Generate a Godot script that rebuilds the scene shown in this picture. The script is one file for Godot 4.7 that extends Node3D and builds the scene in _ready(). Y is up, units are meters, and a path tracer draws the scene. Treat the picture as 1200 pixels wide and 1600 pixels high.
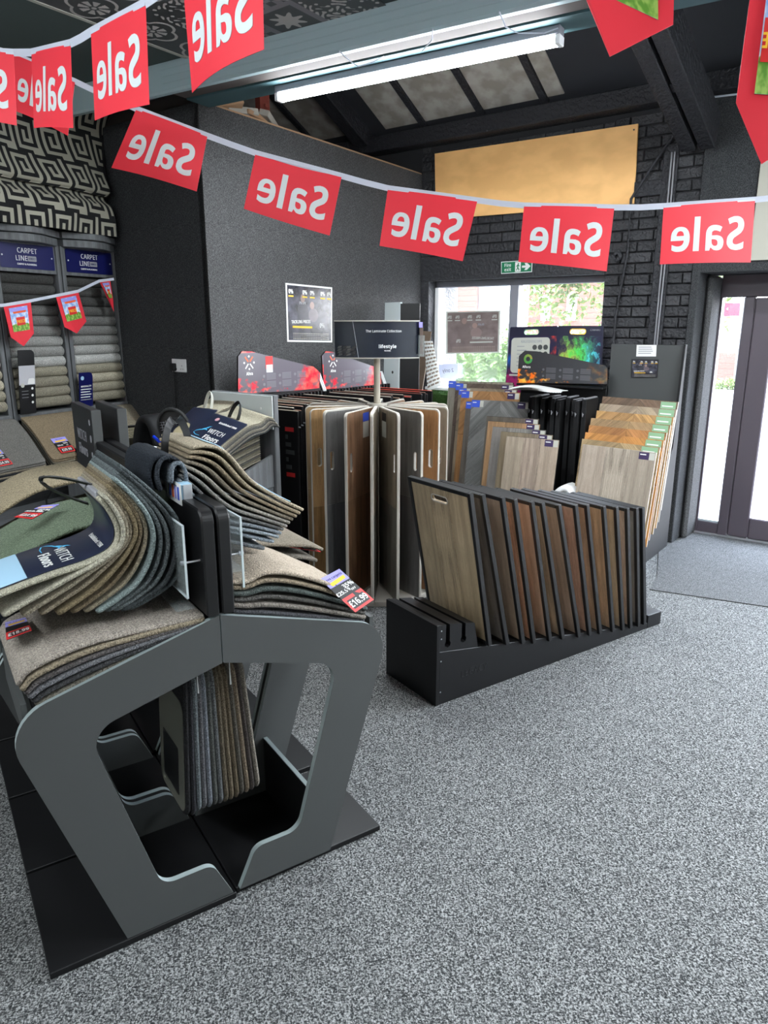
extends Node3D
# A flooring showroom: carpet and laminate sample stands, sale bunting, window and door to the street.

var M := {}
var used := {}
var mesh_cache := {}
var rng := RandomNumberGenerator.new()
var font_bold: Font
var font_thin: Font

func _ready():
	rng.seed = 4711
	camera_and_light()
	make_materials()
	build_shell()
	build_outside()
	build_gondola()
	build_legacy_rack()
	build_spinner()
	build_card_rack()
	build_alva()
	build_stands()
	build_back_displays()
	build_bunting()
	build_small()

func camera_and_light():
	var cam := Camera3D.new()
	cam.name = "camera"
	cam.position = Vector3(0, 1.6, 0)
	cam.rotation_order = EULER_ORDER_YXZ
	cam.rotation_degrees = Vector3(-14.6, 37.5, 0)
	cam.fov = 70.6
	cam.near = 0.05
	cam.far = 200
	add_child(cam)
	cam.current = true
	var we := WorldEnvironment.new()
	we.name = "environment"
	var e := Environment.new()
	var sm := ProceduralSkyMaterial.new()
	sm.sky_top_color = Color(0.86, 0.92, 1.0)
	sm.sky_horizon_color = Color(1.0, 1.0, 1.0)
	sm.ground_bottom_color = Color(0.5, 0.5, 0.5)
	sm.ground_horizon_color = Color(0.8, 0.8, 0.8)
	sm.sky_energy_multiplier = SKY
	sm.ground_energy_multiplier = SKY * 0.5
	var sky := Sky.new()
	sky.sky_material = sm
	e.background_mode = Environment.BG_SKY
	e.sky = sky
	e.tonemap_mode = Environment.TONE_MAPPER_LINEAR
	e.tonemap_exposure = EXPOSURE
	e.sdfgi_enabled = true
	e.ssao_enabled = true
	e.ssil_enabled = true
	we.environment = e
	add_child(we)

const SKY := 2.6
const EXPOSURE := 5.3
const TUBE := 1.0

# ---------- naming ----------
func numbered(n: String) -> String:
	if not used.has(n):
		used[n] = 0
		return n
	used[n] += 1
	return "%s_%03d" % [n, used[n]]

func thing(called: String, label: String, category: String, xf := Transform3D(), group := "") -> Node3D:
	var o := Node3D.new()
	o.name = numbered(called)
	o.transform = xf
	o.set_meta("label", label)
	o.set_meta("category", category)
	if group != "":
		o.set_meta("group", group)
	add_child(o)
	return o

func part(called: String, mesh: Mesh, m: Material, parent: Node3D, xf := Transform3D()) -> MeshInstance3D:
	var o := MeshInstance3D.new()
	var key: String = "_n_" + called
	var k: int = parent.get_meta(key) if parent.has_meta(key) else 0
	o.name = called if k == 0 else "%s_%03d" % [called, k]
	parent.set_meta(key, k + 1)
	o.mesh = mesh
	o.material_override = m
	o.transform = xf
	parent.add_child(o)
	return o

func struct(called: String, mesh: Mesh, m: Material, xf := Transform3D()) -> MeshInstance3D:
	var o := MeshInstance3D.new()
	o.name = numbered(called)
	o.mesh = mesh
	o.material_override = m
	o.transform = xf
	o.set_meta("kind", "structure")
	add_child(o)
	return o

func solo(called: String, mesh: Mesh, m: Material, label: String, category: String, xf := Transform3D(), group := "") -> MeshInstance3D:
	var o := MeshInstance3D.new()
	o.name = numbered(called)
	o.mesh = mesh
	o.material_override = m
	o.transform = xf
	o.set_meta("label", label)
	o.set_meta("category", category)
	if group != "":
		o.set_meta("group", group)
	add_child(o)
	return o

func strip_counters(n: Node):
	for k in n.get_meta_list():
		if String(k).begins_with("_n_"):
			n.remove_meta(k)
	for c in n.get_children():
		strip_counters(c)

func rank(k: int) -> String:
	return ["first", "second", "third", "fourth", "fifth", "sixth", "seventh", "eighth", "ninth", "tenth", "eleventh", "twelfth", "thirteenth", "fourteenth", "fifteenth", "sixteenth", "seventeenth", "eighteenth"][k]

# ---------- transforms ----------
func at(p: Vector3) -> Transform3D:
	return Transform3D(Basis(), p)

func xf(o: Vector3, bx: Vector3, by: Vector3) -> Transform3D:
	bx = bx.normalized()
	by = (by - bx * by.dot(bx)).normalized()
	return Transform3D(Basis(bx, by, bx.cross(by)), o)

# ---------- mesh building ----------
class G:
	var st := SurfaceTool.new()
	func _init():
		st.begin(Mesh.PRIMITIVE_TRIANGLES)
		st.set_smooth_group(-1)
	func smooth(g: int):
		st.set_smooth_group(g)
	func tri(a: Vector3, b: Vector3, c: Vector3, out: Vector3, ua := Vector2(), ub := Vector2(), uc := Vector2()):
		if (b - a).cross(c - a).dot(out) > 0:
			var t := b
			b = c
			c = t
			var u := ub
			ub = uc
			uc = u
		st.set_uv(ua)
		st.add_vertex(a)
		st.set_uv(ub)
		st.add_vertex(b)
		st.set_uv(uc)
		st.add_vertex(c)
	func quad(a: Vector3, b: Vector3, c: Vector3, d: Vector3, out: Vector3, ua := Vector2(), ub := Vector2(), uc := Vector2(), ud := Vector2()):
		tri(a, b, c, out, ua, ub, uc)
		tri(a, c, d, out, ua, uc, ud)
	func done() -> ArrayMesh:
		st.generate_normals()
		return st.commit()

func boxm(size: Vector3, b := 0.002, off := Vector3()) -> ArrayMesh:
	var key := "box%s%s%s" % [size, b, off]
	if mesh_cache.has(key):
		return mesh_cache[key]
	var g := G.new()
	var h := size * 0.5
	b = minf(b, minf(h.x, minf(h.y, h.z)) * 0.8)
	for ax in 3:
		var u := (ax + 1) % 3
		var v := (ax + 2) % 3
		for s in [-1.0, 1.0]:
			var ps := []
			var us := []
			for c in [[-1, -1], [1, -1], [1, 1], [-1, 1]]:
				var p := Vector3()
				p[ax] = h[ax] * s
				p[u] = (h[u] - b) * c[0]
				p[v] = (h[v] - b) * c[1]
				ps.append(p + off)
				us.append(Vector2(p.x, p.y) if ax == 2 else (Vector2(p.z, p.y) if ax == 0 else Vector2(p.x, p.z)))
			var n := Vector3()
			n[ax] = s
			g.quad(ps[0], ps[1], ps[2], ps[3], n, us[0], us[1], us[2], us[3])
		if b > 0:
			for su in [-1.0, 1.0]:
				for sv in [-1.0, 1.0]:
					var e := []
					for k in [[-1.0, 0], [1.0, 0], [1.0, 1], [-1.0, 1]]:
						var p := Vector3()
						p[ax] = (h[ax] - b) * k[0]
						p[u] = (h[u] - (b if k[1] == 0 else 0.0)) * su
						p[v] = (h[v] - (b if k[1] == 1 else 0.0)) * sv
						e.append(p + off)
					var n := Vector3()
					n[u] = su
					n[v] = sv
					g.quad(e[0], e[1], e[2], e[3], n, Vector2(e[0].x, e[0].y), Vector2(e[1].x, e[1].y), Vector2(e[2].x, e[2].y), Vector2(e[3].x, e[3].y))
	if b > 0:
		for sx in [-1.0, 1.0]:
			for sy in [-1.0, 1.0]:
				for sz in [-1.0, 1.0]:
					var a := Vector3(h.x * sx, (h.y - b) * sy, (h.z - b) * sz) + off
					var c := Vector3((h.x - b) * sx, h.y * sy, (h.z - b) * sz) + off
					var d := Vector3((h.x - b) * sx, (h.y - b) * sy, h.z * sz) + off
					g.tri(a, c, d, Vector3(sx, sy, sz))
	var m := g.done()
	mesh_cache[key] = m
	return m

# a box between two corners
func span(a: Vector3, c: Vector3, b := 0.002) -> ArrayMesh:
	return boxm((c - a).abs(), b, (a + c) * 0.5)

func ccw(p: PackedVector2Array) -> PackedVector2Array:
	if Geometry2D.is_polygon_clockwise(p):
		var q := p.duplicate()
		q.reverse()
		return q
	return p

func inset(p: PackedVector2Array, b: float) -> PackedVector2Array:
	var r := PackedVector2Array()
	var n := p.size()
	for i in n:
		var e0 := (p[i] - p[(i + n - 1) % n]).normalized()
		var e1 := (p[(i + 1) % n] - p[i]).normalized()
		var n0 := Vector2(-e0.y, e0.x)
		var n1 := Vector2(-e1.y, e1.x)
		var m := (n0 + n1)
		if m.length() < 0.2:
			m = n0
		m = m.normalized()
		r.append(p[i] + m * (b / maxf(0.5, m.dot(n0))))
	return r

# flat polygon pushed from z0 to z1; an optional hole goes right through
func extrude(poly: PackedVector2Array, z0: float, z1: float, b := 0.0, hole := PackedVector2Array(), uvrot := 0.0) -> ArrayMesh:
	var g := G.new()
	poly = ccw(poly)
	var face := inset(poly, b) if b > 0 else poly
	var rings := [face]
	if hole.size() > 2:
		var lo := Vector2(1e9, 1e9)
		var hi := -lo
		for p in poly:
			lo = lo.min(p)
			hi = hi.max(p)
		var c := Vector2()
		for p in hole:
			c += p / hole.size()
		rings = []
		for halfx in [[lo.x - 1, c.x], [c.x, hi.x + 1]]:
			var cut := PackedVector2Array([Vector2(halfx[0], lo.y - 1), Vector2(halfx[1], lo.y - 1), Vector2(halfx[1], hi.y + 1), Vector2(halfx[0], hi.y + 1)])
			for q in Geometry2D.intersect_polygons(face, cut):
				for r in Geometry2D.clip_polygons(q, hole):
					rings.append(r)
	for r in rings:
		var idx := Geometry2D.triangulate_polygon(r)
		for i in range(0, idx.size(), 3):
			var a: Vector2 = r[idx[i]]
			var c: Vector2 = r[idx[i + 1]]
			var d: Vector2 = r[idx[i + 2]]
			for z in [z0, z1]:
				g.tri(Vector3(a.x, a.y, z), Vector3(c.x, c.y, z), Vector3(d.x, d.y, z), Vector3(0, 0, 1 if z == maxf(z0, z1) else -1), a.rotated(uvrot), c.rotated(uvrot), d.rotated(uvrot))
	var zl := minf(z0, z1)
	var zh := maxf(z0, z1)
	var run := 0.0
	var n := poly.size()
	for i in n:
		var p := poly[i]
		var q := poly[(i + 1) % n]
		var out := Vector3(q.y - p.y, p.x - q.x, 0)
		var l := p.distance_to(q)
		g.quad(Vector3(p.x, p.y, zl + b), Vector3(q.x, q.y, zl + b), Vector3(q.x, q.y, zh - b), Vector3(p.x, p.y, zh - b), out, Vector2(run, zl), Vector2(run + l, zl), Vector2(run + l, zh), Vector2(run, zh))
		if b > 0:
			var p2 := face[i]
			var q2 := face[(i + 1) % n]
			g.quad(Vector3(p.x, p.y, zh - b), Vector3(q.x, q.y, zh - b), Vector3(q2.x, q2.y, zh), Vector3(p2.x, p2.y, zh), out.normalized() + Vector3(0, 0, 1), p, q, q2, p2)
			g.quad(Vector3(p.x, p.y, zl + b), Vector3(q.x, q.y, zl + b), Vector3(q2.x, q2.y, zl), Vector3(p2.x, p2.y, zl), out.normalized() - Vector3(0, 0, 1), p, q, q2, p2)
		run += l
	if hole.size() > 2:
		hole = ccw(hole)
		for i in hole.size():
			var p := hole[i]
			var q := hole[(i + 1) % hole.size()]
			g.quad(Vector3(p.x, p.y, zl), Vector3(q.x, q.y, zl), Vector3(q.x, q.y, zh), Vector3(p.x, p.y, zh), Vector3(p.y - q.y, q.x - p.x, 0), Vector2(p.x, zl), Vector2(q.x, zl), Vector2(q.x, zh), Vector2(p.x, zh))
	return g.done()

# corners given as [x, y, radius] rounded off
func fillet(pts: Array, seg := 6) -> PackedVector2Array:
	var r := PackedVector2Array()
	var n := pts.size()
	for i in n:
		var p := Vector2(pts[i][0], pts[i][1])
		var rad: float = pts[i][2] if pts[i].size() > 2 else 0.0
		if rad <= 0:
			r.append(p)
			continue
		var a := Vector2(pts[(i + n - 1) % n][0], pts[(i + n - 1) % n][1])
		var c := Vector2(pts[(i + 1) % n][0], pts[(i + 1) % n][1])
		var da := (a - p).normalized()
		var dc := (c - p).normalized()
		var half := acos(clampf(da.dot(dc), -1, 1)) * 0.5
		var t := minf(rad / tan(half), minf(p.distance_to(a), p.distance_to(c)) * 0.49)
		var s0 := p + da * t
		var s1 := p + dc * t
		var mid := p + (da + dc).normalized() * (t / cos(half))
		var rr := mid.distance_to(s0)
		var a0 := (s0 - mid).angle()
		var da2 := wrapf((s1 - mid).angle() - a0, -PI, PI)
		for k in seg + 1:
			r.append(mid + Vector2.from_angle(a0 + da2 * k / seg) * rr)
	return r

func rrect(x0: float, y0: float, x1: float, y1: float, rad: float, seg := 5) -> PackedVector2Array:
	return fillet([[x0, y0, rad], [x1, y0, rad], [x1, y1, rad], [x0, y1, rad]], seg)

func ngon(c: Vector2, r: float, n := 16) -> PackedVector2Array:
	var p := PackedVector2Array()
	for i in n:
		p.append(c + Vector2.from_angle(TAU * i / n) * r)
	return p

# ---- a soft sheet that follows a path in x,y and is w0..w1 wide along z, with rolled edges and rounded corners
func path_len(path: PackedVector2Array) -> float:
	var l := 0.0
	for i in path.size() - 1:
		l += path[i].distance_to(path[i + 1])
	return l

func path_at(path: PackedVector2Array, s: float) -> Array:
	var l := 0.0
	for i in path.size() - 1:
		var d := path[i].distance_to(path[i + 1])
		if s <= l + d or i == path.size() - 2:
			var t := (path[i + 1] - path[i]).normalized()
			return [path[i] + t * (s - l), t]
		l += d
	return [path[0], Vector2(1, 0)]

func curve(pts: Array, n := 28) -> PackedVector2Array:
	var c := Curve2D.new()
	c.bake_interval = 0.004
	for i in pts.size():
		var p := Vector2(pts[i][0], pts[i][1])
		var t := Vector2()
		if i > 0 and i < pts.size() - 1:
			t = Vector2(pts[i + 1][0] - pts[i - 1][0], pts[i + 1][1] - pts[i - 1][1]) / 6.0
		c.add_point(p, -t, t)
	var r := PackedVector2Array()
	for k in n + 1:
		r.append(c.sample_baked(c.get_baked_length() * k / n, true))
	return r

func sheet(path: PackedVector2Array, w0: float, w1: float, th: float, cr := 0.02, n := 26, wob := 0.0) -> ArrayMesh:
	var g := G.new()
	g.smooth(0)
	var L := path_len(path)
	var ss := [0.0, th * 0.15]
	for f in [0.12, 0.3, 0.6, 1.0]:
		if cr > 0:
			ss.append(maxf(th * 0.5, cr * f))
	for k in range(1, n):
		var s := L * k / n
		if s > cr * 1.05 + th * 0.5 and s < L - cr * 1.05 - th * 0.5:
			ss.append(s)
	for f in [1.0, 0.6, 0.3, 0.12]:
		if cr > 0:
			ss.append(L - maxf(th * 0.5, cr * f))
	ss.append(L - th * 0.15)
	ss.append(L)
	ss.sort()
	var h := th * 0.5
	var rings := []
	for s in ss:
		var pa := path_at(path, s)
		var p: Vector2 = pa[0]
		var t: Vector2 = (path_at(path, minf(L, s + L / n * 0.7))[0] - path_at(path, maxf(0.0, s - L / n * 0.7))[0]).normalized()
		var nn := Vector2(-t.y, t.x)
		var d := minf(s, L - s)
		var ins := cr - sqrt(maxf(0.0, cr * cr - pow(cr - d, 2))) if d < cr else 0.0
		var f := 0.6 if d < th * 0.05 else (0.92 if d < th * 0.3 else 1.0)
		var hh := h * f
		var a := w0 + ins
		var b := w1 - ins
		var o := sin(s * 40.0 + w0 * 60.0) * wob
		var prof := [[a + hh, hh], [b - hh, hh], [b - 0.29 * hh, 0.71 * hh], [b, 0], [b - 0.29 * hh, -0.71 * hh], [b - hh, -hh], [a + hh, -hh], [a + 0.29 * hh, -0.71 * hh], [a, 0], [a + 0.29 * hh, 0.71 * hh]]
		var ring := []
		for q in prof:
			var v2: Vector2 = p + nn * (q[1] + o)
			ring.append([Vector3(v2.x, v2.y, q[0]), Vector2(s, q[0])])
		rings.append([ring, Vector3(p.x, p.y, (w0 + w1) * 0.5)])
	for i in rings.size() - 1:
		var r0: Array = rings[i][0]
		var r1: Array = rings[i + 1][0]
		for k in 10:
			var k2 := (k + 1) % 10
			var a: Vector3 = r0[k][0]
			var b: Vector3 = r0[k2][0]
			var c: Vector3 = r1[k2][0]
			var d: Vector3 = r1[k][0]
			var e := (b - a)
			var out := e.cross(d - a)
			# ring runs +z along the upper side, so tangent x ring-edge points inwards or outwards consistently
			var want: Vector3 = (a + b + c + d) * 0.25 - (rings[i][1] + rings[i + 1][1]) * 0.5
			if k == 0 or k == 5:
				var t2 := (c + d - a - b)
				want = Vector3(-t2.y, t2.x, 0) * (1.0 if k == 0 else -1.0)
			elif k < 5:
				want = Vector3(want.x * 0.01, want.y * 0.01, 1)
			else:
				want = Vector3(want.x * 0.01, want.y * 0.01, -1)
			if out.dot(want) < 0:
				out = -out
			g.quad(a, b, c, d, out, r0[k][1], r0[k2][1], r1[k2][1], r1[k][1])
	for e in [0, rings.size() - 1]:
		var r0: Array = rings[e][0]
		var c: Vector3 = rings[e][1]
		var out: Vector3 = c - rings[1 if e == 0 else e - 1][1]
		for k in 10:
			g.tri(c, r0[k][0], r0[(k + 1) % 10][0], out, r0[k][1], r0[k][1], r0[k][1])
	return g.done()

func lerp_path(a: PackedVector2Array, b: PackedVector2Array, t: float) -> PackedVector2Array:
	var r := PackedVector2Array()
	for i in a.size():
		r.append(a[i].lerp(b[i], t))
	return r

# profile carried along a line of points
func sweep(pts: PackedVector3Array, prof: PackedVector2Array, up: Vector3, soft := true) -> ArrayMesh:
	var g := G.new()
	g.smooth(0 if soft else -1)
	var rings := []
	var n := pts.size()
	for i in n:
		var t := (pts[mini(i + 1, n - 1)] - pts[maxi(i - 1, 0)]).normalized()
		var side := t.cross(up)
		if side.length() < 0.05:
			side = t.cross(Vector3(0.31, 0.2, 0.93))
		side = side.normalized()
		var u2 := side.cross(t).normalized()
		var ring := []
		for q in prof:
			ring.append(pts[i] + side * q.x + u2 * q.y)
		rings.append(ring)
	var m := prof.size()
	var run := 0.0
	for i in n - 1:
		var l := pts[i].distance_to(pts[i + 1])
		for k in m:
			var k2 := (k + 1) % m
			var a: Vector3 = rings[i][k]
			var b: Vector3 = rings[i][k2]
			var c: Vector3 = rings[i + 1][k2]
			var d: Vector3 = rings[i + 1][k]
			g.quad(a, b, c, d, (a + b + c + d) * 0.25 - (pts[i] + pts[i + 1]) * 0.5, Vector2(run, float(k) / m), Vector2(run, float(k + 1) / m), Vector2(run + l, float(k + 1) / m), Vector2(run + l, float(k) / m))
		run += l
	g.smooth(1)
	for e in [0, n - 1]:
		var out: Vector3 = pts[e] - pts[1 if e == 0 else n - 2]
		for k in range(1, m - 1):
			g.tri(rings[e][0], rings[e][k], rings[e][k + 1], out)
	return g.done()

func tube(pts: PackedVector3Array, r: float, n := 8) -> ArrayMesh:
	return sweep(pts, ngon(Vector2(), r, n), Vector3(0.02, 1, 0.03))

func band(pts: PackedVector3Array, w: float, th: float, up: Vector3) -> ArrayMesh:
	return sweep(pts, PackedVector2Array([Vector2(-th / 2, -w / 2), Vector2(th / 2, -w / 2), Vector2(th / 2, w / 2), Vector2(-th / 2, w / 2)]), up, false)

func arc3(a: Vector3, top: Vector3, b: Vector3, n := 14) -> PackedVector3Array:
	var r := PackedVector3Array()
	for i in n + 1:
		var t := float(i) / n
		var c := (a + b) * 0.5
		var ang := PI * t
		r.append(c + (a - c) * cos(ang) + (top - c) * sin(ang))
	return r

# ---- lettering
func text_mesh(s: String, cap: float, bold := true, mirror := false, depth := 0.0008, fn = null, stretch := 1.0) -> ArrayMesh:
	var tm := TextMesh.new()
	tm.font = font_bold if bold else font_thin
	tm.text = s
	tm.font_size = 48
	tm.pixel_size = cap / (48.0 * 0.714)
	tm.depth = maxf(depth, 0.0002)
	tm.curve_step = 4.0 if cap > 0.03 else 8.0
	var arr := tm.get_mesh_arrays()
	var vs: PackedVector3Array = arr[Mesh.ARRAY_VERTEX]
	var ids: PackedInt32Array = arr[Mesh.ARRAY_INDEX]
	var st := SurfaceTool.new()
	st.begin(Mesh.PRIMITIVE_TRIANGLES)
	st.set_smooth_group(-1)
	var order := [0, 2, 1] if mirror else [0, 1, 2]
	for i in range(0, ids.size(), 3):
		for k in order:
			var v := vs[ids[i + k]]
			v.x *= stretch * (-1.0 if mirror else 1.0)
			if fn != null:
				v = fn.call(v)
			st.add_vertex(v)
	st.generate_normals()
	return st.commit()

# ---- a thin flat sheet given by its four corners (card, poster, flag, sign)
class Card:
	var tl: Vector3
	var tr: Vector3
	var br: Vector3
	var bl: Vector3
	var n: Vector3
	var w: float
	var h: float
	var bulge := 0.0
	var waves := 1.0
	func _init(a: Vector3, b: Vector3, c: Vector3, d: Vector3, bul := 0.0, wv := 1.0):
		tl = a
		tr = b
		br = c
		bl = d
		n = (d - a).cross(b - a).normalized()
		w = (a.distance_to(b) + d.distance_to(c)) * 0.5
		h = (a.distance_to(d) + b.distance_to(c)) * 0.5
		bulge = bul
		waves = wv
	func base() -> Vector3:
		return (bl + br) * 0.5
	func spot(u: float, v: float, off := 0.0) -> Vector3:
		var p := tl.lerp(tr, u).lerp(bl.lerp(br, u), v) - base()
		return p + n * (off + bulge * sin(u * PI * waves) * (0.35 + 0.65 * v))
	func mesh(th := 0.0015, sub := 1) -> ArrayMesh:
		var g := G.new()
		g.smooth(0)
		for i in sub:
			for j in sub:
				var u0 := float(i) / sub
				var u1 := float(i + 1) / sub
				var v0 := float(j) / sub
				var v1 := float(j + 1) / sub
				g.smooth(0)
				g.quad(spot(u0, v0), spot(u1, v0), spot(u1, v1), spot(u0, v1), n, Vector2(u0, v0), Vector2(u1, v0), Vector2(u1, v1), Vector2(u0, v1))
				g.smooth(1)
				g.quad(spot(u0, v0, -th), spot(u1, v0, -th), spot(u1, v1, -th), spot(u0, v1, -th), -n, Vector2(u0, v0), Vector2(u1, v0), Vector2(u1, v1), Vector2(u0, v1))
		g.smooth(-1)
		for i in sub:
			var a := float(i) / sub
			var b := float(i + 1) / sub
			for e in [[Vector2(a, 0), Vector2(b, 0)], [Vector2(a, 1), Vector2(b, 1)], [Vector2(0, a), Vector2(0, b)], [Vector2(1, a), Vector2(1, b)]]:
				var p: Vector2 = e[0]
				var q: Vector2 = e[1]
				var mid: Vector3 = spot((p.x + q.x) * 0.5, (p.y + q.y) * 0.5) - spot(0.5, 0.5)
				g.quad(spot(p.x, p.y), spot(q.x, q.y), spot(q.x, q.y, -th), spot(p.x, p.y, -th), mid, p, q, q, p)
		return g.done()
	func place(u0: float, v0: float, ang := 0.0) -> Callable:
		return func(p: Vector3) -> Vector3:
			var q := Vector2(p.x, p.y).rotated(ang)
			return spot(u0 + q.x / w, v0 - q.y / h, p.z + 0.0006)

func card_thing(called: String, c: Card, th: float, m: Material, label: String, category: String, group := "", sub := 1) -> MeshInstance3D:
	return solo(called, c.mesh(th, sub), m, label, category, at(c.base()), group)

func card_text(o: Node3D, c: Card, s: String, u: float, v: float, cap: float, m: Material, bold := true, mirror := false, ang := 0.0, stretch := 1.0, off := Vector3()) -> MeshInstance3D:
	return part("lettering", text_mesh(s, cap, bold, mirror, 0.0006, c.place(u, v, ang), stretch), m, o, at(off))

# small filled shape printed proud on a card: list of u,v corners
func card_shape(o: Node3D, c: Card, called: String, pts: Array, m: Material, off := 0.0008) -> MeshInstance3D:
	var g := G.new()
	var poly := PackedVector2Array()
	for p in pts:
		poly.append(Vector2(p[0], p[1]))
	var idx := Geometry2D.triangulate_polygon(poly)
	for i in range(0, idx.size(), 3):
		g.tri(c.spot(poly[idx[i]].x, poly[idx[i]].y, off), c.spot(poly[idx[i + 1]].x, poly[idx[i + 1]].y, off), c.spot(poly[idx[i + 2]].x, poly[idx[i + 2]].y, off), c.n, poly[idx[i]], poly[idx[i + 1]], poly[idx[i + 2]])
	var k := poly.size()
	for i in k:
		var p := poly[i]
		var q := poly[(i + 1) % k]
		g.quad(c.spot(p.x, p.y, off), c.spot(q.x, q.y, off), c.spot(q.x, q.y, 0), c.spot(p.x, p.y, 0), c.spot(p.x, p.y) - c.spot(0.5, 0.5), p, q, q, p)
	return part(called, g.done(), m, o)

func block(u0: float, v0: float, u1: float, v1: float) -> Array:
	return [[u0, v0], [u1, v0], [u1, v1], [u0, v1]]

# ---------- materials ----------
func noise_tex(size: int, freq: float, oct: int, lo: Color, mid: Color, hi: Color, type := FastNoiseLite.TYPE_SIMPLEX, sd := 1) -> NoiseTexture2D:
	var n := FastNoiseLite.new()
	n.noise_type = type
	n.frequency = freq
	n.fractal_octaves = oct
	n.seed = sd
	var t := NoiseTexture2D.new()
	t.width = size
	t.height = size
	t.seamless = true
	t.noise = n
	var g := Gradient.new()
	g.offsets = PackedFloat32Array([0.27, 0.5, 0.73])
	g.colors = PackedColorArray([lo, mid, hi])
	t.color_ramp = g
	return t

# random speckle of two sizes, as cut pile shows; cells = how many tufts across the tile
func speckle(size: int, cells: int, sd: int, lo: Color, hi: Color) -> ImageTexture:
	var r := RandomNumberGenerator.new()
	r.seed = sd
	var ims := []
	for k in 2:
		var n := cells * (1 + k)
		var d := PackedByteArray()
		d.resize(n * n)
		for i in n * n:
			d[i] = clampi(int(127.5 + (r.randf() + r.randf() + r.randf() - 1.5) * 150.0), 0, 255)
		var im := Image.create_from_data(n, n, false, Image.FORMAT_L8, d)
		im.resize(size, size, Image.INTERPOLATE_CUBIC)
		ims.append(im.get_data())
	var a: PackedByteArray = ims[0]
	var b: PackedByteArray = ims[1]
	var out := PackedByteArray()
	out.resize(size * size * 3)
	for i in size * size:
		var v := clampf((a[i] * 0.5 + b[i] * 0.5 - 127.5) / 127.5 * 1.05 + 0.5, 0.0, 1.0)
		out[i * 3] = int(lerpf(lo.r, hi.r, v) * 255.0)
		out[i * 3 + 1] = int(lerpf(lo.g, hi.g, v) * 255.0)
		out[i * 3 + 2] = int(lerpf(lo.b, hi.b, v) * 255.0)
	return ImageTexture.create_from_image(Image.create_from_data(size, size, false, Image.FORMAT_RGB8, out))

func paint(w: int, h: int, fn: Callable) -> ImageTexture:
	var im := Image.create(w, h, false, Image.FORMAT_RGB8)
	for y in h:
		for x in w:
			im.set_pixel(x, y, fn.call((x + 0.5) / w, (y + 0.5) / h))
	return ImageTexture.create_from_image(im)

func mat(c: Color, rough := 0.6, spec := 0.5, metal := 0.0) -> StandardMaterial3D:
	var m := StandardMaterial3D.new()
	m.albedo_color = c
	m.roughness = rough
	m.metallic_specular = spec
	m.metallic = metal
	return m

func printed(t: Texture2D, rough := 0.4, c := Color.WHITE) -> StandardMaterial3D:
	var m := mat(c, rough)
	m.albedo_texture = t
	return m

var pile_tex: Texture2D
var pile_bump: Texture2D
var grain_tex := []
var carpet_cache := {}
var wood_cache := {}

func carpet(c: Color, coarse := 1.0) -> StandardMaterial3D:
	var key := "%s%s" % [c, coarse]
	if carpet_cache.has(key):
		return carpet_cache[key]
	var m := mat(c, 0.95, 0.2)
	m.albedo_texture = pile_tex
	m.uv1_triplanar = true
	var s := 4.2 / coarse
	m.uv1_scale = Vector3(s, s, s)
	m.uv1_offset = Vector3(c.r * 13.7, c.g * 17.3, c.b * 11.9)
	m.heightmap_enabled = true
	m.heightmap_texture = pile_bump
	m.heightmap_scale = 0.28
	m.rim_enabled = true
	m.rim = 0.25
	m.rim_tint = 0.6
	carpet_cache[key] = m
	return m

func wood(c: Color, k := 0, rough := 0.45) -> StandardMaterial3D:
	var key := "%s%d%s" % [c, k, rough]
	if wood_cache.has(key):
		return wood_cache[key]
	var m := mat(c, rough, 0.45)
	m.albedo_texture = grain_tex[k % grain_tex.size()]
	m.uv1_scale = Vector3(4.0, 0.9, 1.0)
	m.uv1_offset = Vector3(0.37 * k + c.r * 3.1, 0.21 * k + c.g * 5.3, 0)
	wood_cache[key] = m
	return m

func make_grain(sd: int, contrast: float) -> ImageTexture:
	var n := FastNoiseLite.new()
	n.seed = sd
	n.frequency = 0.02
	n.fractal_octaves = 4
	var f := FastNoiseLite.new()
	f.seed = sd + 7
	f.frequency = 0.35
	f.fractal_octaves = 2
	var im := Image.create(192, 384, false, Image.FORMAT_RGB8)
	for y in 384:
		var fy := absf(float(y) - 192.0)
		for x in 192:
			var fx := absf(float(x) - 96.0)
			var a := n.get_noise_2d(fx * 1.6, fy * 0.25)
			var rings := absf(fposmod(a * 9.0 + fx * 0.03, 1.0) - 0.5) * 2.0
			var b := f.get_noise_2d(fx * 1.5, fy * 0.05)
			var v := clampf(0.86 + contrast * (a * 0.16 + (rings - 0.5) * 0.07 + b * 0.13), 0.2, 1.0)
			im.set_pixel(x, y, Color(v, v * (0.985 + 0.015 * v), v * (0.96 + 0.04 * v)))
	return ImageTexture.create_from_image(im)

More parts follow.
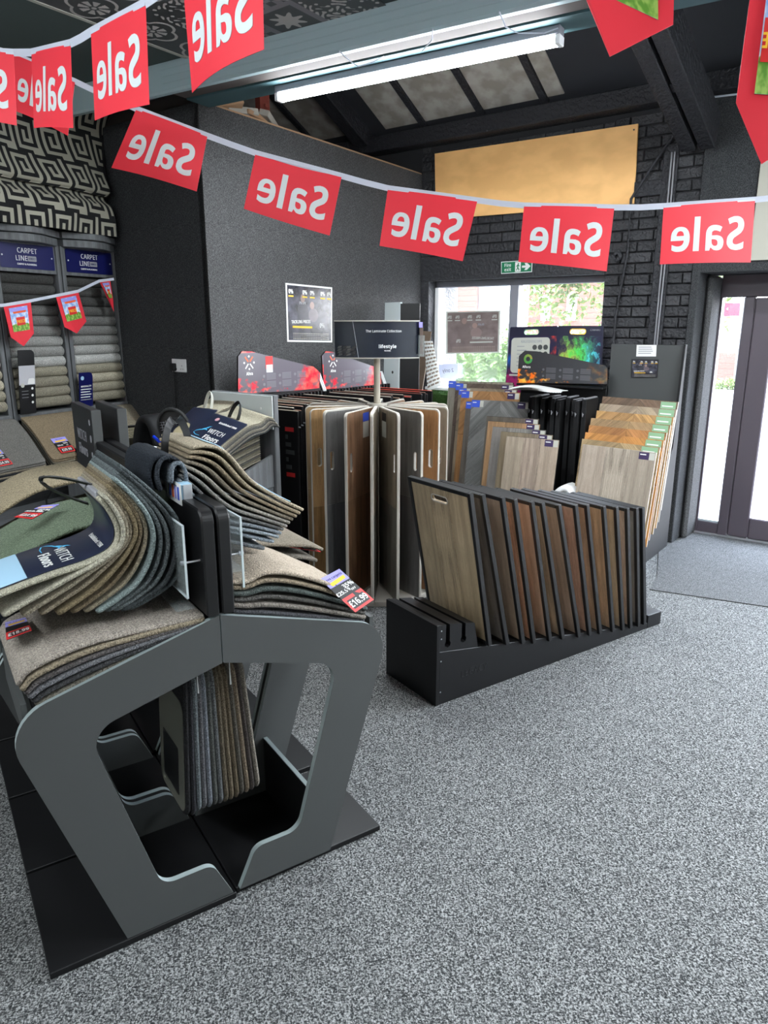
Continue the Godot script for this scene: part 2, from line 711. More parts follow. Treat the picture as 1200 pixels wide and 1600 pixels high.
func make_materials():
	font_bold = SystemFont.new()
	font_bold.font_names = PackedStringArray(["Droid Sans"])
	font_bold.font_weight = 700
	font_thin = SystemFont.new()
	font_thin.font_names = PackedStringArray(["Droid Sans"])
	pile_tex = speckle(512, 96, 3, Color(0.58, 0.58, 0.58), Color(1, 1, 0.99))
	pile_bump = speckle(512, 90, 5, Color.BLACK, Color.WHITE)
	for k in 4:
		grain_tex.append(make_grain(20 + k * 13, [1.0, 1.5, 0.8, 1.2][k]))
	# floor carpet
	var f := mat(Color(1, 1, 1), 0.95, 0.15)
	f.albedo_texture = speckle(1024, 215, 9, Color(0.16, 0.163, 0.165), Color(0.56, 0.562, 0.558))
	f.uv1_triplanar = true
	f.uv1_world_triplanar = true
	f.uv1_scale = Vector3(1.25, 1.25, 1.25)
	f.heightmap_enabled = true
	f.heightmap_texture = speckle(1024, 190, 12, Color.BLACK, Color.WHITE)
	f.heightmap_scale = 0.10
	M.floor = f
	var dm := f.duplicate()
	dm.albedo_color = Color(0.90, 0.90, 0.91)
	dm.uv1_scale = Vector3(2.2, 2.2, 2.2)
	M.mat = dm
	# wall cladding: dark ribbed carpet
	var cl := mat(Color(0.37, 0.37, 0.375), 0.95, 0.2)
	cl.albedo_texture = pile_tex
	cl.uv1_triplanar = true
	cl.uv1_world_triplanar = true
	cl.uv1_scale = Vector3(4.5, 2.6, 4.5)
	cl.heightmap_enabled = true
	cl.heightmap_texture = pile_bump
	cl.heightmap_scale = 0.05
	M.clad = cl
	var cd := cl.duplicate()
	cd.albedo_color = Color(0.30, 0.305, 0.315)
	M.clad_dark = cd
	var bk := mat(Color(0.20, 0.20, 0.21), 0.55, 0.4)
	bk.heightmap_enabled = true
	bk.heightmap_texture = noise_tex(256, 0.03, 4, Color.BLACK, Color(0.5, 0.5, 0.5), Color.WHITE, FastNoiseLite.TYPE_SIMPLEX, 31)
	bk.heightmap_scale = 0.4
	bk.uv1_triplanar = true
	bk.uv1_world_triplanar = true
	bk.uv1_scale = Vector3(3, 3, 3)
	M.brick = bk
	var bk2 := bk.duplicate()
	bk2.albedo_color = Color(0.225, 0.225, 0.235)
	M.brick2 = bk2
	var bk3 := bk.duplicate()
	bk3.albedo_color = Color(0.175, 0.175, 0.185)
	M.brick3 = bk3
	var tim := bk.duplicate()
	tim.albedo_color = Color(0.165, 0.165, 0.18)
	M.timber = tim
	M.mortar = mat(Color(0.14, 0.14, 0.15), 0.9)
	M.roof_dark = mat(Color(0.16, 0.165, 0.185), 0.9)
	var rp := mat(Color(0.66, 0.64, 0.61), 0.9)
	rp.albedo_texture = noise_tex(256, 0.012, 4, Color(0.85, 0.84, 0.82), Color(0.93, 0.92, 0.91), Color(1, 1, 1), FastNoiseLite.TYPE_SIMPLEX, 41)
	rp.uv1_triplanar = true
	rp.uv1_scale = Vector3(1.3, 1.3, 1.3)
	M.roof_panel = rp
	M.ceil_dark = mat(Color(0.28, 0.325, 0.32), 0.85)
	M.plaster = mat(Color(0.80, 0.80, 0.78), 0.9)
	M.beam_teal = mat(Color(0.64, 0.72, 0.74), 0.6)
	M.beam_brown = mat(Color(0.28, 0.25, 0.24), 0.9)
	M.beam_dark = mat(Color(0.20, 0.32, 0.34), 0.7)
	M.grey = mat(Color(0.268, 0.276, 0.275), 0.5, 0.4)
	M.grey_edge = mat(Color(0.52, 0.56, 0.56), 0.5, 0.4)
	M.black = mat(Color(0.07, 0.07, 0.075), 0.42, 0.4)
	M.black_matt = mat(Color(0.08, 0.08, 0.085), 0.7, 0.4)
	M.black_frame = mat(Color(0.06, 0.06, 0.065), 0.4, 0.5)
	M.white = mat(Color(0.88, 0.88, 0.88), 0.5)
	M.paper = mat(Color(0.86, 0.86, 0.85), 0.8)
	M.silver = mat(Color(0.75, 0.76, 0.78), 0.3, 0.5, 0.8)
	M.red = mat(Color(0.86, 0.20, 0.25), 0.5, 0.4)
	M.red.backlight_enabled = true
	M.red.backlight = Color(0.20, 0.02, 0.03)
	M.flag_white = mat(Color(0.78, 0.815, 0.815), 0.5)
	M.ribbon = mat(Color(0.72, 0.74, 0.79), 0.6)
	M.navy = mat(Color(0.13, 0.15, 0.22), 0.3)
	M.navy_sign = mat(Color(0.05, 0.07, 0.30), 0.35)
	M.skyblue = mat(Color(0.30, 0.68, 0.86), 0.4)
	M.lightblue = mat(Color(0.62, 0.76, 0.85), 0.35)
	M.tag_lilac = mat(Color(0.58, 0.56, 0.86), 0.4)
	M.tag_black = mat(Color(0.07, 0.07, 0.08), 0.4)
	M.tag_red = mat(Color(0.83, 0.18, 0.18), 0.4)
	M.yellow = mat(Color(0.93, 0.73, 0.18), 0.5)
	M.green = mat(Color(0.02, 0.42, 0.27), 0.45)
	M.orange = mat(Color(0.93, 0.36, 0.16), 0.5)
	M.blue = mat(Color(0.04, 0.22, 0.80), 0.35)
	M.label_blue = mat(Color(0.22, 0.33, 0.75), 0.5)
	M.label_purple = mat(Color(0.20, 0.14, 0.30), 0.5)
	M.label_green = mat(Color(0.50, 0.64, 0.50), 0.5)
	M.label_pale = mat(Color(0.70, 0.70, 0.66), 0.5)
	M.text_grey = mat(Color(0.55, 0.55, 0.57), 0.5)
	M.edge_pale = mat(Color(0.66, 0.64, 0.60), 0.5)
	M.greywood = wood(Color(0.42, 0.43, 0.44), 2, 0.6)
	M.whiteboard = mat(Color(0.76, 0.79, 0.79), 0.4)
	M.upvc = mat(Color(0.50, 0.50, 0.53), 0.45)
	M.door_frame = mat(Color(0.30, 0.27, 0.30), 0.4)
	M.lamp_body = mat(Color(0.50, 0.50, 0.53), 0.5)
	var gl := mat(Color(1, 1, 1, 0.04), 0.02)
	gl.transparency = BaseMaterial3D.TRANSPARENCY_ALPHA
	M.glass = gl
	var ac := mat(Color(0.9, 0.95, 0.95, 0.10), 0.03)
	ac.transparency = BaseMaterial3D.TRANSPARENCY_ALPHA
	M.acrylic = ac
	M.acrylic_edge = mat(Color(0.72, 0.76, 0.77), 0.2)
	M.turf = mat(Color(0.20, 0.33, 0.12), 0.9)
	var ply := mat(Color(1.0, 0.78, 0.50), 0.65)
	ply.albedo_texture = noise_tex(256, 0.01, 4, Color(0.955, 0.945, 0.93), Color(0.98, 0.975, 0.97), Color(1, 1, 1), FastNoiseLite.TYPE_SIMPLEX, 51)
	ply.uv1_scale = Vector3(0.9, 1.6, 1)
	M.ply = ply
	M.rust = mat(Color(0.42, 0.16, 0.11), 0.8)
	M.scrap = mat(Color(0.66, 0.52, 0.40), 0.9)
	M.leaf = mat(Color(0.26, 0.36, 0.13), 0.7)
	M.leaf.backlight_enabled = true
	M.leaf.backlight = Color(0.2, 0.26, 0.08)
	M.leaf2 = mat(Color(0.25, 0.31, 0.11), 0.7)
	M.leaf2.backlight_enabled = true
	M.leaf2.backlight = Color(0.14, 0.17, 0.05)
	M.red_brick = mat(Color(0.35, 0.17, 0.13), 0.85)
	M.red_brick2 = mat(Color(0.37, 0.185, 0.14), 0.85)
	M.pale_wall = mat(Color(0.38, 0.37, 0.385), 0.85)
	M.paving = mat(Color(0.42, 0.41, 0.40), 0.9)
	M.brick_mortar = mat(Color(0.33, 0.26, 0.23), 0.9)
	M.skin = mat(Color(0.6, 0.45, 0.38), 0.8)

# greek key: square spirals whose left leg runs down into the next row, every other row shifted by half a motif
func greek_tex() -> ImageTexture:
	var rows := ["11111110", "10000010", "10111010", "10101010", "10101010", "10100010", "10111110", "10000000", "11111000"]
	var im := Image.create(128, 288, false, Image.FORMAT_RGB8)
	im.fill(Color(0.62, 0.61, 0.55))
	for r in 18:
		var line: String = rows[r % 9]
		for c in 8:
			if line[(c + (4 if r >= 9 else 0)) % 8] == "1":
				im.fill_rect(Rect2i(c * 16, r * 16, 16, 16), Color(0.045, 0.045, 0.055))
	return ImageTexture.create_from_image(im)

# patchwork of patterned tiles
func tiles_tex() -> ImageTexture:
	return paint(512, 512, func(u: float, v: float) -> Color:
		var dark := Color(0.27, 0.275, 0.28)
		var light := Color(0.76, 0.74, 0.72)
		var mid := Color(0.50, 0.49, 0.50)
		var cx := int(u * 4)
		var cy := int(v * 4)
		var p := Vector2(fposmod(u * 4, 1.0) - 0.5, fposmod(v * 4, 1.0) - 0.5)
		var r := p.length()
		var a := p.angle()
		match (cx * 3 + cy * 5 + cx * cy) % 5:
			0:
				var q := r - 0.30 - 0.10 * absf(cos(2 * a))
				if absf(q) < 0.025 or (r < 0.22 and absf(sin(4 * a)) > 0.55 and r > 0.07) or r < 0.04:
					return light
				return dark
			1:
				if r < 0.16 + 0.13 * pow(absf(cos(4 * a)), 3.0):
					return light
				if maxf(absf(p.x), absf(p.y)) > 0.38:
					return mid
				return dark
			2:
				var c := Vector2(fposmod(p.x * 4, 1.0) - 0.5, fposmod(p.y * 4, 1.0) - 0.5)
				return light if absf(c.length() - 0.45) < 0.09 else dark
			3:
				var k := (int((p.x + 0.5) * 8) + int((p.y + 0.5) * 8)) % 2
				if absf(absf(p.x) - absf(p.y)) < 0.05:
					return light
				return mid if k == 0 and maxf(absf(p.x), absf(p.y)) > 0.3 else dark
			_:
				var w := sin(p.x * 26.0 + sin(p.y * 20.0) * 2.0) * sin(p.y * 26.0 + sin(p.x * 20.0) * 2.0)
				return light if w > 0.30 else dark
		return dark)

func finance_tex(wash := 0.0) -> ImageTexture:
	var n := FastNoiseLite.new()
	n.seed = 77
	n.frequency = 1.0
	n.fractal_octaves = 4
	return paint(256, 200, func(u: float, v: float) -> Color:
		var c := Color(0.10, 0.10, 0.13).lerp(Color(0.32, 0.32, 0.37), clampf(0.5 + n.get_noise_2d(u * 3.0, v * 3.0) * 1.2, 0, 1) * (1.0 - absf(v - 0.45)))
		# two blurred people, one in a dark shirt and one in a pale one
		var q := Vector2((u - 0.34) / 0.13, (v - 0.50) / 0.22).length()
		if q < 1.0:
			c = c.lerp(Color(0.16, 0.16, 0.19), 0.7)
		if Vector2((u - 0.34) / 0.05, (v - 0.22) / 0.08).length() < 1.0:
			c = Color(0.48, 0.40, 0.37)
		if Vector2((u - 0.58) / 0.11, (v - 0.52) / 0.13).length() < 1.0:
			c = c.lerp(Color(0.46, 0.41, 0.43), 0.7)
		if Vector2((u - 0.55) / 0.05, (v - 0.34) / 0.07).length() < 1.0:
			c = Color(0.55, 0.45, 0.42)
		if v > 0.85 and int(v * 90) % 3 == 0 and u > 0.1 and u < 0.95 and int(u * 120) % 5 > 0:
			c = Color(0.55, 0.54, 0.50)
		return c.lerp(Color(0.70, 0.64, 0.61), wash))

func flame_tex(hot: Color, hot2: Color, base: Color, right_too: bool) -> ImageTexture:
	var n := FastNoiseLite.new()
	n.seed = 5
	n.frequency = 1.0
	n.fractal_octaves = 4
	return paint(320, 128, func(u: float, v: float) -> Color:
		var c := base.lerp(base * 1.25, u)
		var k := n.get_noise_2d(u * 9.0, v * 4.0)
		var f := clampf((v - 0.62 - u * 0.9 + k * 0.5) * 5.0, 0, 1)
		if right_too:
			f = maxf(f, clampf((0.16 - absf(u - 0.93 + (v - 0.5) * 0.22 + k * 0.12) + (v - 0.5) * 0.05) * 9.0, 0, 1) * (1.0 if v > 0.3 else 0.0))
		else:
			f = maxf(f, clampf((u - 0.85 + k * 0.3) * 4.0, 0, 1) * 0.35)
		c = c.lerp(hot.lerp(hot2, clampf(0.5 + n.get_noise_2d(u * 9.0, v * 4.0 + 3.0) * 1.3, 0, 1)), f)
		# small columns of unreadable print
		for col in 3:
			var x0 := 0.33 + 0.19 * col
			for row in 2:
				var y0 := 0.50 + 0.19 * row
				if u > x0 and u < x0 + 0.11 and v > y0 and v < y0 + 0.14 and int((v - y0) * 128) % 4 < 2:
					c = c.lerp(Color(0.6, 0.6, 0.62), 0.45)
				if Vector2((u - x0 + 0.03) * 2.5, v - y0 - 0.06).length() < 0.035:
					c = c.lerp(Color(0.6, 0.6, 0.62), 0.4)
		return c)

func burst_tex() -> ImageTexture:
	var n := FastNoiseLite.new()
	n.seed = 15
	n.frequency = 1.0
	n.fractal_octaves = 5
	return paint(256, 256, func(u: float, v: float) -> Color:
		var p := Vector2(u - 0.5, v - 0.62)
		var k := n.get_noise_2d(u * 5.0, v * 5.0)
		var a := p.angle() + k * 0.9
		var hue := fposmod(0.02 + (a + PI) / TAU * 1.15, 1.0)
		var s := clampf(1.6 - p.length() * 2.2 + k * 0.8 + n.get_noise_2d(a * 3.0, 3.0) * 0.5, 0, 1)
		return Color(0.13, 0.13, 0.23).lerp(Color.from_hsv(hue, 0.60, 0.80), s))

func magenta_tex() -> ImageTexture:
	var n := FastNoiseLite.new()
	n.seed = 25
	n.frequency = 1.0
	n.fractal_octaves = 4
	return paint(192, 256, func(u: float, v: float) -> Color:
		var k := n.get_noise_2d(u * 4.0, v * 4.0)
		var c := Color(0.14, 0.14, 0.24)
		c = c.lerp(Color(0.62, 0.12, 0.38), clampf((v - 0.45 + k * 0.4 - u * 0.3) * 3.0, 0, 1))
		c = c.lerp(Color(0.85, 0.22, 0.18), clampf((u - 0.9 + k * 0.3) * 5.0, 0, 1))
		return c.lerp(Color(0.1, 0.4, 0.75), clampf((0.14 - Vector2(u, v - 0.42).length() + k * 0.1) * 6.0, 0, 1)))

func bricklet_tex() -> ImageTexture:
	var im := Image.create(128, 256, false, Image.FORMAT_RGB8)
	im.fill(Color(0.92, 0.92, 0.90))
	for r in 12:
		for k in 4:
			var x := k * 40 - (20 if r % 2 == 0 else 0)
			im.fill_rect(Rect2i(x + 3, 10 + r * 20, 32, 9), Color(0.30, 0.24, 0.20).lerp(Color(0.5, 0.38, 0.28), float((r * 7 + k * 3) % 5) / 5.0))
			im.fill_rect(Rect2i(x + 6, 12 + r * 20, 26, 5), Color(0.62, 0.55, 0.48))
	return ImageTexture.create_from_image(im)

# sky over grass, the ground of the pennants' picture
func meadow_tex() -> ImageTexture:
	var n := FastNoiseLite.new()
	n.seed = 33
	n.frequency = 1.0
	n.fractal_octaves = 4
	return paint(96, 128, func(u: float, v: float) -> Color:
		var k := n.get_noise_2d(u * 5.0, v * 5.0)
		var c := Color(0.45, 0.60, 0.84).lerp(Color(0.88, 0.90, 0.93), clampf(v * 1.2 + k, 0, 1))
		if v > 0.66 + 0.12 * absf(u - 0.4) + k * 0.04:
			c = Color(0.36, 0.55, 0.18).lerp(Color(0.60, 0.72, 0.35), clampf(0.5 + k * 2, 0, 1))
		return c)

# ---------- the room ----------
func build_shell():
	# floor and mat
	struct("floor", span(Vector3(-5.6, -0.12, -5.95), Vector3(2.4, 0, 3.2), 0.0), M.floor)
	var matp := PackedVector2Array([Vector2(-1.262, 4.352), Vector2(-0.622, 4.486), Vector2(0.9, 4.80), Vector2(0.9, 5.86), Vector2(-1.40, 5.86), Vector2(-1.452, 5.46), Vector2(-1.53, 5.40), Vector2(-1.30, 4.62)])
	solo("entrance_mat", extrude(matp, 0.0, 0.006), M.mat, "mid grey entrance mat laid in front of the glazed street door", "doormat", Transform3D(Basis(Vector3(1, 0, 0), Vector3(0, 0, -1), Vector3(0, 1, 0)), Vector3(0, 0, 0)))

	# back wall towards the street: masonry core with window and door openings, faced with painted bricks
	var zb := -5.47
	var zo := -5.95
	struct("wall_back", span(Vector3(-5.5, 0, zo), Vector3(-3.785, 3.2, zb), 0.0), M.mortar)
	var below := struct("wall_back", span(Vector3(-3.70, 0, zo), Vector3(-2.13, 1.05, zb), 0.0), M.mortar)
	var above := struct("wall_back", span(Vector3(-3.70, 1.96, zo), Vector3(-2.13, 3.3, zb), 0.0), M.mortar)
	var pier := struct("wall_back", span(Vector3(-2.13, 0, zo), Vector3(-1.50, 3.3, zb), 0.0), M.mortar)
	struct("wall_back", span(Vector3(-1.50, 1.94, zo), Vector3(0.1, 3.3, zb + 0.02), 0.0), M.clad_dark)
	struct("wall_back", span(Vector3(0.1, 2.9, zo), Vector3(2.4, 3.3, zb + 0.02), 0.0), M.clad_dark)
	struct("wall_back", span(Vector3(-0.12, 0, zo), Vector3(0.1, 1.94, zb + 0.02), 0.0), M.clad_dark)
	struct("wall_back", span(Vector3(2.1, 0, zo), Vector3(2.4, 2.9, zb + 0.02), 0.0), M.clad_dark)
	struct("wall_back", span(Vector3(0.1, 0, zo), Vector3(2.1, 0.25, zb + 0.02), 0.0), M.clad_dark)
	# the shop window that goes on to the right of the door, outside the picture
	var w2 := struct("window_2", span(Vector3(0.1, 0.25, -5.9), Vector3(2.1, 0.31, -5.84), 0.003), M.door_frame)
	part("frame", span(Vector3(0.1, 2.84, -5.9), Vector3(2.1, 2.9, -5.84), 0.003), M.door_frame, w2)
	part("mullion", span(Vector3(1.07, 0.31, -5.9), Vector3(1.13, 2.84, -5.84), 0.003), M.door_frame, w2)
	part("pane", span(Vector3(0.1, 0.31, -5.873), Vector3(1.07, 2.84, -5.867), 0.0), M.glass, w2)
	part("pane", span(Vector3(1.13, 0.31, -5.873), Vector3(2.1, 2.84, -5.867), 0.0), M.glass, w2)
	lay_bricks(pier, -2.125, -1.505, 0.0, 3.02)
	lay_bricks(above, -3.78, -2.13, 2.16, 3.02)
	lay_bricks(below, -3.66, -2.13, 0.38, 0.98)
	# the smooth band over the window, wall plate under the roof, a short timber beside the brace
	struct("trim_1", span(Vector3(-3.785, 1.955, -5.5), Vector3(-2.13, 2.15, -5.45), 0.004), M.brick)
	struct("trim_2", span(Vector3(-5.4, 3.02, -5.47), Vector3(2.4, 3.14, -5.30), 0.008), M.timber)
	struct("trim_3", span(Vector3(-1.95, 2.46, -5.45), Vector3(-1.76, 2.56, -5.42), 0.004), M.timber)
	# boarded corner of the doorway and its carpeted reveal
	struct("wall_doorway", span(Vector3(-1.505, 0, zo), Vector3(-1.452, 3.02, -5.44), 0.006), M.clad_dark)
	struct("wall_doorway", span(Vector3(-1.452, 0, zo), Vector3(-1.40, 1.93, -5.62), 0.02), M.clad)
	# left side: clad partition with the dark return, and the wall behind the carpet stands
	struct("wall_left", extrude(PackedVector2Array([Vector2(3.12, 0), Vector2(5.47, 0), Vector2(5.47, 2.82), Vector2(3.12, 2.885)]), 0, 0.05), M.clad, Transform3D(Basis(Vector3(0, 0, -1), Vector3(0, 1, 0), Vector3(1, 0, 0)), Vector3(-3.839, 0, 0)))
	struct("trim_4", extrude(PackedVector2Array([Vector2(3.12, 2.885), Vector2(5.47, 2.82), Vector2(5.47, 2.832), Vector2(3.12, 2.897)]), 0, 0.03), M.scrap, Transform3D(Basis(Vector3(0, 0, -1), Vector3(0, 1, 0), Vector3(1, 0, 0)), Vector3(-3.825, 0, 0)))
	struct("wall_alcove", span(Vector3(-5.0, 0, -3.17), Vector3(-3.795, 2.885, -3.12), 0.004), M.clad_dark)
	struct("trim_5", span(Vector3(-5.2, 2.885, -3.24), Vector3(-3.83, 2.985, -3.18), 0.004), M.beam_brown)
	struct("wall_stands", span(Vector3(-5.10, 0, -3.12), Vector3(-4.98, 3.0, 3.2), 0.0), M.clad_dark)
	struct("wall_outer", span(Vector3(-5.6, 0, -5.95), Vector3(-5.45, 4.6, 3.2), 0.0), M.roof_dark)
	# behind and beside the photographer
	struct("wall_right", span(Vector3(2.25, 0, -5.95), Vector3(2.4, 4.6, 3.2), 0.0), M.plaster)
	struct("wall_front", span(Vector3(-5.6, 0, 3.05), Vector3(2.4, 4.6, 3.2), 0.0), M.plaster)
	struct("wall_loft", span(Vector3(-5.6, 3.09, -2.62), Vector3(2.4, 5.2, -2.52), 0.0), M.roof_dark)
	# flat ceiling, its end beams, and the roof slope beyond
	var cp := PackedVector2Array([Vector2(-5.5, -3.2), Vector2(-5.5, 3.21), Vector2(-3.62, 3.21), Vector2(-3.62, 2.86), Vector2(2.4, 3.46), Vector2(2.4, -3.2)])
	struct("ceiling", extrude(cp, 3.0, 3.08), M.ceil_dark, Transform3D(Basis(Vector3(1, 0, 0), Vector3(0, 0, -1), Vector3(0, 1, 0)), Vector3()))
	var bt := xf(Vector3(0, 0, -3.2), Vector3(1, 0, -0.1), Vector3(0, 1, 0))
	struct("ceiling_beam", span(Vector3(-4.7, 2.85, -0.055), Vector3(2.4, 3.10, 0.0), 0.012), M.beam_teal, bt)
	for k in 3:
		struct("ceiling_beam", span(Vector3(-3.75, 2.893 + 0.035 * k, 0.0), Vector3(2.4, 2.899 + 0.035 * k, 0.003), 0.001), M.beam_teal, bt)
	struct("ceiling_beam", span(Vector3(-3.75, 2.862, -0.17), Vector3(2.4, 3.12, -0.056), 0.004), M.beam_brown, bt)
	struct("ceiling_beam", span(Vector3(-3.75, 2.855, -0.36), Vector3(2.4, 3.3, -0.171), 0.006), M.beam_dark, bt)
	var ang := deg_to_rad(28.0)
	var rt := xf(Vector3(0, 3.13, -5.47), Vector3(1, 0, 0), Vector3(0, cos(ang), -sin(ang)))
	# local z of rt points down the slope into the room when turned: build the roof as boards along it
	var roof := struct("ceiling", span(Vector3(-5.6, 0.0, -0.6), Vector3(2.4, 0.10, 3.2), 0.0), M.roof_dark, rt)
	var pans := [[-5.35, -4.92, 0.16], [-4.86, -4.50, 0.16], [-4.08, -3.735, 0.14], [-3.675, -3.195, 0.14], [-3.135, -2.665, 0.14], [-2.605, -2.475, 0.14]]
	for p in pans:
		part("roof_panel", span(Vector3(p[0], -0.012, p[2]), Vector3(p[1], 0.0, 1.5), 0.003), M.roof_panel, roof)
	for x in [-4.89, -3.705, -3.165, -2.635]:
		part("batten", span(Vector3(x - 0.028, -0.03, 0.1), Vector3(x + 0.028, 0.0, 1.6), 0.003), M.timber, roof)
	for x in [-4.31, -0.9, 0.4]:
		part("rafter", span(Vector3(x - 0.07, -0.13, 0.02), Vector3(x + 0.07, 0.0, 3.0), 0.006), M.timber, roof)
	# twin tie timbers that come down onto the pier
	var ba := xf(Vector3(-1.52, 2.70, -5.38), Vector3(1, 0, 0), Vector3(0, cos(0.32), -sin(0.32)))
	var brace := struct("roof_brace", span(Vector3(-0.115, 0.0, 0.0), Vector3(-0.018, 0.22, 2.3), 0.006), M.timber, ba)
	part("timber", span(Vector3(0.005, 0.0, 0.0), Vector3(0.10, 0.22, 2.3), 0.006), M.timber, brace)
	for z in [0.62, 1.25, 1.9]:
		part("packer", span(Vector3(-0.018, 0.02, z), Vector3(0.005, 0.2, z + 0.08), 0.002), M.timber, brace)
	struct("trim_6", span(Vector3(-1.765, 0, -5.45), Vector3(-1.665, 2.78, -5.425), 0.005), M.timber)

	# window: frame, mullion, glass, board
	var w := struct("window_1", span(Vector3(-3.70, 1.905, -5.66), Vector3(-2.13, 1.957, -5.58), 0.004), M.upvc)
	part("frame", span(Vector3(-3.70, 1.05, -5.66), Vector3(-2.13, 1.075, -5.58), 0.004), M.white, w)
	part("frame", span(Vector3(-3.70, 1.075, -5.66), Vector3(-3.66, 1.905, -5.56), 0.004), M.white, w)
	part("frame", span(Vector3(-2.155, 1.075, -5.66), Vector3(-2.13, 1.905, -5.58), 0.004), M.upvc, w)
	part("mullion", span(Vector3(-2.972, 1.075, -5.665), Vector3(-2.89, 1.905, -5.575), 0.004), M.upvc, w)
	part("pane", span(Vector3(-3.675, 1.075, -5.625), Vector3(-2.972, 1.905, -5.619), 0.0), M.glass, w)
	part("pane", span(Vector3(-2.89, 1.075, -5.625), Vector3(-2.155, 1.905, -5.619), 0.0), M.glass, w)
	part("sill", span(Vector3(-3.70, 1.03, -5.58), Vector3(-2.13, 1.055, -5.42), 0.004), M.white, w)
	struct("wall_window_reveal", span(Vector3(-3.784, 0.0, -5.95), Vector3(-3.702, 3.2, -5.465), 0.004), M.brick2)

	# glazed door with side light
	var d := struct("door_1", span(Vector3(-1.40, 1.785, -5.94), Vector3(-0.12, 1.94, -5.86), 0.004), M.door_frame)
	part("frame", span(Vector3(-1.405, 0.0, -5.94), Vector3(-1.385, 1.785, -5.86), 0.004), M.door_frame, d)
	part("frame", span(Vector3(-1.385, 0.0, -5.94), Vector3(-1.23, 0.10, -5.86), 0.004), M.door_frame, d)
	part("mullion", span(Vector3(-1.235, 0.0, -5.945), Vector3(-1.165, 1.785, -5.85), 0.006), M.door_frame, d)
	part("pane", span(Vector3(-1.385, 0.10, -5.905), Vector3(-1.235, 1.785, -5.899), 0.0), M.glass, d)
	part("bead", span(Vector3(-1.385, 0.10, -5.90), Vector3(-1.235, 0.118, -5.87), 0.003), M.acrylic_edge, d)
	part("frame", span(Vector3(-0.24, 0.0, -5.94), Vector3(-0.12, 1.785, -5.86), 0.004), M.door_frame, d)
	for r in [[-1.163, 0.02, -1.02, 1.78], [-0.38, 0.02, -0.245, 1.78], [-1.02, 0.02, -0.38, 0.18], [-1.02, 1.64, -0.38, 1.78]]:
		part("leaf", span(Vector3(r[0], r[1], -5.935), Vector3(r[2], r[3], -5.855), 0.008), M.door_frame, d)
	part("pane", span(Vector3(-1.02, 0.18, -5.9), Vector3(-0.38, 1.64, -5.894), 0.0), M.glass, d)
	part("threshold", span(Vector3(-1.40, 0.0, -5.95), Vector3(-0.12, 0.018, -5.84), 0.003), M.silver, d)

	# lamps: one tube in view and two more of the same over the photographer's shoulder
	batten_light(xf(Vector3(-2.36, 2.80, -3.235), Vector3(1, 0, -0.1), Vector3(0, 1, 0)), "lit fluorescent batten fixed under the teal ceiling beam")
	batten_light(xf(Vector3(-1.3, 2.94, 0.35), Vector3(1, 0, -0.1), Vector3(0, 1, 0)), "second lit fluorescent batten on the ceiling over the carpet samples", 0.58)
	batten_light(xf(Vector3(1.05, 2.94, -2.1), Vector3(1, 0, -0.1), Vector3(0, 1, 0)), "fifth lit fluorescent batten on the ceiling along the right hand wall", 1.2)
	batten_light(xf(Vector3(0.7, 2.86, -4.1), Vector3(1, 0, -0.1), Vector3(0, 1, 0)), "fourth lit fluorescent batten, hung inside the street door", 1.6)
	batten_light(xf(Vector3(-2.9, 2.94, 1.2), Vector3(1, 0, -0.1), Vector3(0, 1, 0)), "third lit fluorescent batten on the ceiling behind the photographer", 0.8)

func batten_light(t: Transform3D, label: String, k := 1.0):
	var o := thing("fluorescent_light", label, "light", t)
	var dif := mat(Color(1, 1, 1), 0.4)
	dif.emission_enabled = true
	dif.emission = Color(0.95, 0.98, 1.0)
	dif.emission_energy_multiplier = 20.0 * k
	part("diffuser", sweep(PackedVector3Array([Vector3(-0.79, 0.0, 0), Vector3(0.79, 0.0, 0)]), PackedVector2Array([Vector2(-0.024, 0.018), Vector2(-0.027, -0.002), Vector2(-0.016, -0.018), Vector2(0.016, -0.018), Vector2(0.027, -0.002), Vector2(0.024, 0.018)]), Vector3(0, 1, 0)), dif, o)
	part("body", span(Vector3(-0.80, 0.018, -0.03), Vector3(0.80, 0.056, 0.03), 0.004), M.lamp_body, o)
	for s in [-1, 1]:
		part("end_cap", span(Vector3(0.79 * s - 0.012, -0.02, -0.029), Vector3(0.79 * s + 0.012, 0.02, 0.029), 0.003), M.white, o)
	var l := AreaLight3D.new()
	l.name = "lamp_light"
	l.area_size = Vector2(1.56, 0.05)
	l.area_normalize_energy = true
	l.light_energy = TUBE * k
	l.light_color = Color(0.95, 0.98, 1.0)
	l.area_range = 14.0
	l.area_attenuation = 2.0
	l.shadow_enabled = true
	l.transform = Transform3D(Basis(Vector3(1, 0, 0), Vector3(0, 0, -1), Vector3(0, 1, 0)), Vector3(0, -0.022, 0))
	o.add_child(l)

func lay_bricks(wall: Node3D, x0: float, x1: float, y0: float, y1: float):
	var row := 0
	var y := y0
	while y + 0.07 < y1:
		var x := x0 - (0.1125 if row % 2 == 1 else 0.0)
		while x < x1 - 0.01:
			var a := maxf(x, x0)
			var b := minf(x + 0.215, x1)
			if b - a > 0.03:
				var v := rng.randi() % 3
				var o := part("brick", boxm(Vector3(snappedf(b - a, 0.0005), 0.066, 0.024), 0.004), [M.brick, M.brick2, M.brick3][v], wall, Transform3D(Basis(Vector3(0, 0, 1), rng.randf_range(-0.006, 0.006)), Vector3((a + b) * 0.5, y + 0.033, -5.462 + rng.randf_range(-0.003, 0.003))))
				o.cast_shadow = GeometryInstance3D.SHADOW_CASTING_SETTING_ON
			x += 0.225
		y += 0.075
		row += 1

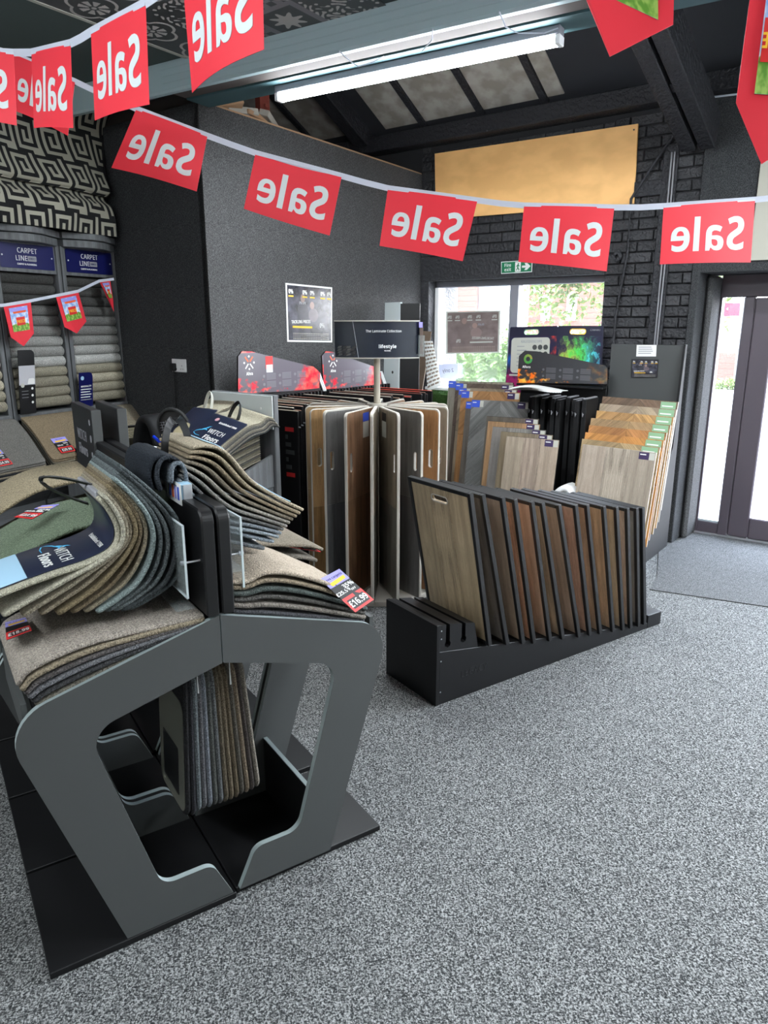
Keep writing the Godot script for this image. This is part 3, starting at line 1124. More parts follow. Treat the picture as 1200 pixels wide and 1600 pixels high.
# ---------- street outside ----------
func build_outside():
	struct("ground_outside", span(Vector3(-40, -0.2, -60), Vector3(30, -0.06, -5.95), 0.0), M.paving)
	# hedge in front of the window
	var hedge := thing("hedge", "clipped green hedge growing just outside the window", "hedge", at(Vector3(-6.2, -0.06, -8.6)))
	part("core", span(Vector3(-3.2, 0, -0.35), Vector3(3.0, 1.47, 0.25), 0.05), mat(Color(0.22, 0.30, 0.10), 0.9), hedge)
	leaves(hedge, 9000, Vector3(-3.3, 0.1, -0.4), Vector3(3.1, 1.66, 0.42), 0.036, M.leaf, false)
	# tree seen through the right hand pane
	var tree := thing("tree", "pale green leafy tree standing beyond the hedge, seen through the right window pane", "tree", at(Vector3(-4.7, -0.06, -13.0)))
	part("trunk", sweep(PackedVector3Array([Vector3(0, 0, 0), Vector3(0.05, 1.2, 0), Vector3(0.0, 2.4, 0.05), Vector3(0.1, 3.6, 0)]), ngon(Vector2(), 0.11, 9), Vector3(1, 0, 0)), M.beam_brown, tree)
	leaves(tree, 9000, Vector3(-1.5, 1.2, -0.9), Vector3(1.6, 3.9, 0.9), 0.06, M.leaf2, true)
	# brick houses across the road
	var hA := thing("brick_house", "red brick house corner with a grey downpipe, across the road, in the left window pane", "house", at(Vector3(-11.07, -0.06, -18.0)))
	facade(hA, 1.05, 6.5, M.red_brick)
	part("downpipe", tube(PackedVector3Array([Vector3(-0.27, 0, 0.13), Vector3(-0.27, 6.5, 0.13)]), 0.06), M.grey, hA)
	part("side_wall", span(Vector3(0.53, 0, -0.4), Vector3(1.22, 6.0, 0.0), 0.01), M.pale_wall, hA)
	var hB := thing("brick_house", "red brick house with white framed windows, across the road, in the right window pane", "house", at(Vector3(-9.05, -0.06, -20.5)))
	facade(hB, 2.36, 7.0, M.red_brick2)
	for p in [[-0.60, 1.74], [-0.93, 2.56], [0.2, 1.74]]:
		var wn := part("window", span(Vector3(p[0] - 0.14, p[1], 0.1), Vector3(p[0] + 0.14, p[1] + 0.72, 0.16), 0.01), M.white, hB)
		for k in 2:
			part("pane", span(Vector3(p[0] - 0.10, p[1] + 0.06 + 0.33 * k, 0.155), Vector3(p[0] + 0.10, p[1] + 0.33 + 0.33 * k, 0.165), 0.0), M.grey, wn)
	# through the door: low brick wall, bushes, post and a red sign
	var lw := thing("garden_wall", "low brick boundary wall across the forecourt, seen through the door glass", "wall", at(Vector3(-4.6861, -0.0600, -21.7966)))
	facade(lw, 5.0, 0.95, M.red_brick)
	var b1 := thing("shrub", "tall yellow green shrub behind the low brick wall", "shrub", at(Vector3(-5.0696, -0.0600, -23.5120) + Vector3(0.6, 0, -0.6)))
	part("stem", sweep(PackedVector3Array([Vector3(0, 0, 0), Vector3(0, 1.5, 0)]), ngon(Vector2(), 0.06, 7), Vector3(1, 0, 0)), M.beam_brown, b1)
	leaves(b1, 5000, Vector3(-3.0, 0.6, -0.6), Vector3(3.0, 2.35, 0.6), 0.06, M.leaf2, true)
	var b2 := thing("shrub", "low planting at the foot of the boundary wall", "shrub", at(Vector3(-4.4443, -0.0600, -20.7149)))
	leaves(b2, 2500, Vector3(-2.5, 0.0, -0.3), Vector3(2.5, 0.28, 0.3), 0.05, M.leaf2, false)
	var po := thing("sign_post", "thin grey post standing in front of the low brick wall", "post", at(Vector3(-4.4839, -0.0600, -21.1763)))
	part("pole", tube(PackedVector3Array([Vector3(0, 0, 0), Vector3(0, 2.4, 0)]), 0.035), M.grey, po)
	var c := Card.new(Vector3(-1.9541, 1.8025, -8.0000), Vector3(-1.7230, 1.7988, -8.0000), Vector3(-1.7201, 1.6712, -8.0000), Vector3(-1.9521, 1.6726, -8.0000))
	card_thing("hanging_sign", c, 0.03, M.red, "plain red hanging sign outside above the forecourt", "sign")
	var cp := thing("sign_post", "white pole outside carrying the red sign", "post", at(Vector3(c.base().x - 0.35, -0.06, c.base().z - 0.12)))
	part("pole", tube(PackedVector3Array([Vector3(0, 0, 0), Vector3(0, 2.2, 0)]), 0.03), M.white, cp)
	part("bracket", tube(PackedVector3Array([Vector3(0, c.base().y + 0.12, 0), Vector3(0.36, c.base().y + 0.13, 0.105)]), 0.02), M.white, cp)

func facade(o: Node3D, w: float, h: float, m: Material):
	part("wall", span(Vector3(-w / 2, 0, -0.3), Vector3(w / 2, h, 0.085), 0.01), M.brick_mortar, o)
	# courses too fine to pick apart from here: joined rows of brick
	var g := G.new()
	var y := 0.01
	while y < h - 0.1:
		g.quad(Vector3(-w / 2, y, 0.1), Vector3(w / 2, y, 0.1), Vector3(w / 2, y + 0.125, 0.1), Vector3(-w / 2, y + 0.125, 0.1), Vector3(0, 0, 1))
		g.quad(Vector3(-w / 2, y + 0.125, 0.1), Vector3(w / 2, y + 0.125, 0.1), Vector3(w / 2, y + 0.125, 0.08), Vector3(-w / 2, y + 0.125, 0.08), Vector3(0, 1, 0))
		g.quad(Vector3(-w / 2, y, 0.1), Vector3(w / 2, y, 0.1), Vector3(w / 2, y, 0.08), Vector3(-w / 2, y, 0.08), Vector3(0, -1, 0))
		y += 0.15
	var b := part("brick_courses", g.done(), m, o)
	b.set_meta("kind", "stuff")

func leaves(o: Node3D, n: int, a: Vector3, b: Vector3, s: float, m: Material, clumps: bool):
	var g := G.new()
	g.tri(Vector3(0, -1, 0), Vector3(0.55, 0.1, 0.15), Vector3(0, 0.1, 0), Vector3(0, 0, 1))
	g.tri(Vector3(0, -1, 0), Vector3(-0.55, 0.1, 0.15), Vector3(0, 0.1, 0), Vector3(0, 0, 1))
	g.tri(Vector3(0, 1, 0), Vector3(0.55, 0.1, 0.15), Vector3(0, 0.1, 0), Vector3(0, 0, 1))
	g.tri(Vector3(0, 1, 0), Vector3(-0.55, 0.1, 0.15), Vector3(0, 0.1, 0), Vector3(0, 0, 1))
	var mm := MultiMesh.new()
	mm.transform_format = MultiMesh.TRANSFORM_3D
	mm.mesh = g.done()
	mm.instance_count = n
	var cl := []
	for k in 14:
		cl.append([Vector3(rng.randf_range(a.x, b.x), rng.randf_range(a.y, b.y), rng.randf_range(a.z, b.z)), rng.randf_range(0.45, 0.9) * (b.y - a.y) * 0.35])
	for i in n:
		var p := Vector3(rng.randf_range(a.x, b.x), rng.randf_range(a.y, b.y), rng.randf_range(a.z, b.z))
		if clumps:
			var c: Array = cl[rng.randi() % cl.size()]
			p = c[0] + Vector3(rng.randfn(), rng.randfn() * 0.8, rng.randfn()) * c[1] * 0.55
			p = p.clamp(a, b)
		elif rng.randf() < 0.75:
			p.z = b.z - absf(rng.randfn()) * 0.1
			p.y = minf(p.y, b.y - 0.14 * absf(sin(p.x * 5.0)))
		var bs := Basis.from_euler(Vector3(rng.randf_range(-1.2, 1.2), rng.randf() * TAU, rng.randf() * TAU)).scaled(Vector3.ONE * s * rng.randf_range(0.7, 1.3))
		mm.set_instance_transform(i, Transform3D(bs, p))
	var mi := MultiMeshInstance3D.new()
	mi.name = "foliage"
	mi.multimesh = mm
	mi.material_override = m
	mi.set_meta("kind", "stuff")
	o.add_child(mi)

# ---------- carpet sample display in the foreground ----------
var GT: Transform3D

const PAGE_COLORS := [Color(0.80, 0.78, 0.70), Color(0.78, 0.76, 0.69), Color(0.72, 0.68, 0.60), Color(0.66, 0.61, 0.53), Color(0.60, 0.54, 0.43), Color(0.55, 0.49, 0.40), Color(0.62, 0.58, 0.50), Color(0.60, 0.66, 0.66), Color(0.42, 0.45, 0.46), Color(0.46, 0.49, 0.50), Color(0.28, 0.30, 0.31), Color(0.36, 0.39, 0.40)]

func gt(u: float, y: float, v: float) -> Transform3D:
	return Transform3D(GT.basis, GT * Vector3(u, y, -v))

func frame_poly(mir: bool) -> PackedVector2Array:
	var pts := [[0.19, 0.02], [0.486, 0.02], [0.432, 0.138, 0.04], [0.292, 0.138, 0.05], [0.151, 0.642, 0.065], [0.495, 0.737], [0.495, 0.871], [-0.033, 0.722, 0.105]]
	if mir:
		for p in pts:
			p[0] = 0.993 - p[0]
	return fillet(pts, 10)

func make_unit(mir: bool) -> Node3D:
	var o := thing("sample_stand", "", "display stand", gt(0, 0, 0), "grey framed carpet sample stands placed back to back")
	var s := -1.0 if mir else 1.0
	var c := 0.993 if mir else 0.0
	var d := 0.40
	part("base_board", span(Vector3(c + s * -0.002, 0.0, -d), Vector3(c + s * 0.494, 0.02, 0.004 if not mir else -0.012), 0.002), M.black, o)
	for z in [0.0, -d + 0.018]:
		var ef := part("end_frame", extrude(frame_poly(mir), z - 0.0174, z - 0.0006), M.grey_edge, o)
		for zz in [z - 0.0006, z - 0.018]:
			part("face_panel", extrude(frame_poly(mir), zz, zz + 0.0006), M.grey, ef)
	# sloping tray between the frames and a low board along the foot
	part("tray", extrude(PackedVector2Array([Vector2(c + s * 0.045, 0.722), Vector2(c + s * 0.49, 0.845), Vector2(c + s * 0.49, 0.832), Vector2(c + s * 0.045, 0.709)]), -d + 0.019, -0.019), M.black_matt, o)
	part("tray_lip", extrude(PackedVector2Array([Vector2(c + s * 0.018, 0.66), Vector2(c + s * 0.03, 0.66), Vector2(c + s * 0.03, 0.752), Vector2(c + s * 0.018, 0.752)]), -d + 0.019, -0.019), M.grey, o)
	part("low_board", span(Vector3(c + s * 0.222, 0.021, -d + 0.019), Vector3(c + s * 0.236, 0.225, -0.03), 0.001), M.black, o)
	part("board_edge", span(Vector3(c + s * 0.222, 0.225, -d + 0.019), Vector3(c + s * 0.236, 0.228, -0.03), 0.0005), M.grey_edge, o)
	return o

func build_gondola():
	GT = xf(Vector3(-1.56, 0, -0.654), Vector3(0.332, 0, -0.943), Vector3(0, 1, 0))
	var where := ["nearest to the camera", "second from the camera", "third from the camera", "farthest from the camera"]
	var l0 := make_unit(false)
	l0.set_meta("label", "grey framed carpet sample stand in the left row, nearest to the camera")
	var r0 := make_unit(true)
	r0.set_meta("label", "grey framed carpet sample stand in the right row, nearest to the camera")
	for k in range(1, 4):
		for side in 2:
			var o: Node3D = (l0 if side == 0 else r0).duplicate()
			o.name = numbered("sample_stand")
			add_child(o)
			o.transform = gt(0, 0, 0.415 * k)
			o.set_meta("label", "grey framed carpet sample stand in the %s row, %s" % ["left" if side == 0 else "right", where[k]])
	# upright black divider boards, two abreast
	for side in 2:
		var u0 := 0.462 if side == 0 else 0.503
		var sn: String = "left" if side == 0 else "right"
		var th := 0.034
		var d1 := solo("divider_board", extrude(fillet([[0, 0.0], [0.585, 0.0], [0.585, 0.281, 0.01], [0.0, 0.281, 0.035]], 8), 0, th, 0.004), M.black, "black upright divider board between the stands, nearest %s one, with rounded corner" % sn, "divider", xf(GT * Vector3(u0 + (th if true else 0.0), 0.874, 0.0), GT.basis * Vector3(0, 0, -1), Vector3(0, 1, 0)), "divider boards")
		d1.transform = xf(GT * Vector3(u0 + th, 0.874, 0.004), GT.basis * Vector3(0, 0, -1), Vector3(0, 1, 0))
		d1.transform = Transform3D(Basis(GT.basis * Vector3(0, 0, -1), Vector3(0, 1, 0), GT.basis * Vector3(1, 0, 0)), GT * Vector3(u0, 0.874, 0.004))
		var d2 := solo("divider_board", extrude(fillet([[0, 0.0], [0.60, 0.0], [0.60, 0.30, 0.01], [0.0, 0.30, 0.02]], 8), 0, th, 0.004), M.black, "black upright divider board behind the nearest %s one" % sn, "divider", Transform3D(Basis(GT.basis * Vector3(0, 0, -1), Vector3(0, 1, 0), GT.basis * Vector3(1, 0, 0)), GT * Vector3(u0, 0.874, -0.61)), "divider boards")
		d2.set_meta("label", "slightly taller black divider board behind the nearest %s one" % sn)
		var ht := Transform3D(Basis(GT.basis * Vector3(0, 0, 1), Vector3(0, 1, 0), GT.basis * Vector3(-1, 0, 0)), GT * Vector3(0.455 if side == 0 else 0.548, 0.93, -1.14))
		var h := thing("header_board", ["dark grey header board above the left row", "plain dark header board above the right row"][side], "sign", ht, "")
		part("board", boxm(Vector3(0.37, 0.36, 0.034), 0.003, Vector3(-0.185, 0.18, -0.017)), mat(Color(0.13, 0.135, 0.14), 0.5), h)
		part("edge", boxm(Vector3(0.004, 0.36, 0.034), 0.001, Vector3(0.002, 0.18, -0.017)), M.grey, h)
		if side == 0:
			part("lettering", text_mesh("WITCH", 0.04, false), M.text_grey, h, at(Vector3(-0.21, 0.245, 0.0005)))
			part("lettering", text_mesh("Floors", 0.04, true), M.text_grey, h, at(Vector3(-0.21, 0.185, 0.0005)))
			for k in 5:
				part("dot", extrude(ngon(Vector2(), 0.012 + 0.002 * (k % 2), 14), 0, 0.001), M.text_grey, h, at(Vector3(-0.045, 0.31 - 0.062 * k, 0)))
	# acrylic plates held off both faces of the divider by a chrome pin
	for side in 2:
		var s := -1.0 if side == 0 else 1.0
		var o := thing("price_holder", "clear acrylic price plate on the %s face of the divider" % ["left", "right"][side], "holder", gt(0.495 + s * 0.075, 0.93, 0.06), "acrylic price plates")
		var pl := span(Vector3(-0.002, 0, -0.12), Vector3(0.002, 0.19, 0.05), 0.001)
		part("plate", pl, M.acrylic, o)
		for e in [[Vector3(-0.0026, 0, 0.047), Vector3(0.0026, 0.19, 0.0505)], [Vector3(-0.0026, -0.001, -0.12), Vector3(0.0026, 0.002, 0.05)], [Vector3(-0.0026, 0.188, -0.12), Vector3(0.0026, 0.191, 0.05)]]:
			part("plate_edge", span(e[0], e[1], 0.0), M.acrylic_edge, o)
		part("pin", tube(PackedVector3Array([Vector3(s * 0.004, 0.09, 0.035), Vector3(-s * 0.042, 0.09, 0.035)]), 0.003), M.silver, o)
		part("stud", tube(PackedVector3Array([Vector3(s * 0.008, 0.09, 0.035), Vector3(-s * 0.004, 0.09, 0.035)]), 0.006), M.silver, o)
	# clip-on label block on top of the divider
	var lb := thing("label_block", "white and blue printed label block clipped over the divider top", "label holder", gt(0.462, 1.15, 0.14))
	part("block", span(Vector3(0.0, -0.01, -0.14), Vector3(0.03, 0.045, 0.0), 0.002), M.lightblue, lb)
	part("face", span(Vector3(-0.002, -0.012, -0.135), Vector3(0.0, 0.045, 0.002), 0.0005), M.paper, lb)
	for k in 5:
		part("stripe", span(Vector3(-0.003, 0.0, -0.025 - 0.023 * k), Vector3(-0.0018, 0.035, -0.012 - 0.023 * k), 0.0), [M.label_blue, M.tag_lilac, M.orange, M.label_blue, M.navy][k], lb)
	part("clip", span(Vector3(0.004, -0.02, 0.001), Vector3(0.028, 0.044, 0.006), 0.001), M.silver, lb)

	# stacks of samples on the trays
	stack("first left tray", curve([[0.055, 0.735], [0.2, 0.775], [0.33, 0.812], [0.46, 0.845]]), curve([[0.020, 0.805], [0.045, 0.838], [0.16, 0.868], [0.30, 0.874], [0.463, 0.874]]), 7, 0.012, 0.375, [Color(0.70, 0.66, 0.62), Color(0.62, 0.57, 0.49), Color(0.42, 0.40, 0.40), Color(0.50, 0.50, 0.52), Color(0.30, 0.30, 0.31), Color(0.52, 0.50, 0.46), Color(0.40, 0.42, 0.40)])
	stack("first right tray", curve([[0.535, 0.86], [0.66, 0.815], [0.80, 0.775], [0.945, 0.735]]), curve([[0.535, 0.955], [0.585, 0.948], [0.63, 0.961], [0.70, 0.948], [0.80, 0.904], [0.90, 0.846], [0.958, 0.812]]), 7, 0.012, 0.375, [Color(0.78, 0.72, 0.65), Color(0.66, 0.60, 0.52), Color(0.34, 0.37, 0.36), Color(0.40, 0.39, 0.38), Color(0.56, 0.53, 0.50), Color(0.36, 0.36, 0.38), Color(0.62, 0.61, 0.60)])
	stack("second left tray", curve([[0.055, 0.735], [0.2, 0.775], [0.33, 0.812], [0.46, 0.845]]), curve([[-0.02, 0.90], [0.06, 0.965], [0.19, 1.025], [0.28, 1.045], [0.42, 1.05]]), 5, 0.435, 0.79, [Color(0.50, 0.56, 0.47), Color(0.62, 0.60, 0.46), Color(0.16, 0.18, 0.22), Color(0.22, 0.22, 0.24), Color(0.4, 0.4, 0.4)])
	stack("second right tray", curve([[0.56, 0.80], [0.70, 0.80], [0.85, 0.77], [0.96, 0.74]]), curve([[0.58, 0.93], [0.74, 0.913], [0.90, 0.885], [0.985, 0.868], [1.035, 0.845]]), 4, 0.43, 0.79, [Color(0.60, 0.56, 0.50), Color(0.55, 0.52, 0.48), Color(0.50, 0.50, 0.50), Color(0.45, 0.44, 0.43)])
	stack("third left tray", curve([[0.055, 0.735], [0.2, 0.775], [0.33, 0.812], [0.46, 0.845]]), curve([[-0.02, 0.93], [0.06, 1.0], [0.19, 1.07], [0.28, 1.09], [0.40, 1.10]]), 3, 0.85, 1.20, [Color(0.72, 0.66, 0.55), Color(0.62, 0.60, 0.5), Color(0.3, 0.3, 0.3)])
	# clamp strip at the head of the left stack
	solo("clamp_strip", boxm(Vector3(0.05, 0.004, 0.30), 0.001), M.acrylic, "clear plastic strip clamping the head of the left sample stack", "strip", gt(0.425, 0.885, 0.20))
	solo("clamp_strip", boxm(Vector3(0.045, 0.004, 0.30), 0.001), M.acrylic, "clear plastic strip clamping the head of the right sample stack", "strip", Transform3D(GT.basis * Basis(Vector3(0, 0, 1), -0.05), GT * Vector3(0.572, 0.962, -0.20)))

	build_books()
	build_hanging()

	price_tag(Card.new(Vector3(-1.3207, 0.8998, -1.4235), Vector3(-1.3074, 0.9146, -1.4914), Vector3(-1.2060, 0.8342, -1.5234), Vector3(-1.2192, 0.8138, -1.4558), 0.0), "£25.99", "£16.99", "35%", "lilac, black and red price ticket at £16.99 on the right sample stack")
	price_tag(Card.new(Vector3(-1.8332, 0.8523, -0.7813), Vector3(-1.7897, 0.8665, -0.8145), Vector3(-1.6585, 0.8835, -0.7657), Vector3(-1.6773, 0.8726, -0.7122)), "", "£18.99", "", "red and black price ticket under the fanned sample book at the left edge")
	price_tag(Card.new(Vector3(-2.1178, 1.0658, -1.0570), Vector3(-2.0838, 1.0678, -1.0933), Vector3(-2.0289, 1.0552, -0.9782), Vector3(-2.0622, 1.0627, -0.9440)), "£39.99", "£23.99", "40%", "red and black price ticket lying on the green sample stack")
	for k in 4:
		price_tag(Card.new(GT * Vector3(0.72 + 0.075 * k, 0.93 - 0.022 * k, -0.56 + 0.01 * k), GT * Vector3(0.79 + 0.075 * k, 0.91 - 0.022 * k, -0.56 + 0.01 * k), GT * Vector3(0.81 + 0.075 * k, 0.898 - 0.024 * k, -0.455), GT * Vector3(0.74 + 0.075 * k, 0.92 - 0.024 * k, -0.455)), "£19.99", "£12.99", "35%", "red, black and lilac price ticket, %s from the left on the second right stack" % rank(k))

func stack(place: String, low: PackedVector2Array, top: PackedVector2Array, n: int, v0: float, v1: float, cols: Array):
	for k in n:
		var t := float(k) / (n - 1)
		var p := lerp_path(top, low, t)
		var th := 0.0125
		var dv := rng.randf_range(-0.004, 0.004)
		var label := "%s carpet sample, %s, %s from the camera" % [tone(cols[k]), "topmost" if k == 0 else rank(k) + " from the top", place]
		var local := PackedVector2Array()
		for q in p:
			local.append(q - p[0] + Vector2(0, 0))
		var q0 := p[0]
		solo("carpet_sample", sheet(local, -v1 + dv, -v0 + dv, th, 0.011, 30), carpet(cols[k]), label, "carpet sample", Transform3D(GT.basis, GT * Vector3(q0.x, q0.y - th * 0.5, 0)), "carpet samples stacked on the " + place)

func tone(c: Color) -> String:
	var v := c.get_luminance()
	var hue := "grey"
	if c.r - c.b > 0.08:
		hue = "beige"
	elif c.g > c.r + 0.03 and c.g > c.b + 0.03:
		hue = "green"
	elif c.b > c.r + 0.04:
		hue = "blue grey"
	elif c.r - c.b > 0.035:
		hue = "taupe"
	return ("pale " if v > 0.62 else ("dark " if v < 0.42 else "mid ")) + hue

func price_tag(c: Card, was: String, now: String, off: String, label: String):
	var o := card_thing("price_ticket", c, 0.0012, M.tag_black, label, "price ticket")
	card_shape(o, c, "banner", block(0, 0, 1, 0.30), M.tag_lilac)
	card_shape(o, c, "banner_strip", [[0.12, 0.19], [0.92, 0.16], [0.88, 0.25], [0.16, 0.28]], M.yellow, 0.0012)
	card_shape(o, c, "banner", block(0, 0.62, 1, 1), M.tag_red)
	var hh := c.h
	if was != "":
		card_text(o, c, was, 0.30, 0.50, hh * 0.085, M.paper)
		card_text(o, c, off, 0.72, 0.40, hh * 0.10, M.paper)
		card_text(o, c, "OFF", 0.76, 0.54, hh * 0.05, M.paper)
	card_text(o, c, "love carpets", 0.5, 0.10, hh * 0.055, M.label_purple)
	card_shape(o, c, "price_panel", block(0.10, 0.70, 0.92, 0.94), M.tag_black, 0.0012)
	card_text(o, c, now, 0.51, 0.82, hh * 0.15, M.paper, true, false, 0.0, minf(1.0, c.w / (hh * 0.72)), Vector3() + c.n * 0.0008)

func build_books():
	# --- fanned book on the left stack
	var inner := curve([[-0.03, 0.985], [0.03, 1.001], [0.126, 1.022], [0.215, 1.038], [0.272, 1.062], [0.288, 1.105], [0.274, 1.155], [0.25, 1.195]])
	var outer := curve([[0.29, 0.895], [0.35, 0.915], [0.415, 0.955], [0.443, 1.035], [0.427, 1.12], [0.36, 1.205], [0.30, 1.265]])
	var o := thing("sample_book", "fanned carpet sample book curled against the left side of the divider, navy cover", "sample book", gt(0, 0.89, 0))
	var n := 12
	for k in n:
		var t := float(k) / (n - 1)
		var p := lerp_path(inner, outer, t)
		var q := PackedVector2Array()
		for i in p.size():
			var f := float(i) / (p.size() - 1)
			# the loose ends drop onto the stack below
			var drop := (lerpf(0.985, 0.895, pow(t, 0.30)) - lerpf(0.985, 0.895, t)) * pow(1.0 - f, 2.0)
			q.append(p[i] + Vector2(0.045 * sin(t * PI) * pow(1.0 - f, 2.0), drop - 0.89 + (0.006 if k > 0 else 0.0)))
		part("page", sheet(q, -0.345 + rng.randf_range(-0.006, 0.006), -0.085 + rng.randf_range(-0.008, 0.008), 0.0105, 0.016, 36), carpet(PAGE_COLORS[k], 0.8), o)
	var cov := PackedVector2Array()
	for p in inner:
		cov.append(p + Vector2(0, -0.89))
	# cover lies on the innermost page
	var cl := path_len(cov)
	var cs := PackedVector2Array()
	for i in 41:
		var pa := path_at(cov, lerpf(0.01, cl * 0.96, i / 40.0))
		cs.append(pa[0] + Vector2(-pa[1].y, pa[1].x) * 0.0075)
	part("cover", sheet(cs, -0.335, -0.115, 0.002, 0.012, 34), M.navy, o)
	var band_p := PackedVector2Array()
	for i in 9:
		var pa := path_at(cs, 0.002 + 0.10 * i / 8.0)
		band_p.append(pa[0] + Vector2(-pa[1].y, pa[1].x) * 0.0018)
	part("cover_band", sheet(band_p, -0.333, -0.117, 0.001, 0.004, 10), M.lightblue, o)
	var fn := func(s0: float, z0: float) -> Callable:
		return func(v: Vector3) -> Vector3:
			# letters read from the far side towards the camera, their feet to the left
			var pa := path_at(cs, s0 + v.y)
			var q: Vector2 = pa[0] + Vector2(-pa[1].y, pa[1].x) * (0.0018 + v.z)
			return Vector3(q.x, q.y, z0 + v.x)
	part("lettering", text_mesh("WITCH", 0.029, false, false, 0.0006, fn.call(0.20, -0.205)), M.paper, o)
	part("lettering", text_mesh("Floors", 0.027, true, false, 0.0006, fn.call(0.158, -0.20)), M.paper, o)
	part("lettering", text_mesh("Established 1998", 0.012, false, false, 0.0006, fn.call(0.285, -0.21)), M.paper, o)
	part("emblem", witch_mark(0.07, fn.call(0.195, -0.285)), M.skyblue, o)
	part("handle", band(arc3(Vector3(0.262, 0.315, -0.20), Vector3(0.155, 0.325, -0.30), Vector3(0.255, 0.255, -0.27), 20), 0.020, 0.003, Vector3(0.2, 0.3, 1)), M.black, o)
	part("binding", span(Vector3(0.245, 0.298, -0.33), Vector3(0.262, 0.318, -0.12), 0.004), M.text_grey, o)

	# --- book on the right that drapes down over the second tray
	var b := thing("sample_book", "grey and beige carpet sample book draped over the right side of the divider", "sample book", gt(0, 1.0, 0))
	var top := curve([[0.505, 1.282], [0.545, 1.284], [0.60, 1.262], [0.67, 1.175], [0.75, 1.115], [0.83, 1.068]])
	var bot := curve([[0.462, 1.190], [0.485, 1.15], [0.525, 1.095], [0.585, 1.055], [0.67, 1.028], [0.748, 0.998]])
	for k in 9:
		var t := k / 8.0
		var p := lerp_path(top, bot, t)
		for i in p.size():
			p[i] += Vector2(0, -1.0)
		part("page", sheet(p, -0.44 + rng.randf_range(-0.006, 0.006), -0.17 + rng.randf_range(-0.006, 0.006), 0.0098, 0.006, 34), carpet([Color(0.76, 0.71, 0.62), Color(0.72, 0.66, 0.56), Color(0.64, 0.58, 0.49), Color(0.60, 0.56, 0.50), Color(0.66, 0.64, 0.60), Color(0.58, 0.57, 0.55), Color(0.46, 0.46, 0.46), Color(0.52, 0.55, 0.58), Color(0.60, 0.64, 0.67)][k], 0.8), b)
	var cv := PackedVector2Array()
	for i in 30:
		var pa := path_at(top, lerpf(0.06, path_len(top) - 0.03, i / 29.0))
		cv.append(pa[0] + Vector2(-pa[1].y, pa[1].x) * 0.0075 + Vector2(0, -1.0))
	part("cover", sheet(cv, -0.43, -0.20, 0.002, 0.012, 30), M.lightblue, b)
	var lo := curve([[0.52, 1.075], [0.58, 1.035], [0.65, 1.005], [0.705, 0.985]])
	for k in 2:
		var p2 := PackedVector2Array()
		for q in lo:
			p2.append(q + Vector2(0.03 * (1 - k), -1.0 - 0.016 * k))
		part("page", sheet(p2, -0.42, -0.17, 0.0105, 0.008, 24), carpet([Color(0.56, 0.60, 0.64), Color(0.44, 0.46, 0.48)][k], 0.8), b)
	# dark pages folded back over the divider top
	for k in 3:
		var c := 0.018 * k
		var lp := curve([[0.475 + c, 1.165], [0.468 + c, 1.225], [0.445 + c, 1.262 - 0.004 * k], [0.412 + c, 1.255], [0.398 + c, 1.215], [0.408 + c, 1.17]], 24)
		if k == 2:
			lp = curve([[0.49, 1.165], [0.488, 1.22], [0.475, 1.245], [0.455, 1.235], [0.45, 1.19]], 20)
		for i in lp.size():
			lp[i] += Vector2(0.0, -1.0)
		part("folded_page", sheet(lp, -0.43, -0.19 + 0.01 * k, 0.0105, 0.02, 26), carpet([Color(0.20, 0.22, 0.25), Color(0.26, 0.28, 0.31), Color(0.52, 0.56, 0.60)][k], 0.8), b)
	part("handle", band(arc3(Vector3(0.47, 0.24, -0.29), Vector3(0.515, 0.345, -0.32), Vector3(0.56, 0.24, -0.35)), 0.022, 0.003, Vector3(-0.9, 0.0, 0.3)), M.black, b)

# running figure with a swoosh, drawn as a flat emblem
func witch_mark(s: float, fn: Callable) -> ArrayMesh:
	var g := G.new()
	var polys := [
		[[-0.9, -0.9], [-0.7, -0.55], [-0.3, -0.25], [0.1, -0.1], [0.1, 0.02], [-0.4, -0.12], [-0.8, -0.45]],
		[[0.0, -0.1], [0.35, 0.05], [0.5, 0.3], [0.35, 0.45], [0.1, 0.3], [-0.1, 0.05]],
		[[0.4, 0.35], [0.75, 0.5], [0.6, 0.6], [0.95, 0.95], [0.5, 0.75], [0.3, 0.5]],
		[[0.3, 0.1], [0.75, 0.05], [0.8, 0.15], [0.4, 0.25]],
		[[-0.9, -0.9], [-0.2, -1.15], [0.6, -1.1], [0.6, -1.05], [-0.2, -1.05], [-0.75, -0.85]]]
	for p in polys:
		var poly := PackedVector2Array()
		for q in p:
			poly.append(Vector2(q[0], q[1]) * s * 0.5)
		var idx := Geometry2D.triangulate_polygon(poly)
		for i in range(0, idx.size(), 3):
			var a: Vector3 = fn.call(Vector3(poly[idx[i]].x, poly[idx[i]].y, 0.0006))
			var b: Vector3 = fn.call(Vector3(poly[idx[i + 1]].x, poly[idx[i + 1]].y, 0.0006))
			var c: Vector3 = fn.call(Vector3(poly[idx[i + 2]].x, poly[idx[i + 2]].y, 0.0006))
			g.tri(a, b, c, Vector3(0, 1, 0))
	return g.done()

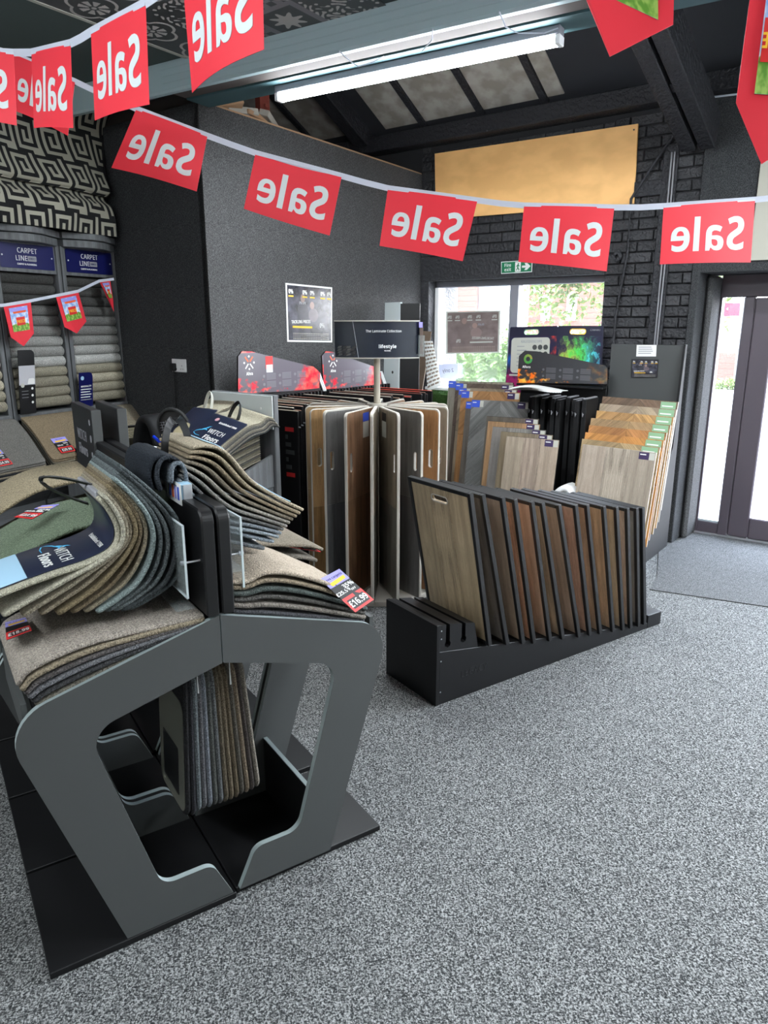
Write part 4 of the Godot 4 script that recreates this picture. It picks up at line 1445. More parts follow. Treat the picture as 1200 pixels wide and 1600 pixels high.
func build_hanging():
	var cols := [Color(0.20, 0.20, 0.21), Color(0.24, 0.24, 0.26), Color(0.52, 0.55, 0.57), Color(0.46, 0.46, 0.48), Color(0.56, 0.58, 0.62), Color(0.40, 0.41, 0.40), Color(0.46, 0.47, 0.48), Color(0.46, 0.42, 0.36), Color(0.50, 0.45, 0.38), Color(0.46, 0.41, 0.34), Color(0.42, 0.40, 0.37), Color(0.56, 0.50, 0.43), Color(0.34, 0.31, 0.30), Color(0.56, 0.53, 0.49)]
	for k in 14:
		var t := k / 13.0
		var ub := lerpf(0.405, 0.622, t)
		var ut := lerpf(0.425, 0.585, t)
		var yb := lerpf(0.222, 0.232, t) + rng.randf_range(-0.006, 0.008)
		var lean := atan2(ut - ub, 0.44)
		var body := rrect(0, 0, 0.25, 0.455, 0.045, 6)
		var bs := Basis(GT.basis * Vector3(0, 0, -1), GT.basis * Vector3(sin(lean), cos(lean), 0), GT.basis * Vector3(cos(lean), -sin(lean), 0))
		var o := solo("hanging_sample", extrude(body, -0.0065, 0.0065, 0.005), carpet(cols[k], 0.8), "%s carpet sample hanging under the stands, %s from the left" % [tone(cols[k]), rank(k)], "carpet sample", Transform3D(bs, GT * Vector3(ub, yb, -0.10)), "carpet samples hanging below the stands")
		if k == 0:
			part("backing", extrude(rrect(0.012, 0.012, 0.238, 0.36, 0.035, 6), -0.0085, -0.0066, 0.0005), mat(Color(0.40, 0.40, 0.36), 0.8), o)
			part("backing_label", extrude(rrect(0.06, 0.05, 0.20, 0.20, 0.004, 2), -0.0095, -0.0084), M.black, o)
	for k in 2:
		solo("sample_hook", tube(PackedVector3Array([GT.basis * Vector3(0, 0.12, 0), Vector3(), GT.basis * Vector3(0.01, -0.006, 0)]), 0.0025), M.white, "thin white hook over the %s hanging samples" % ["left", "right"][k], "hook", gt([0.452, 0.545][k], 0.625, 0.085))

# ---------- low black rack with leaning framed boards ----------
func build_legacy_rack():
	var t := xf(Vector3(-1.535, 0, -2.364), Vector3(0.31, 0, -0.951), Vector3(0, 1, 0))
	var o := thing("board_rack", "low black wedge shaped floor rack holding a row of framed flooring boards", "display rack", t)
	part("body", extrude(PackedVector2Array([Vector2(0.018, 0), Vector2(1.50, 0), Vector2(1.50, 0.03), Vector2(1.40, 0.035), Vector2(0.018, 0.250)]), -0.372, 0.0, 0.0015), M.black, o)
	part("end_board", span(Vector3(0, 0, -0.374), Vector3(0.018, 0.374, 0.002), 0.0015), M.black, o)
	part("end_block", span(Vector3(1.46, 0, -0.374), Vector3(1.575, 0.075, 0.002), 0.002), M.black, o)
	var prof := PackedVector2Array([Vector2(0.0185, 0.252), Vector2(0.232, 0.220), Vector2(0.212, 0.336), Vector2(0.160, 0.346)])
	# two keyhole slots with round feet
	var blk := [Vector2(0.0185, 0.252), Vector2(0.235, 0.219), Vector2(0.212, 0.337)]
	for c in [0.150, 0.062]:
		var ty: float = 0.337 + (0.212 - c) * 0.18
		blk.append(Vector2(c + 0.010, ty))
		blk.append(Vector2(c + 0.011, 0.295))
		for k in 7:
			blk.append(Vector2(c, 0.277) + Vector2.from_angle(deg_to_rad(55.0 - k * 290.0 / 6.0)) * 0.017)
		blk.append(Vector2(c - 0.011, 0.295))
		blk.append(Vector2(c - 0.010, ty + 0.003))
	blk.append(Vector2(0.0185, 0.371))
	part("slot_block", extrude(PackedVector2Array(blk), -0.372, -0.001), M.black, o)
	part("lettering", text_mesh("LEGACY", 0.032, false, false, 0.003), M.black_matt, o, Transform3D(Basis(), Vector3(0.215, 0.110, 0.0)))
	for p in [[0.026, 0.345], [0.026, 0.308], [0.026, 0.205], [0.026, 0.06]]:
		part("screw", extrude(ngon(Vector2(), 0.0035, 8), 0, 0.0015), M.silver, o, at(Vector3(p[0], p[1], 0.0)))
	var tops := [[0.156, 0.927], [0.223, 0.912], [0.337, 0.886], [0.41, 0.868], [0.516, 0.842], [0.582, 0.828], [0.691, 0.802], [0.804, 0.787], [0.884, 0.776], [1.007, 0.752], [1.103, 0.735], [1.189, 0.716], [1.262, 0.706], [1.312, 0.700], [1.345, 0.696]]
	var bots := [[0.297, 0.212], [0.404, 0.190], [0.507, 0.166], [0.579, 0.15], [0.688, 0.134], [0.778, 0.120], [0.896, 0.100], [0.978, 0.088], [1.058, 0.076], [1.16, 0.062], [1.24, 0.05], [1.304, 0.045], [1.37, 0.04], [1.42, 0.038], [1.455, 0.038]]
	var face := [Color(0.71, 0.63, 0.51), Color(0.47, 0.45, 0.44), Color(0.69, 0.60, 0.51), Color(0.85, 0.67, 0.55), Color(0.70, 0.62, 0.54), Color(0.77, 0.68, 0.57), Color(0.65, 0.57, 0.51), Color(0.76, 0.62, 0.53), Color(0.77, 0.68, 0.57), Color(0.73, 0.62, 0.51), Color(0.78, 0.71, 0.60), Color(0.73, 0.64, 0.57), Color(0.54, 0.53, 0.50), Color(0.52, 0.50, 0.48), Color(0.05, 0.05, 0.05)]
	for k in 15:
		var a := Vector2(bots[k][0], bots[k][1])
		var b := Vector2(tops[k][0], tops[k][1])
		var up2 := (b - a).normalized()
		var hgt := a.distance_to(b)
		if k == 14:
			hgt = 0.60
		var up := t.basis * Vector3(up2.x, up2.y, 0)
		var bx := t.basis * Vector3(0, 0, 1)
		# local x runs towards the aisle, y up the board, z towards the front of the rack
		var bt := xf(t * Vector3(a.x, a.y, -0.20), bx, up)
		var names: String = "front" if k == 0 else rank(k)
		var p := thing("framed_board", "black framed %s flooring board leaning in the low black rack, %s from the front" % ["grey" if face[k].s < 0.2 else ("warm oak" if face[k].s > 0.40 else "pale oak"), rank(k)] if k > 0 else "frontmost black framed oak board of the low black rack, with a handle slot", "flooring board", bt, "framed boards in the low black rack")
		var w := 0.215
		var f := 0.019
		var th := 0.011
		if k == 14:
			p.set_meta("label", "plain black end board at the back of the row in the low black rack")
			part("board", span(Vector3(-w + 0.02, 0, -0.02), Vector3(w - 0.03, hgt, 0.01), 0.002), M.black, p)
			continue
		part("frame", span(Vector3(-w, 0, -th), Vector3(-w + f, hgt, th), 0.002), M.black_frame, p)
		part("frame", span(Vector3(w - f, 0, -th), Vector3(w, hgt, th), 0.002), M.black_frame, p)
		part("frame", span(Vector3(-w + f, 0, -th), Vector3(w - f, f, th), 0.002), M.black_frame, p)
		part("frame", span(Vector3(-w + f, hgt - f, -th), Vector3(w - f, hgt, th), 0.002), M.black_frame, p)
		var x0 := -w + f
		var cw := (2 * w - 2 * f) / 3.0
		for j in 3:
			var hole := PackedVector2Array()
			var wm := wood(face[k] * (1.0 + 0.05 * (j - 1)), (k + j) % 4, 0.4)
			if k == 0 and j == 1:
				hole = rrect(x0 + cw + 0.012, hgt - f - 0.062, x0 + cw * 2 - 0.012, hgt - f - 0.034, 0.013)
			part("plank", extrude(PackedVector2Array([Vector2(x0 + cw * j + 0.001, f), Vector2(x0 + cw * (j + 1) - 0.001, f), Vector2(x0 + cw * (j + 1) - 0.001, hgt - f), Vector2(x0 + cw * j + 0.001, hgt - f)]), -0.007, 0.007, 0.0006, hole), wm, p)
		if k == 0:
			part("handle_rim", extrude(rrect(x0 + cw + 0.008, hgt - f - 0.066, x0 + cw * 2 - 0.008, hgt - f - 0.030, 0.016), 0.007, 0.009, 0.0, rrect(x0 + cw + 0.013, hgt - f - 0.061, x0 + cw * 2 - 0.013, hgt - f - 0.035, 0.012)), M.edge_pale, p)

# ---------- revolving laminate stand ----------
func build_spinner():
	var c := Vector3(-2.65, 0, -3.386)
	var o := thing("spinner_stand", "revolving floor stand of tall laminate panels around a pole under a curved navy header", "display stand", at(c))
	part("base", extrude(ngon(Vector2(), 0.36, 40), 0.0, 0.035, 0.004), M.edge_pale, o, Transform3D(Basis(Vector3(1, 0, 0), Vector3(0, 0, -1), Vector3(0, 1, 0)), Vector3()))
	part("pole", tube(PackedVector3Array([Vector3(0, 0, 0), Vector3(0, 1.42, 0)]), 0.019, 14), mat(Color(0.62, 0.59, 0.53), 0.4), o)
	part("hub", tube(PackedVector3Array([Vector3(0, 1.10, 0), Vector3(0, 1.145, 0)]), 0.06, 18), M.edge_pale, o)
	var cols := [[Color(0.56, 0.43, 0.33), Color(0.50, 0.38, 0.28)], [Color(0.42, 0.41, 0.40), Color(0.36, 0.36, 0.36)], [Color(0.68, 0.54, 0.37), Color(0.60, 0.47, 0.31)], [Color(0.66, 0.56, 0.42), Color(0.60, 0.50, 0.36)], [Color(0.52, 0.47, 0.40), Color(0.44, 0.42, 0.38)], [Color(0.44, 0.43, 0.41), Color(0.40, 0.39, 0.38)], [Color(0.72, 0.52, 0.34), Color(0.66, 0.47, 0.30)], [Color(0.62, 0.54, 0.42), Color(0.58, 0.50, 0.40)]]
	var look := atan2(-c.x, -c.z)
	for k in 18:
		var th := look + deg_to_rad(-4.0 + 20.0 * k)
		var dir := Vector3(sin(th), 0, cos(th))
		var tr := Transform3D(Basis(dir, Vector3(0, 1, 0), dir.cross(Vector3(0, 1, 0))), dir * 0.07)
		var lean := rng.randf_range(-0.004, 0.004)
		var poly := fillet([[0, 0.045], [0.355, 0.045, 0.012], [0.355, 1.135 + lean, 0.028], [0, 1.135 + lean, 0.012]], 6)
		var hole := rrect(0.292, 0.80, 0.318, 0.905, 0.0125, 6)
		var p := part("panel", extrude(poly, -0.0085, 0.0085, 0.002, hole), M.edge_pale, o, tr)
		for s in [-1.0, 1.0]:
			var cc: Array = cols[(k + (0 if s > 0 else 3)) % cols.size()]
			# left side of panel k faces the right side of panel k+1
			if s > 0:
				cc = {1: cols[4], 2: cols[5], 3: cols[6]}.get(k, cc)
			else:
				cc = {0: cols[4], 17: cols[0], 16: cols[1], 15: cols[2], 14: cols[3]}.get(k, cc)
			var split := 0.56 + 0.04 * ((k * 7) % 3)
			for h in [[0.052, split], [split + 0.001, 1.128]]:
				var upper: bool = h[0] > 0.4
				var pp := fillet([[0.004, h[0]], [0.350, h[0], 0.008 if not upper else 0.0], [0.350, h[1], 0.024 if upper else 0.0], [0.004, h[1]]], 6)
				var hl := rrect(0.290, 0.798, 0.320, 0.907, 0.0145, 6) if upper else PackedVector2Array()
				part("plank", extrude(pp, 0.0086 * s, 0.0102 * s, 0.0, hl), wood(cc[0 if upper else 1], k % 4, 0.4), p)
		if k in [17, 1]:
			var s := -1.0 if k == 17 else 1.0
			part("info_label", span(Vector3(0.07, 0.97, 0.0103 * s - 0.0004), Vector3(0.15, 1.06, 0.0103 * s + 0.0004), 0.0), M.label_pale, p)
			part("info_label", span(Vector3(0.07, 1.062, 0.0103 * s - 0.0004), Vector3(0.15, 1.11, 0.0103 * s + 0.0004), 0.0), [M.label_blue, M.tag_black][k % 17], p)
	# curved header
	var right := Vector3(0.357, 0, -0.279).normalized()
	var ht := Transform3D(Basis(right, Vector3(0, 1, 0), right.cross(Vector3(0, 1, 0))), Vector3(0, 1.412, 0))
	var fr := func(u: float, y: float, off: float) -> Vector3:
		var x := lerpf(-0.243, 0.243, u)
		return Vector3(x, y, 0.085 - x * x * 1.1 + off)
	var g := G.new()
	g.smooth(0)
	for i in 16:
		var a := i / 16.0
		var b := (i + 1) / 16.0
		g.quad(fr.call(a, 0, 0), fr.call(b, 0, 0), fr.call(b, 0.2, 0), fr.call(a, 0.2, 0), Vector3(0, 0, 1), Vector2(a, 1), Vector2(b, 1), Vector2(b, 0), Vector2(a, 0))
	g.smooth(-1)
	g.quad(fr.call(0, 0, 0), Vector3(-0.243, 0, -0.10), Vector3(-0.243, 0.2, -0.10), fr.call(0, 0.2, 0), Vector3(-1, 0, 0))
	g.quad(fr.call(1, 0, 0), Vector3(0.243, 0, -0.10), Vector3(0.243, 0.2, -0.10), fr.call(1, 0.2, 0), Vector3(1, 0, 0))
	g.quad(Vector3(-0.243, 0, -0.10), Vector3(0.243, 0, -0.10), Vector3(0.243, 0.2, -0.10), Vector3(-0.243, 0.2, -0.10), Vector3(0, 0, -1))
	var hd := part("header", g.done(), mat(Color(0.085, 0.11, 0.16), 0.25), o, ht)
	for y in [-0.006, 0.2]:
		var rim := PackedVector2Array()
		for i in 17:
			var q: Vector3 = fr.call(i / 16.0, 0, 0.004)
			rim.append(Vector2(q.x * 1.01, -q.z))
		rim.append(Vector2(0.246, 0.104))
		rim.append(Vector2(-0.246, 0.104))
		part("header_rim", extrude(rim, y, y + 0.006), M.edge_pale, hd, Transform3D(Basis(Vector3(1, 0, 0), Vector3(0, 0, -1), Vector3(0, 1, 0)), Vector3()))
	var fn := func(u: float, y: float) -> Callable:
		return func(v: Vector3) -> Vector3:
			return fr.call(u + v.x / 0.486, y + v.y, v.z + 0.001)
	part("lettering", text_mesh("The Laminate Collection", 0.0135, false, false, 0.0005, fn.call(0.58, 0.147)), M.paper, hd)
	part("lettering", text_mesh("lifestyle", 0.019, true, false, 0.0005, fn.call(0.625, 0.062)), M.paper, hd)
	part("lettering", text_mesh("FLOORS", 0.007, true, false, 0.0005, fn.call(0.625, 0.038)), M.paper, hd)
	# tumbled block picture in the left corner of the header
	var g2 := G.new()
	g2.quad(fr.call(0.215, 0.2, 0.001), fr.call(0.222, 0.2, 0.001), fr.call(0.287, 0.0, 0.001), fr.call(0.28, 0.0, 0.001), Vector3(0, 0, 1))
	part("picture_edge", g2.done(), M.text_grey, hd)
	for i in 16:
		var g3 := G.new()
		var u := 0.02 + 0.055 * (i % 4) + rng.randf() * 0.02
		var y := 0.008 + 0.014 * (i / 4)
		var s := 0.05
		g3.quad(fr.call(u, y, 0.001), fr.call(u + s, y + 0.005, 0.001), fr.call(u + s * 1.15, y + 0.016, 0.001), fr.call(u + s * 0.25, y + 0.013, 0.001), Vector3(0, 0, 1))
		part("picture_block", g3.done(), mat(Color(0.28, 0.28, 0.27) if i % 2 == 0 else Color(0.15, 0.15, 0.15), 0.5), hd)
	var br := thing("leaflet_holder", "clear leaflet holder with leaflets on the right end of the curved header", "leaflet holder", at(c + ht.basis * Vector3(0.255, 0, 0.02) + Vector3(0, 1.415, 0)))
	part("pocket", boxm(Vector3(0.035, 0.12, 0.05), 0.001, Vector3(0, 0.06, 0)), M.acrylic, br, Transform3D(ht.basis, Vector3()))
	part("leaflet", boxm(Vector3(0.018, 0.15, 0.045), 0.001, Vector3(0, 0.09, 0)), mat(Color(0.33, 0.27, 0.24), 0.5), br, Transform3D(ht.basis, Vector3()))
	part("leaflet", boxm(Vector3(0.02, 0.03, 0.046), 0.001, Vector3(-0.004, 0.178, 0.001)), M.tag_lilac, br, Transform3D(ht.basis, Vector3()))

# ---------- rack of sample cards and books against the dark return wall ----------
func build_card_rack():
	var o := thing("card_rack", "grey wood sample rack with a pale upright back board beside the black board racks", "display rack", at(Vector3(-3.4, 0, -2.6)))
	part("back_board", span(Vector3(0.02, 0.0, -0.19), Vector3(0.535, 1.225, -0.155), 0.003), M.greywood, o)
	part("white_panel", span(Vector3(0.03, 1.04, -0.155), Vector3(0.53, 1.222, -0.148), 0.002), M.whiteboard, o)
	part("body", span(Vector3(-0.80, 0.0, -0.15), Vector3(0.515, 0.72, 0.33), 0.003), M.greywood, o)
	part("shelf_side", extrude(PackedVector2Array([Vector2(-0.33, 0.72), Vector2(0.15, 0.72), Vector2(0.15, 0.90), Vector2(-0.33, 0.745)]), 0.0, 0.018), M.greywood, o, Transform3D(Basis(Vector3(0, 0, -1), Vector3(0, 1, 0), Vector3(1, 0, 0)), Vector3(0.50, 0, 0)))
	for p in [[0.44, 1.15], [0.44, 1.06]]:
		part("screw_cap", extrude(ngon(Vector2(), 0.006, 10), 0, 0.002), M.white, o, at(Vector3(p[0], p[1], -0.148)))
	# fanned cards at the right
	for k in 12:
		var y := 0.745 + 0.0125 * k
		var card := solo("sample_card", sheet(curve([[-0.31 + 0.004 * k, 0.0], [-0.1, 0.075], [0.12, 0.13]]), -0.14, 0.14, 0.007, 0.01, 10), carpet([Color(0.72, 0.69, 0.62), Color(0.60, 0.57, 0.50), Color(0.45, 0.44, 0.42)][k % 3], 0.7), "bound sample card, %s from the bottom, piled on the grey rack" % rank(k), "sample card", Transform3D(Basis(Vector3(0, 0, -1), Vector3(0, 1, 0), Vector3(1, 0, 0)), Vector3(-3.06, y, -2.58)), "sample cards piled on the grey rack")
	swatch_book("sample book with navy white lettered cover and black loop on the grey rack", [Vector3(-3.0804, 0.9869, -2.3600), Vector3(-2.8451, 0.9643, -2.3400), Vector3(-2.8794, 1.0939, -2.5800), Vector3(-3.2144, 1.1462, -2.6000)], 0, M.black)
	swatch_book("sample book with navy cover and cream photo disc behind the other navy one", [Vector3(-3.3085, 0.9635, -2.4200), Vector3(-3.1359, 0.9839, -2.4200), Vector3(-3.2336, 1.1323, -2.6600), Vector3(-3.5191, 1.1517, -2.6800)], 1, M.label_pale)

func swatch_book(label: String, q: Array, kind: int, loop: Material):
	var bl: Vector3 = q[0]
	var br: Vector3 = q[1]
	var tr: Vector3 = q[2]
	var tl: Vector3 = q[3]
	var o := thing("sample_book", label, "sample book", at((bl + br) * 0.5 - Vector3(0, 0.08, 0)))
	var org := o.position
	var w := bl.distance_to(br)
	var up := ((tl - bl) + (tr - br)) * 0.5
	var right := ((br - bl) + (tr - tl)).normalized()
	up = up - right * up.dot(right)
	var h := up.length()
	up = up.normalized()
	var nrm := right.cross(up)
	# local frame: x up the cover, y out of it, z along -right
	var bs := Basis(up, nrm, up.cross(nrm))
	var mid := (bl + br + tr + tl) * 0.25 - up * h * 0.5
	w = ((bl.distance_to(br)) + tl.distance_to(tr)) * 0.5
	var tf := Transform3D(bs, mid - org)
	var flat := [[0.0, 0.0], [h * 0.5, 0.004], [h * 0.9, 0.0], [h + 0.05, -0.03], [h + 0.10, -0.025], [h + 0.135, -0.065]]
	for k in 9:
		var f := k / 8.0
		var pts := []
		for p in flat:
			pts.append([p[0] * (1.0 + 0.12 * f) - 0.02 * f, p[1] - 0.010 * k])
		part("page", sheet(curve(pts), -w / 2 - 0.004 * k, w / 2 - 0.002 * k, 0.0075, 0.015, 20), carpet([Color(0.80, 0.77, 0.68), Color(0.74, 0.71, 0.64), Color(0.62, 0.61, 0.58), Color(0.50, 0.50, 0.49), Color(0.78, 0.75, 0.68), Color(0.66, 0.63, 0.57), Color(0.42, 0.42, 0.42), Color(0.70, 0.68, 0.64), Color(0.34, 0.36, 0.36)][k], 0.7), o, tf)
	part("cover", sheet(curve([[-0.015, 0.008], [h * 0.5, 0.014], [h * 0.92, 0.009]]), -w / 2 + 0.002, w / 2 - 0.002, 0.0025, 0.012, 16), M.navy, o, tf)
	var c := Card.new(tl, tr, br, bl)
	# lettering plane just proud of the cover
	var fnp := func(u: float, v: float) -> Callable:
		return func(p: Vector3) -> Vector3:
			var x := h * (1.0 - v) + p.y
			return tf * Vector3(x, 0.0115 + 0.0045 * sin(clampf(x / h, 0, 1) * PI) + p.z, (u - 0.5) * w + p.x)
	if kind == 0:
		part("cover_band", sheet(curve([[-0.014, 0.0105], [0.035, 0.0115]]), -w / 2 + 0.003, w / 2 - 0.003, 0.001, 0.004, 6), M.lightblue, o, tf)
		part("lettering", text_mesh("WITCH", 0.031, false, false, 0.0006, fnp.call(0.60, 0.57)), M.paper, o)
		part("lettering", text_mesh("Floors", 0.031, true, false, 0.0006, fnp.call(0.63, 0.75)), M.paper, o)
		part("lettering", text_mesh("Established 1998", 0.013, true, false, 0.0006, fnp.call(0.64, 0.30)), M.paper, o)
		part("emblem", witch_mark(0.085, fnp.call(0.22, 0.60)), M.skyblue, o)
		var ring := G.new()
		for i in 12:
			var a0: Vector3 = fnp.call(0.26, 0.24).call(Vector3(cos(TAU * i / 12) * 0.014, sin(TAU * i / 12) * 0.014, 0.001))
			var a1: Vector3 = fnp.call(0.26, 0.24).call(Vector3(cos(TAU * (i + 1) / 12) * 0.014, sin(TAU * (i + 1) / 12) * 0.014, 0.001))
			ring.tri(fnp.call(0.26, 0.24).call(Vector3(0, 0, 0.001)), a0, a1, nrm)
		part("seal", ring.done(), mat(Color(0.72, 0.55, 0.58), 0.5), o)
	else:
		var disc := G.new()
		for i in 20:
			var f0: Callable = fnp.call(0.42, 0.72)
			disc.tri(f0.call(Vector3(0, 0, 0.001)), f0.call(Vector3(cos(TAU * i / 20) * 0.055, sin(TAU * i / 20) * 0.055, 0.001)), f0.call(Vector3(cos(TAU * (i + 1) / 20) * 0.055, sin(TAU * (i + 1) / 20) * 0.055, 0.001)), nrm)
		part("photo_disc", disc.done(), mat(Color(0.66, 0.62, 0.50), 0.5), o)
		part("cover_band", sheet(curve([[-0.014, 0.0105], [0.05, 0.0125]]), -w / 2 + 0.003, w / 2 - 0.003, 0.001, 0.004, 6), mat(Color(0.45, 0.68, 0.66), 0.4), o, tf)
	part("handle", band(arc3(tf * Vector3(h * 0.96, 0.0, w * 0.12), tf * Vector3(h * 0.96 + 0.07, 0.06, 0.0), tf * Vector3(h * 0.96, 0.0, -w * 0.14)), 0.02, 0.003, nrm), loop, o)

# ---------- black sliding board racks under flame printed headers ----------
func build_alva():
	var heads := [
		[Vector3(-3.6000, 1.1646, -3.1506), Vector3(-3.6000, 1.1355, -3.9211), Vector3(-3.6000, 1.3976, -3.1661), Vector3(-3.6000, 1.4285, -3.2003), Vector3(-3.6000, 1.4263, -3.2765), Vector3(-3.6000, 1.3022, -3.8659), Vector3(-3.6000, 1.2584, -3.9320)],
		[Vector3(-3.6000, 1.1368, -3.9694), Vector3(-3.6000, 1.1200, -4.6578), Vector3(-3.6000, 1.3752, -3.9563), Vector3(-3.6000, 1.4055, -3.9985), Vector3(-3.6000, 1.3987, -4.0752), Vector3(-3.6000, 1.2707, -4.5671), Vector3(-3.6000, 1.2217, -4.6496)]]
	var tex := flame_tex(Color(0.90, 0.16, 0.24), Color(1.0, 0.42, 0.36), Color(0.36, 0.34, 0.37), true)
	var hm := printed(tex, 0.22)
	for k in 2:
		var z0 := -2.99 if k == 0 else -3.94
		var z1 := -3.91 if k == 0 else -4.70
		var sn: String = ["nearer", "farther"][k]
		var o := thing("sliding_board_rack", "black flooring board rack under a flame printed header, %s one by the partition" % sn, "display rack", at(Vector3(-3.30, 0, (z0 + z1) * 0.5)))
		var c := o.position
		part("plinth", span(Vector3(-3.74, 0, z1) - c, Vector3(-3.12 if k == 0 else -3.0, 0.10, z0) - c, 0.004), M.black, o)
		part("back_frame", span(Vector3(-3.76, 0.10, z1) - c, Vector3(-3.70, 1.13, z0) - c, 0.004), M.black, o)
		part("top_rail", span(Vector3(-3.70, 1.09, z1) - c, Vector3(-3.56, 1.125, z0) - c, 0.004), M.black, o)
		var n := 14 if k == 0 else 11
		var combs := int((z0 - z1) / 0.036)
		for i in combs:
			part("comb_tooth", span(Vector3(-3.57, 1.085, z0 - 0.02 - 0.036 * i) - c, Vector3(-3.54, 1.135, z0 - 0.036 - 0.036 * i) - c, 0.002), M.black, o)
		for i in n:
			var z := z0 - 0.012 - i * (0.052 if i > 2 else 0.034)
			var top := 1.11 + rng.randf_range(-0.015, 0.015)
			var out := -2.955 + rng.randf_range(-0.05, 0.03)
			if i == 0 and k == 0:
				top = 1.11
				out = -2.93
			var dz := z + 3.386
			if absf(dz) < 0.445:
				out = minf(out, -2.66 - sqrt(0.445 * 0.445 - dz * dz))
			var b := part("board", span(Vector3(-3.54, 0.11, z - 0.016) - c, Vector3(out, top, z) - c, 0.002), M.black, o)
			var cc: Color = [Color(0.60, 0.56, 0.50), Color(0.70, 0.66, 0.60), Color(0.46, 0.33, 0.27), Color(0.62, 0.50, 0.42)][(i + k) % 4]
			if k == 1 and i > 3:
				cc = [Color(0.45, 0.24, 0.18), Color(0.80, 0.30, 0.22), Color(0.55, 0.42, 0.36)][i % 3]
			part("top_edge", span(Vector3(-3.53, top, z - 0.0155) - c, Vector3(out - 0.005, top + 0.003, z - 0.0005) - c, 0.001), mat(cc, 0.5), b)
			if k == 0 and i in [0, 2, 4]:
				for j in 7:
					part("print_patch", span(Vector3(out - 0.105, 0.72 + 0.045 * j, z) - c, Vector3(out - 0.105 + 0.02 + 0.05 * ((j * 5 + 2) % 3) / 2.0, 0.745 + 0.045 * j, z + 0.0008) - c, 0.0), M.tag_red if j in [0, 6] else M.grey, b)
			if k == 0 and i < 6:
				part("peg", tube(PackedVector3Array([Vector3(out - 0.0, 1.02, z - 0.008) - c, Vector3(out + 0.012, 1.02, z - 0.008) - c]), 0.004), M.silver, b)
		var hp: Array = heads[k]
		var base: Vector3 = (hp[0] + hp[1]) * 0.5
		var ht := Transform3D(Basis(Vector3(0, 0, -1), Vector3(0, 1, 0), Vector3(1, 0, 0)), base)
		var poly := []
		var rr := [0.0, 0.0, 0.0, 0.0, 0.0, 0.0, 0.0]
		for j in [0, 1, 6, 5, 4, 3, 2]:
			var p: Vector3 = hp[j]
			poly.append(Vector2(-(p.z - base.z), p.y - base.y))
		var lo: float = -(hp[0].z - base.z)
		var hi: float = -(hp[1].z - base.z)
		var hh := part("header", extrude(PackedVector2Array(poly), -0.012, 0.0), M.black_matt, o, Transform3D(ht.basis, base - c))
		# printed face with its own texture coordinates
		var g := G.new()
		var pv := PackedVector2Array(poly)
		var idx := Geometry2D.triangulate_polygon(pv)
		for i in range(0, idx.size(), 3):
			var t3 := []
			var u3 := []
			for m in 3:
				var p := pv[idx[i + m]]
				t3.append(Vector3(p.x, p.y, 0.001))
				u3.append(Vector2((p.x - lo) / (hi - lo), 1.0 - (p.y + 0.012) / 0.28))
			g.tri(t3[0], t3[1], t3[2], Vector3(0, 0, 1), u3[0], u3[1], u3[2])
		part("print", g.done(), hm, hh)
		part("lettering", text_mesh("Alva", 0.020, true), M.paper, hh, at(Vector3(lo + 0.105, 0.135, 0.0018)))
		for s in 4:
			var e := PackedVector2Array()
			var dx := [1, -1, -1, 1][s] as int
			var dy := [1, 1, -1, -1][s] as int
			for q in [[0.004, 0.010], [0.010, 0.004], [0.036, 0.034], [0.030, 0.040]]:
				e.append(Vector2(q[0] * dx, q[1] * dy))
			part("logo", extrude(e, 0.001, 0.0016), M.orange if s < 2 else M.paper, hh, at(Vector3(lo + 0.105, 0.205, 0)))
			part("logo", extrude(ngon(Vector2([0.0, 0.042, 0.0, -0.042][s], [0.040, 0.0, -0.040, 0.0][s]), 0.008, 4), 0.001, 0.0016), M.paper, hh, at(Vector3(lo + 0.105, 0.205, 0)))
		if k == 0:
			part("sticker", span(Vector3(lo + 0.25, 0.16, 0.001), Vector3(lo + 0.315, 0.24, 0.002), 0.0), M.tag_red, hh)
			part("sticker", span(Vector3(lo + 0.255, 0.135, 0.001), Vector3(lo + 0.312, 0.185, 0.0025), 0.0), M.paper, hh)
		for s in 2:
			part("strut", sweep(PackedVector3Array([Vector3(hi + 0.006 + 0.02 * s, 0.10, -0.02), Vector3(hi + 0.045 + 0.02 * s, -0.06, 0.02)]), ngon(Vector2(), 0.007, 6), Vector3(0, 0, 1)), M.white, hh)
		part("ledge", span(Vector3(lo, -0.03, -0.02), Vector3(hi, -0.002, 0.012), 0.002), M.black, hh)

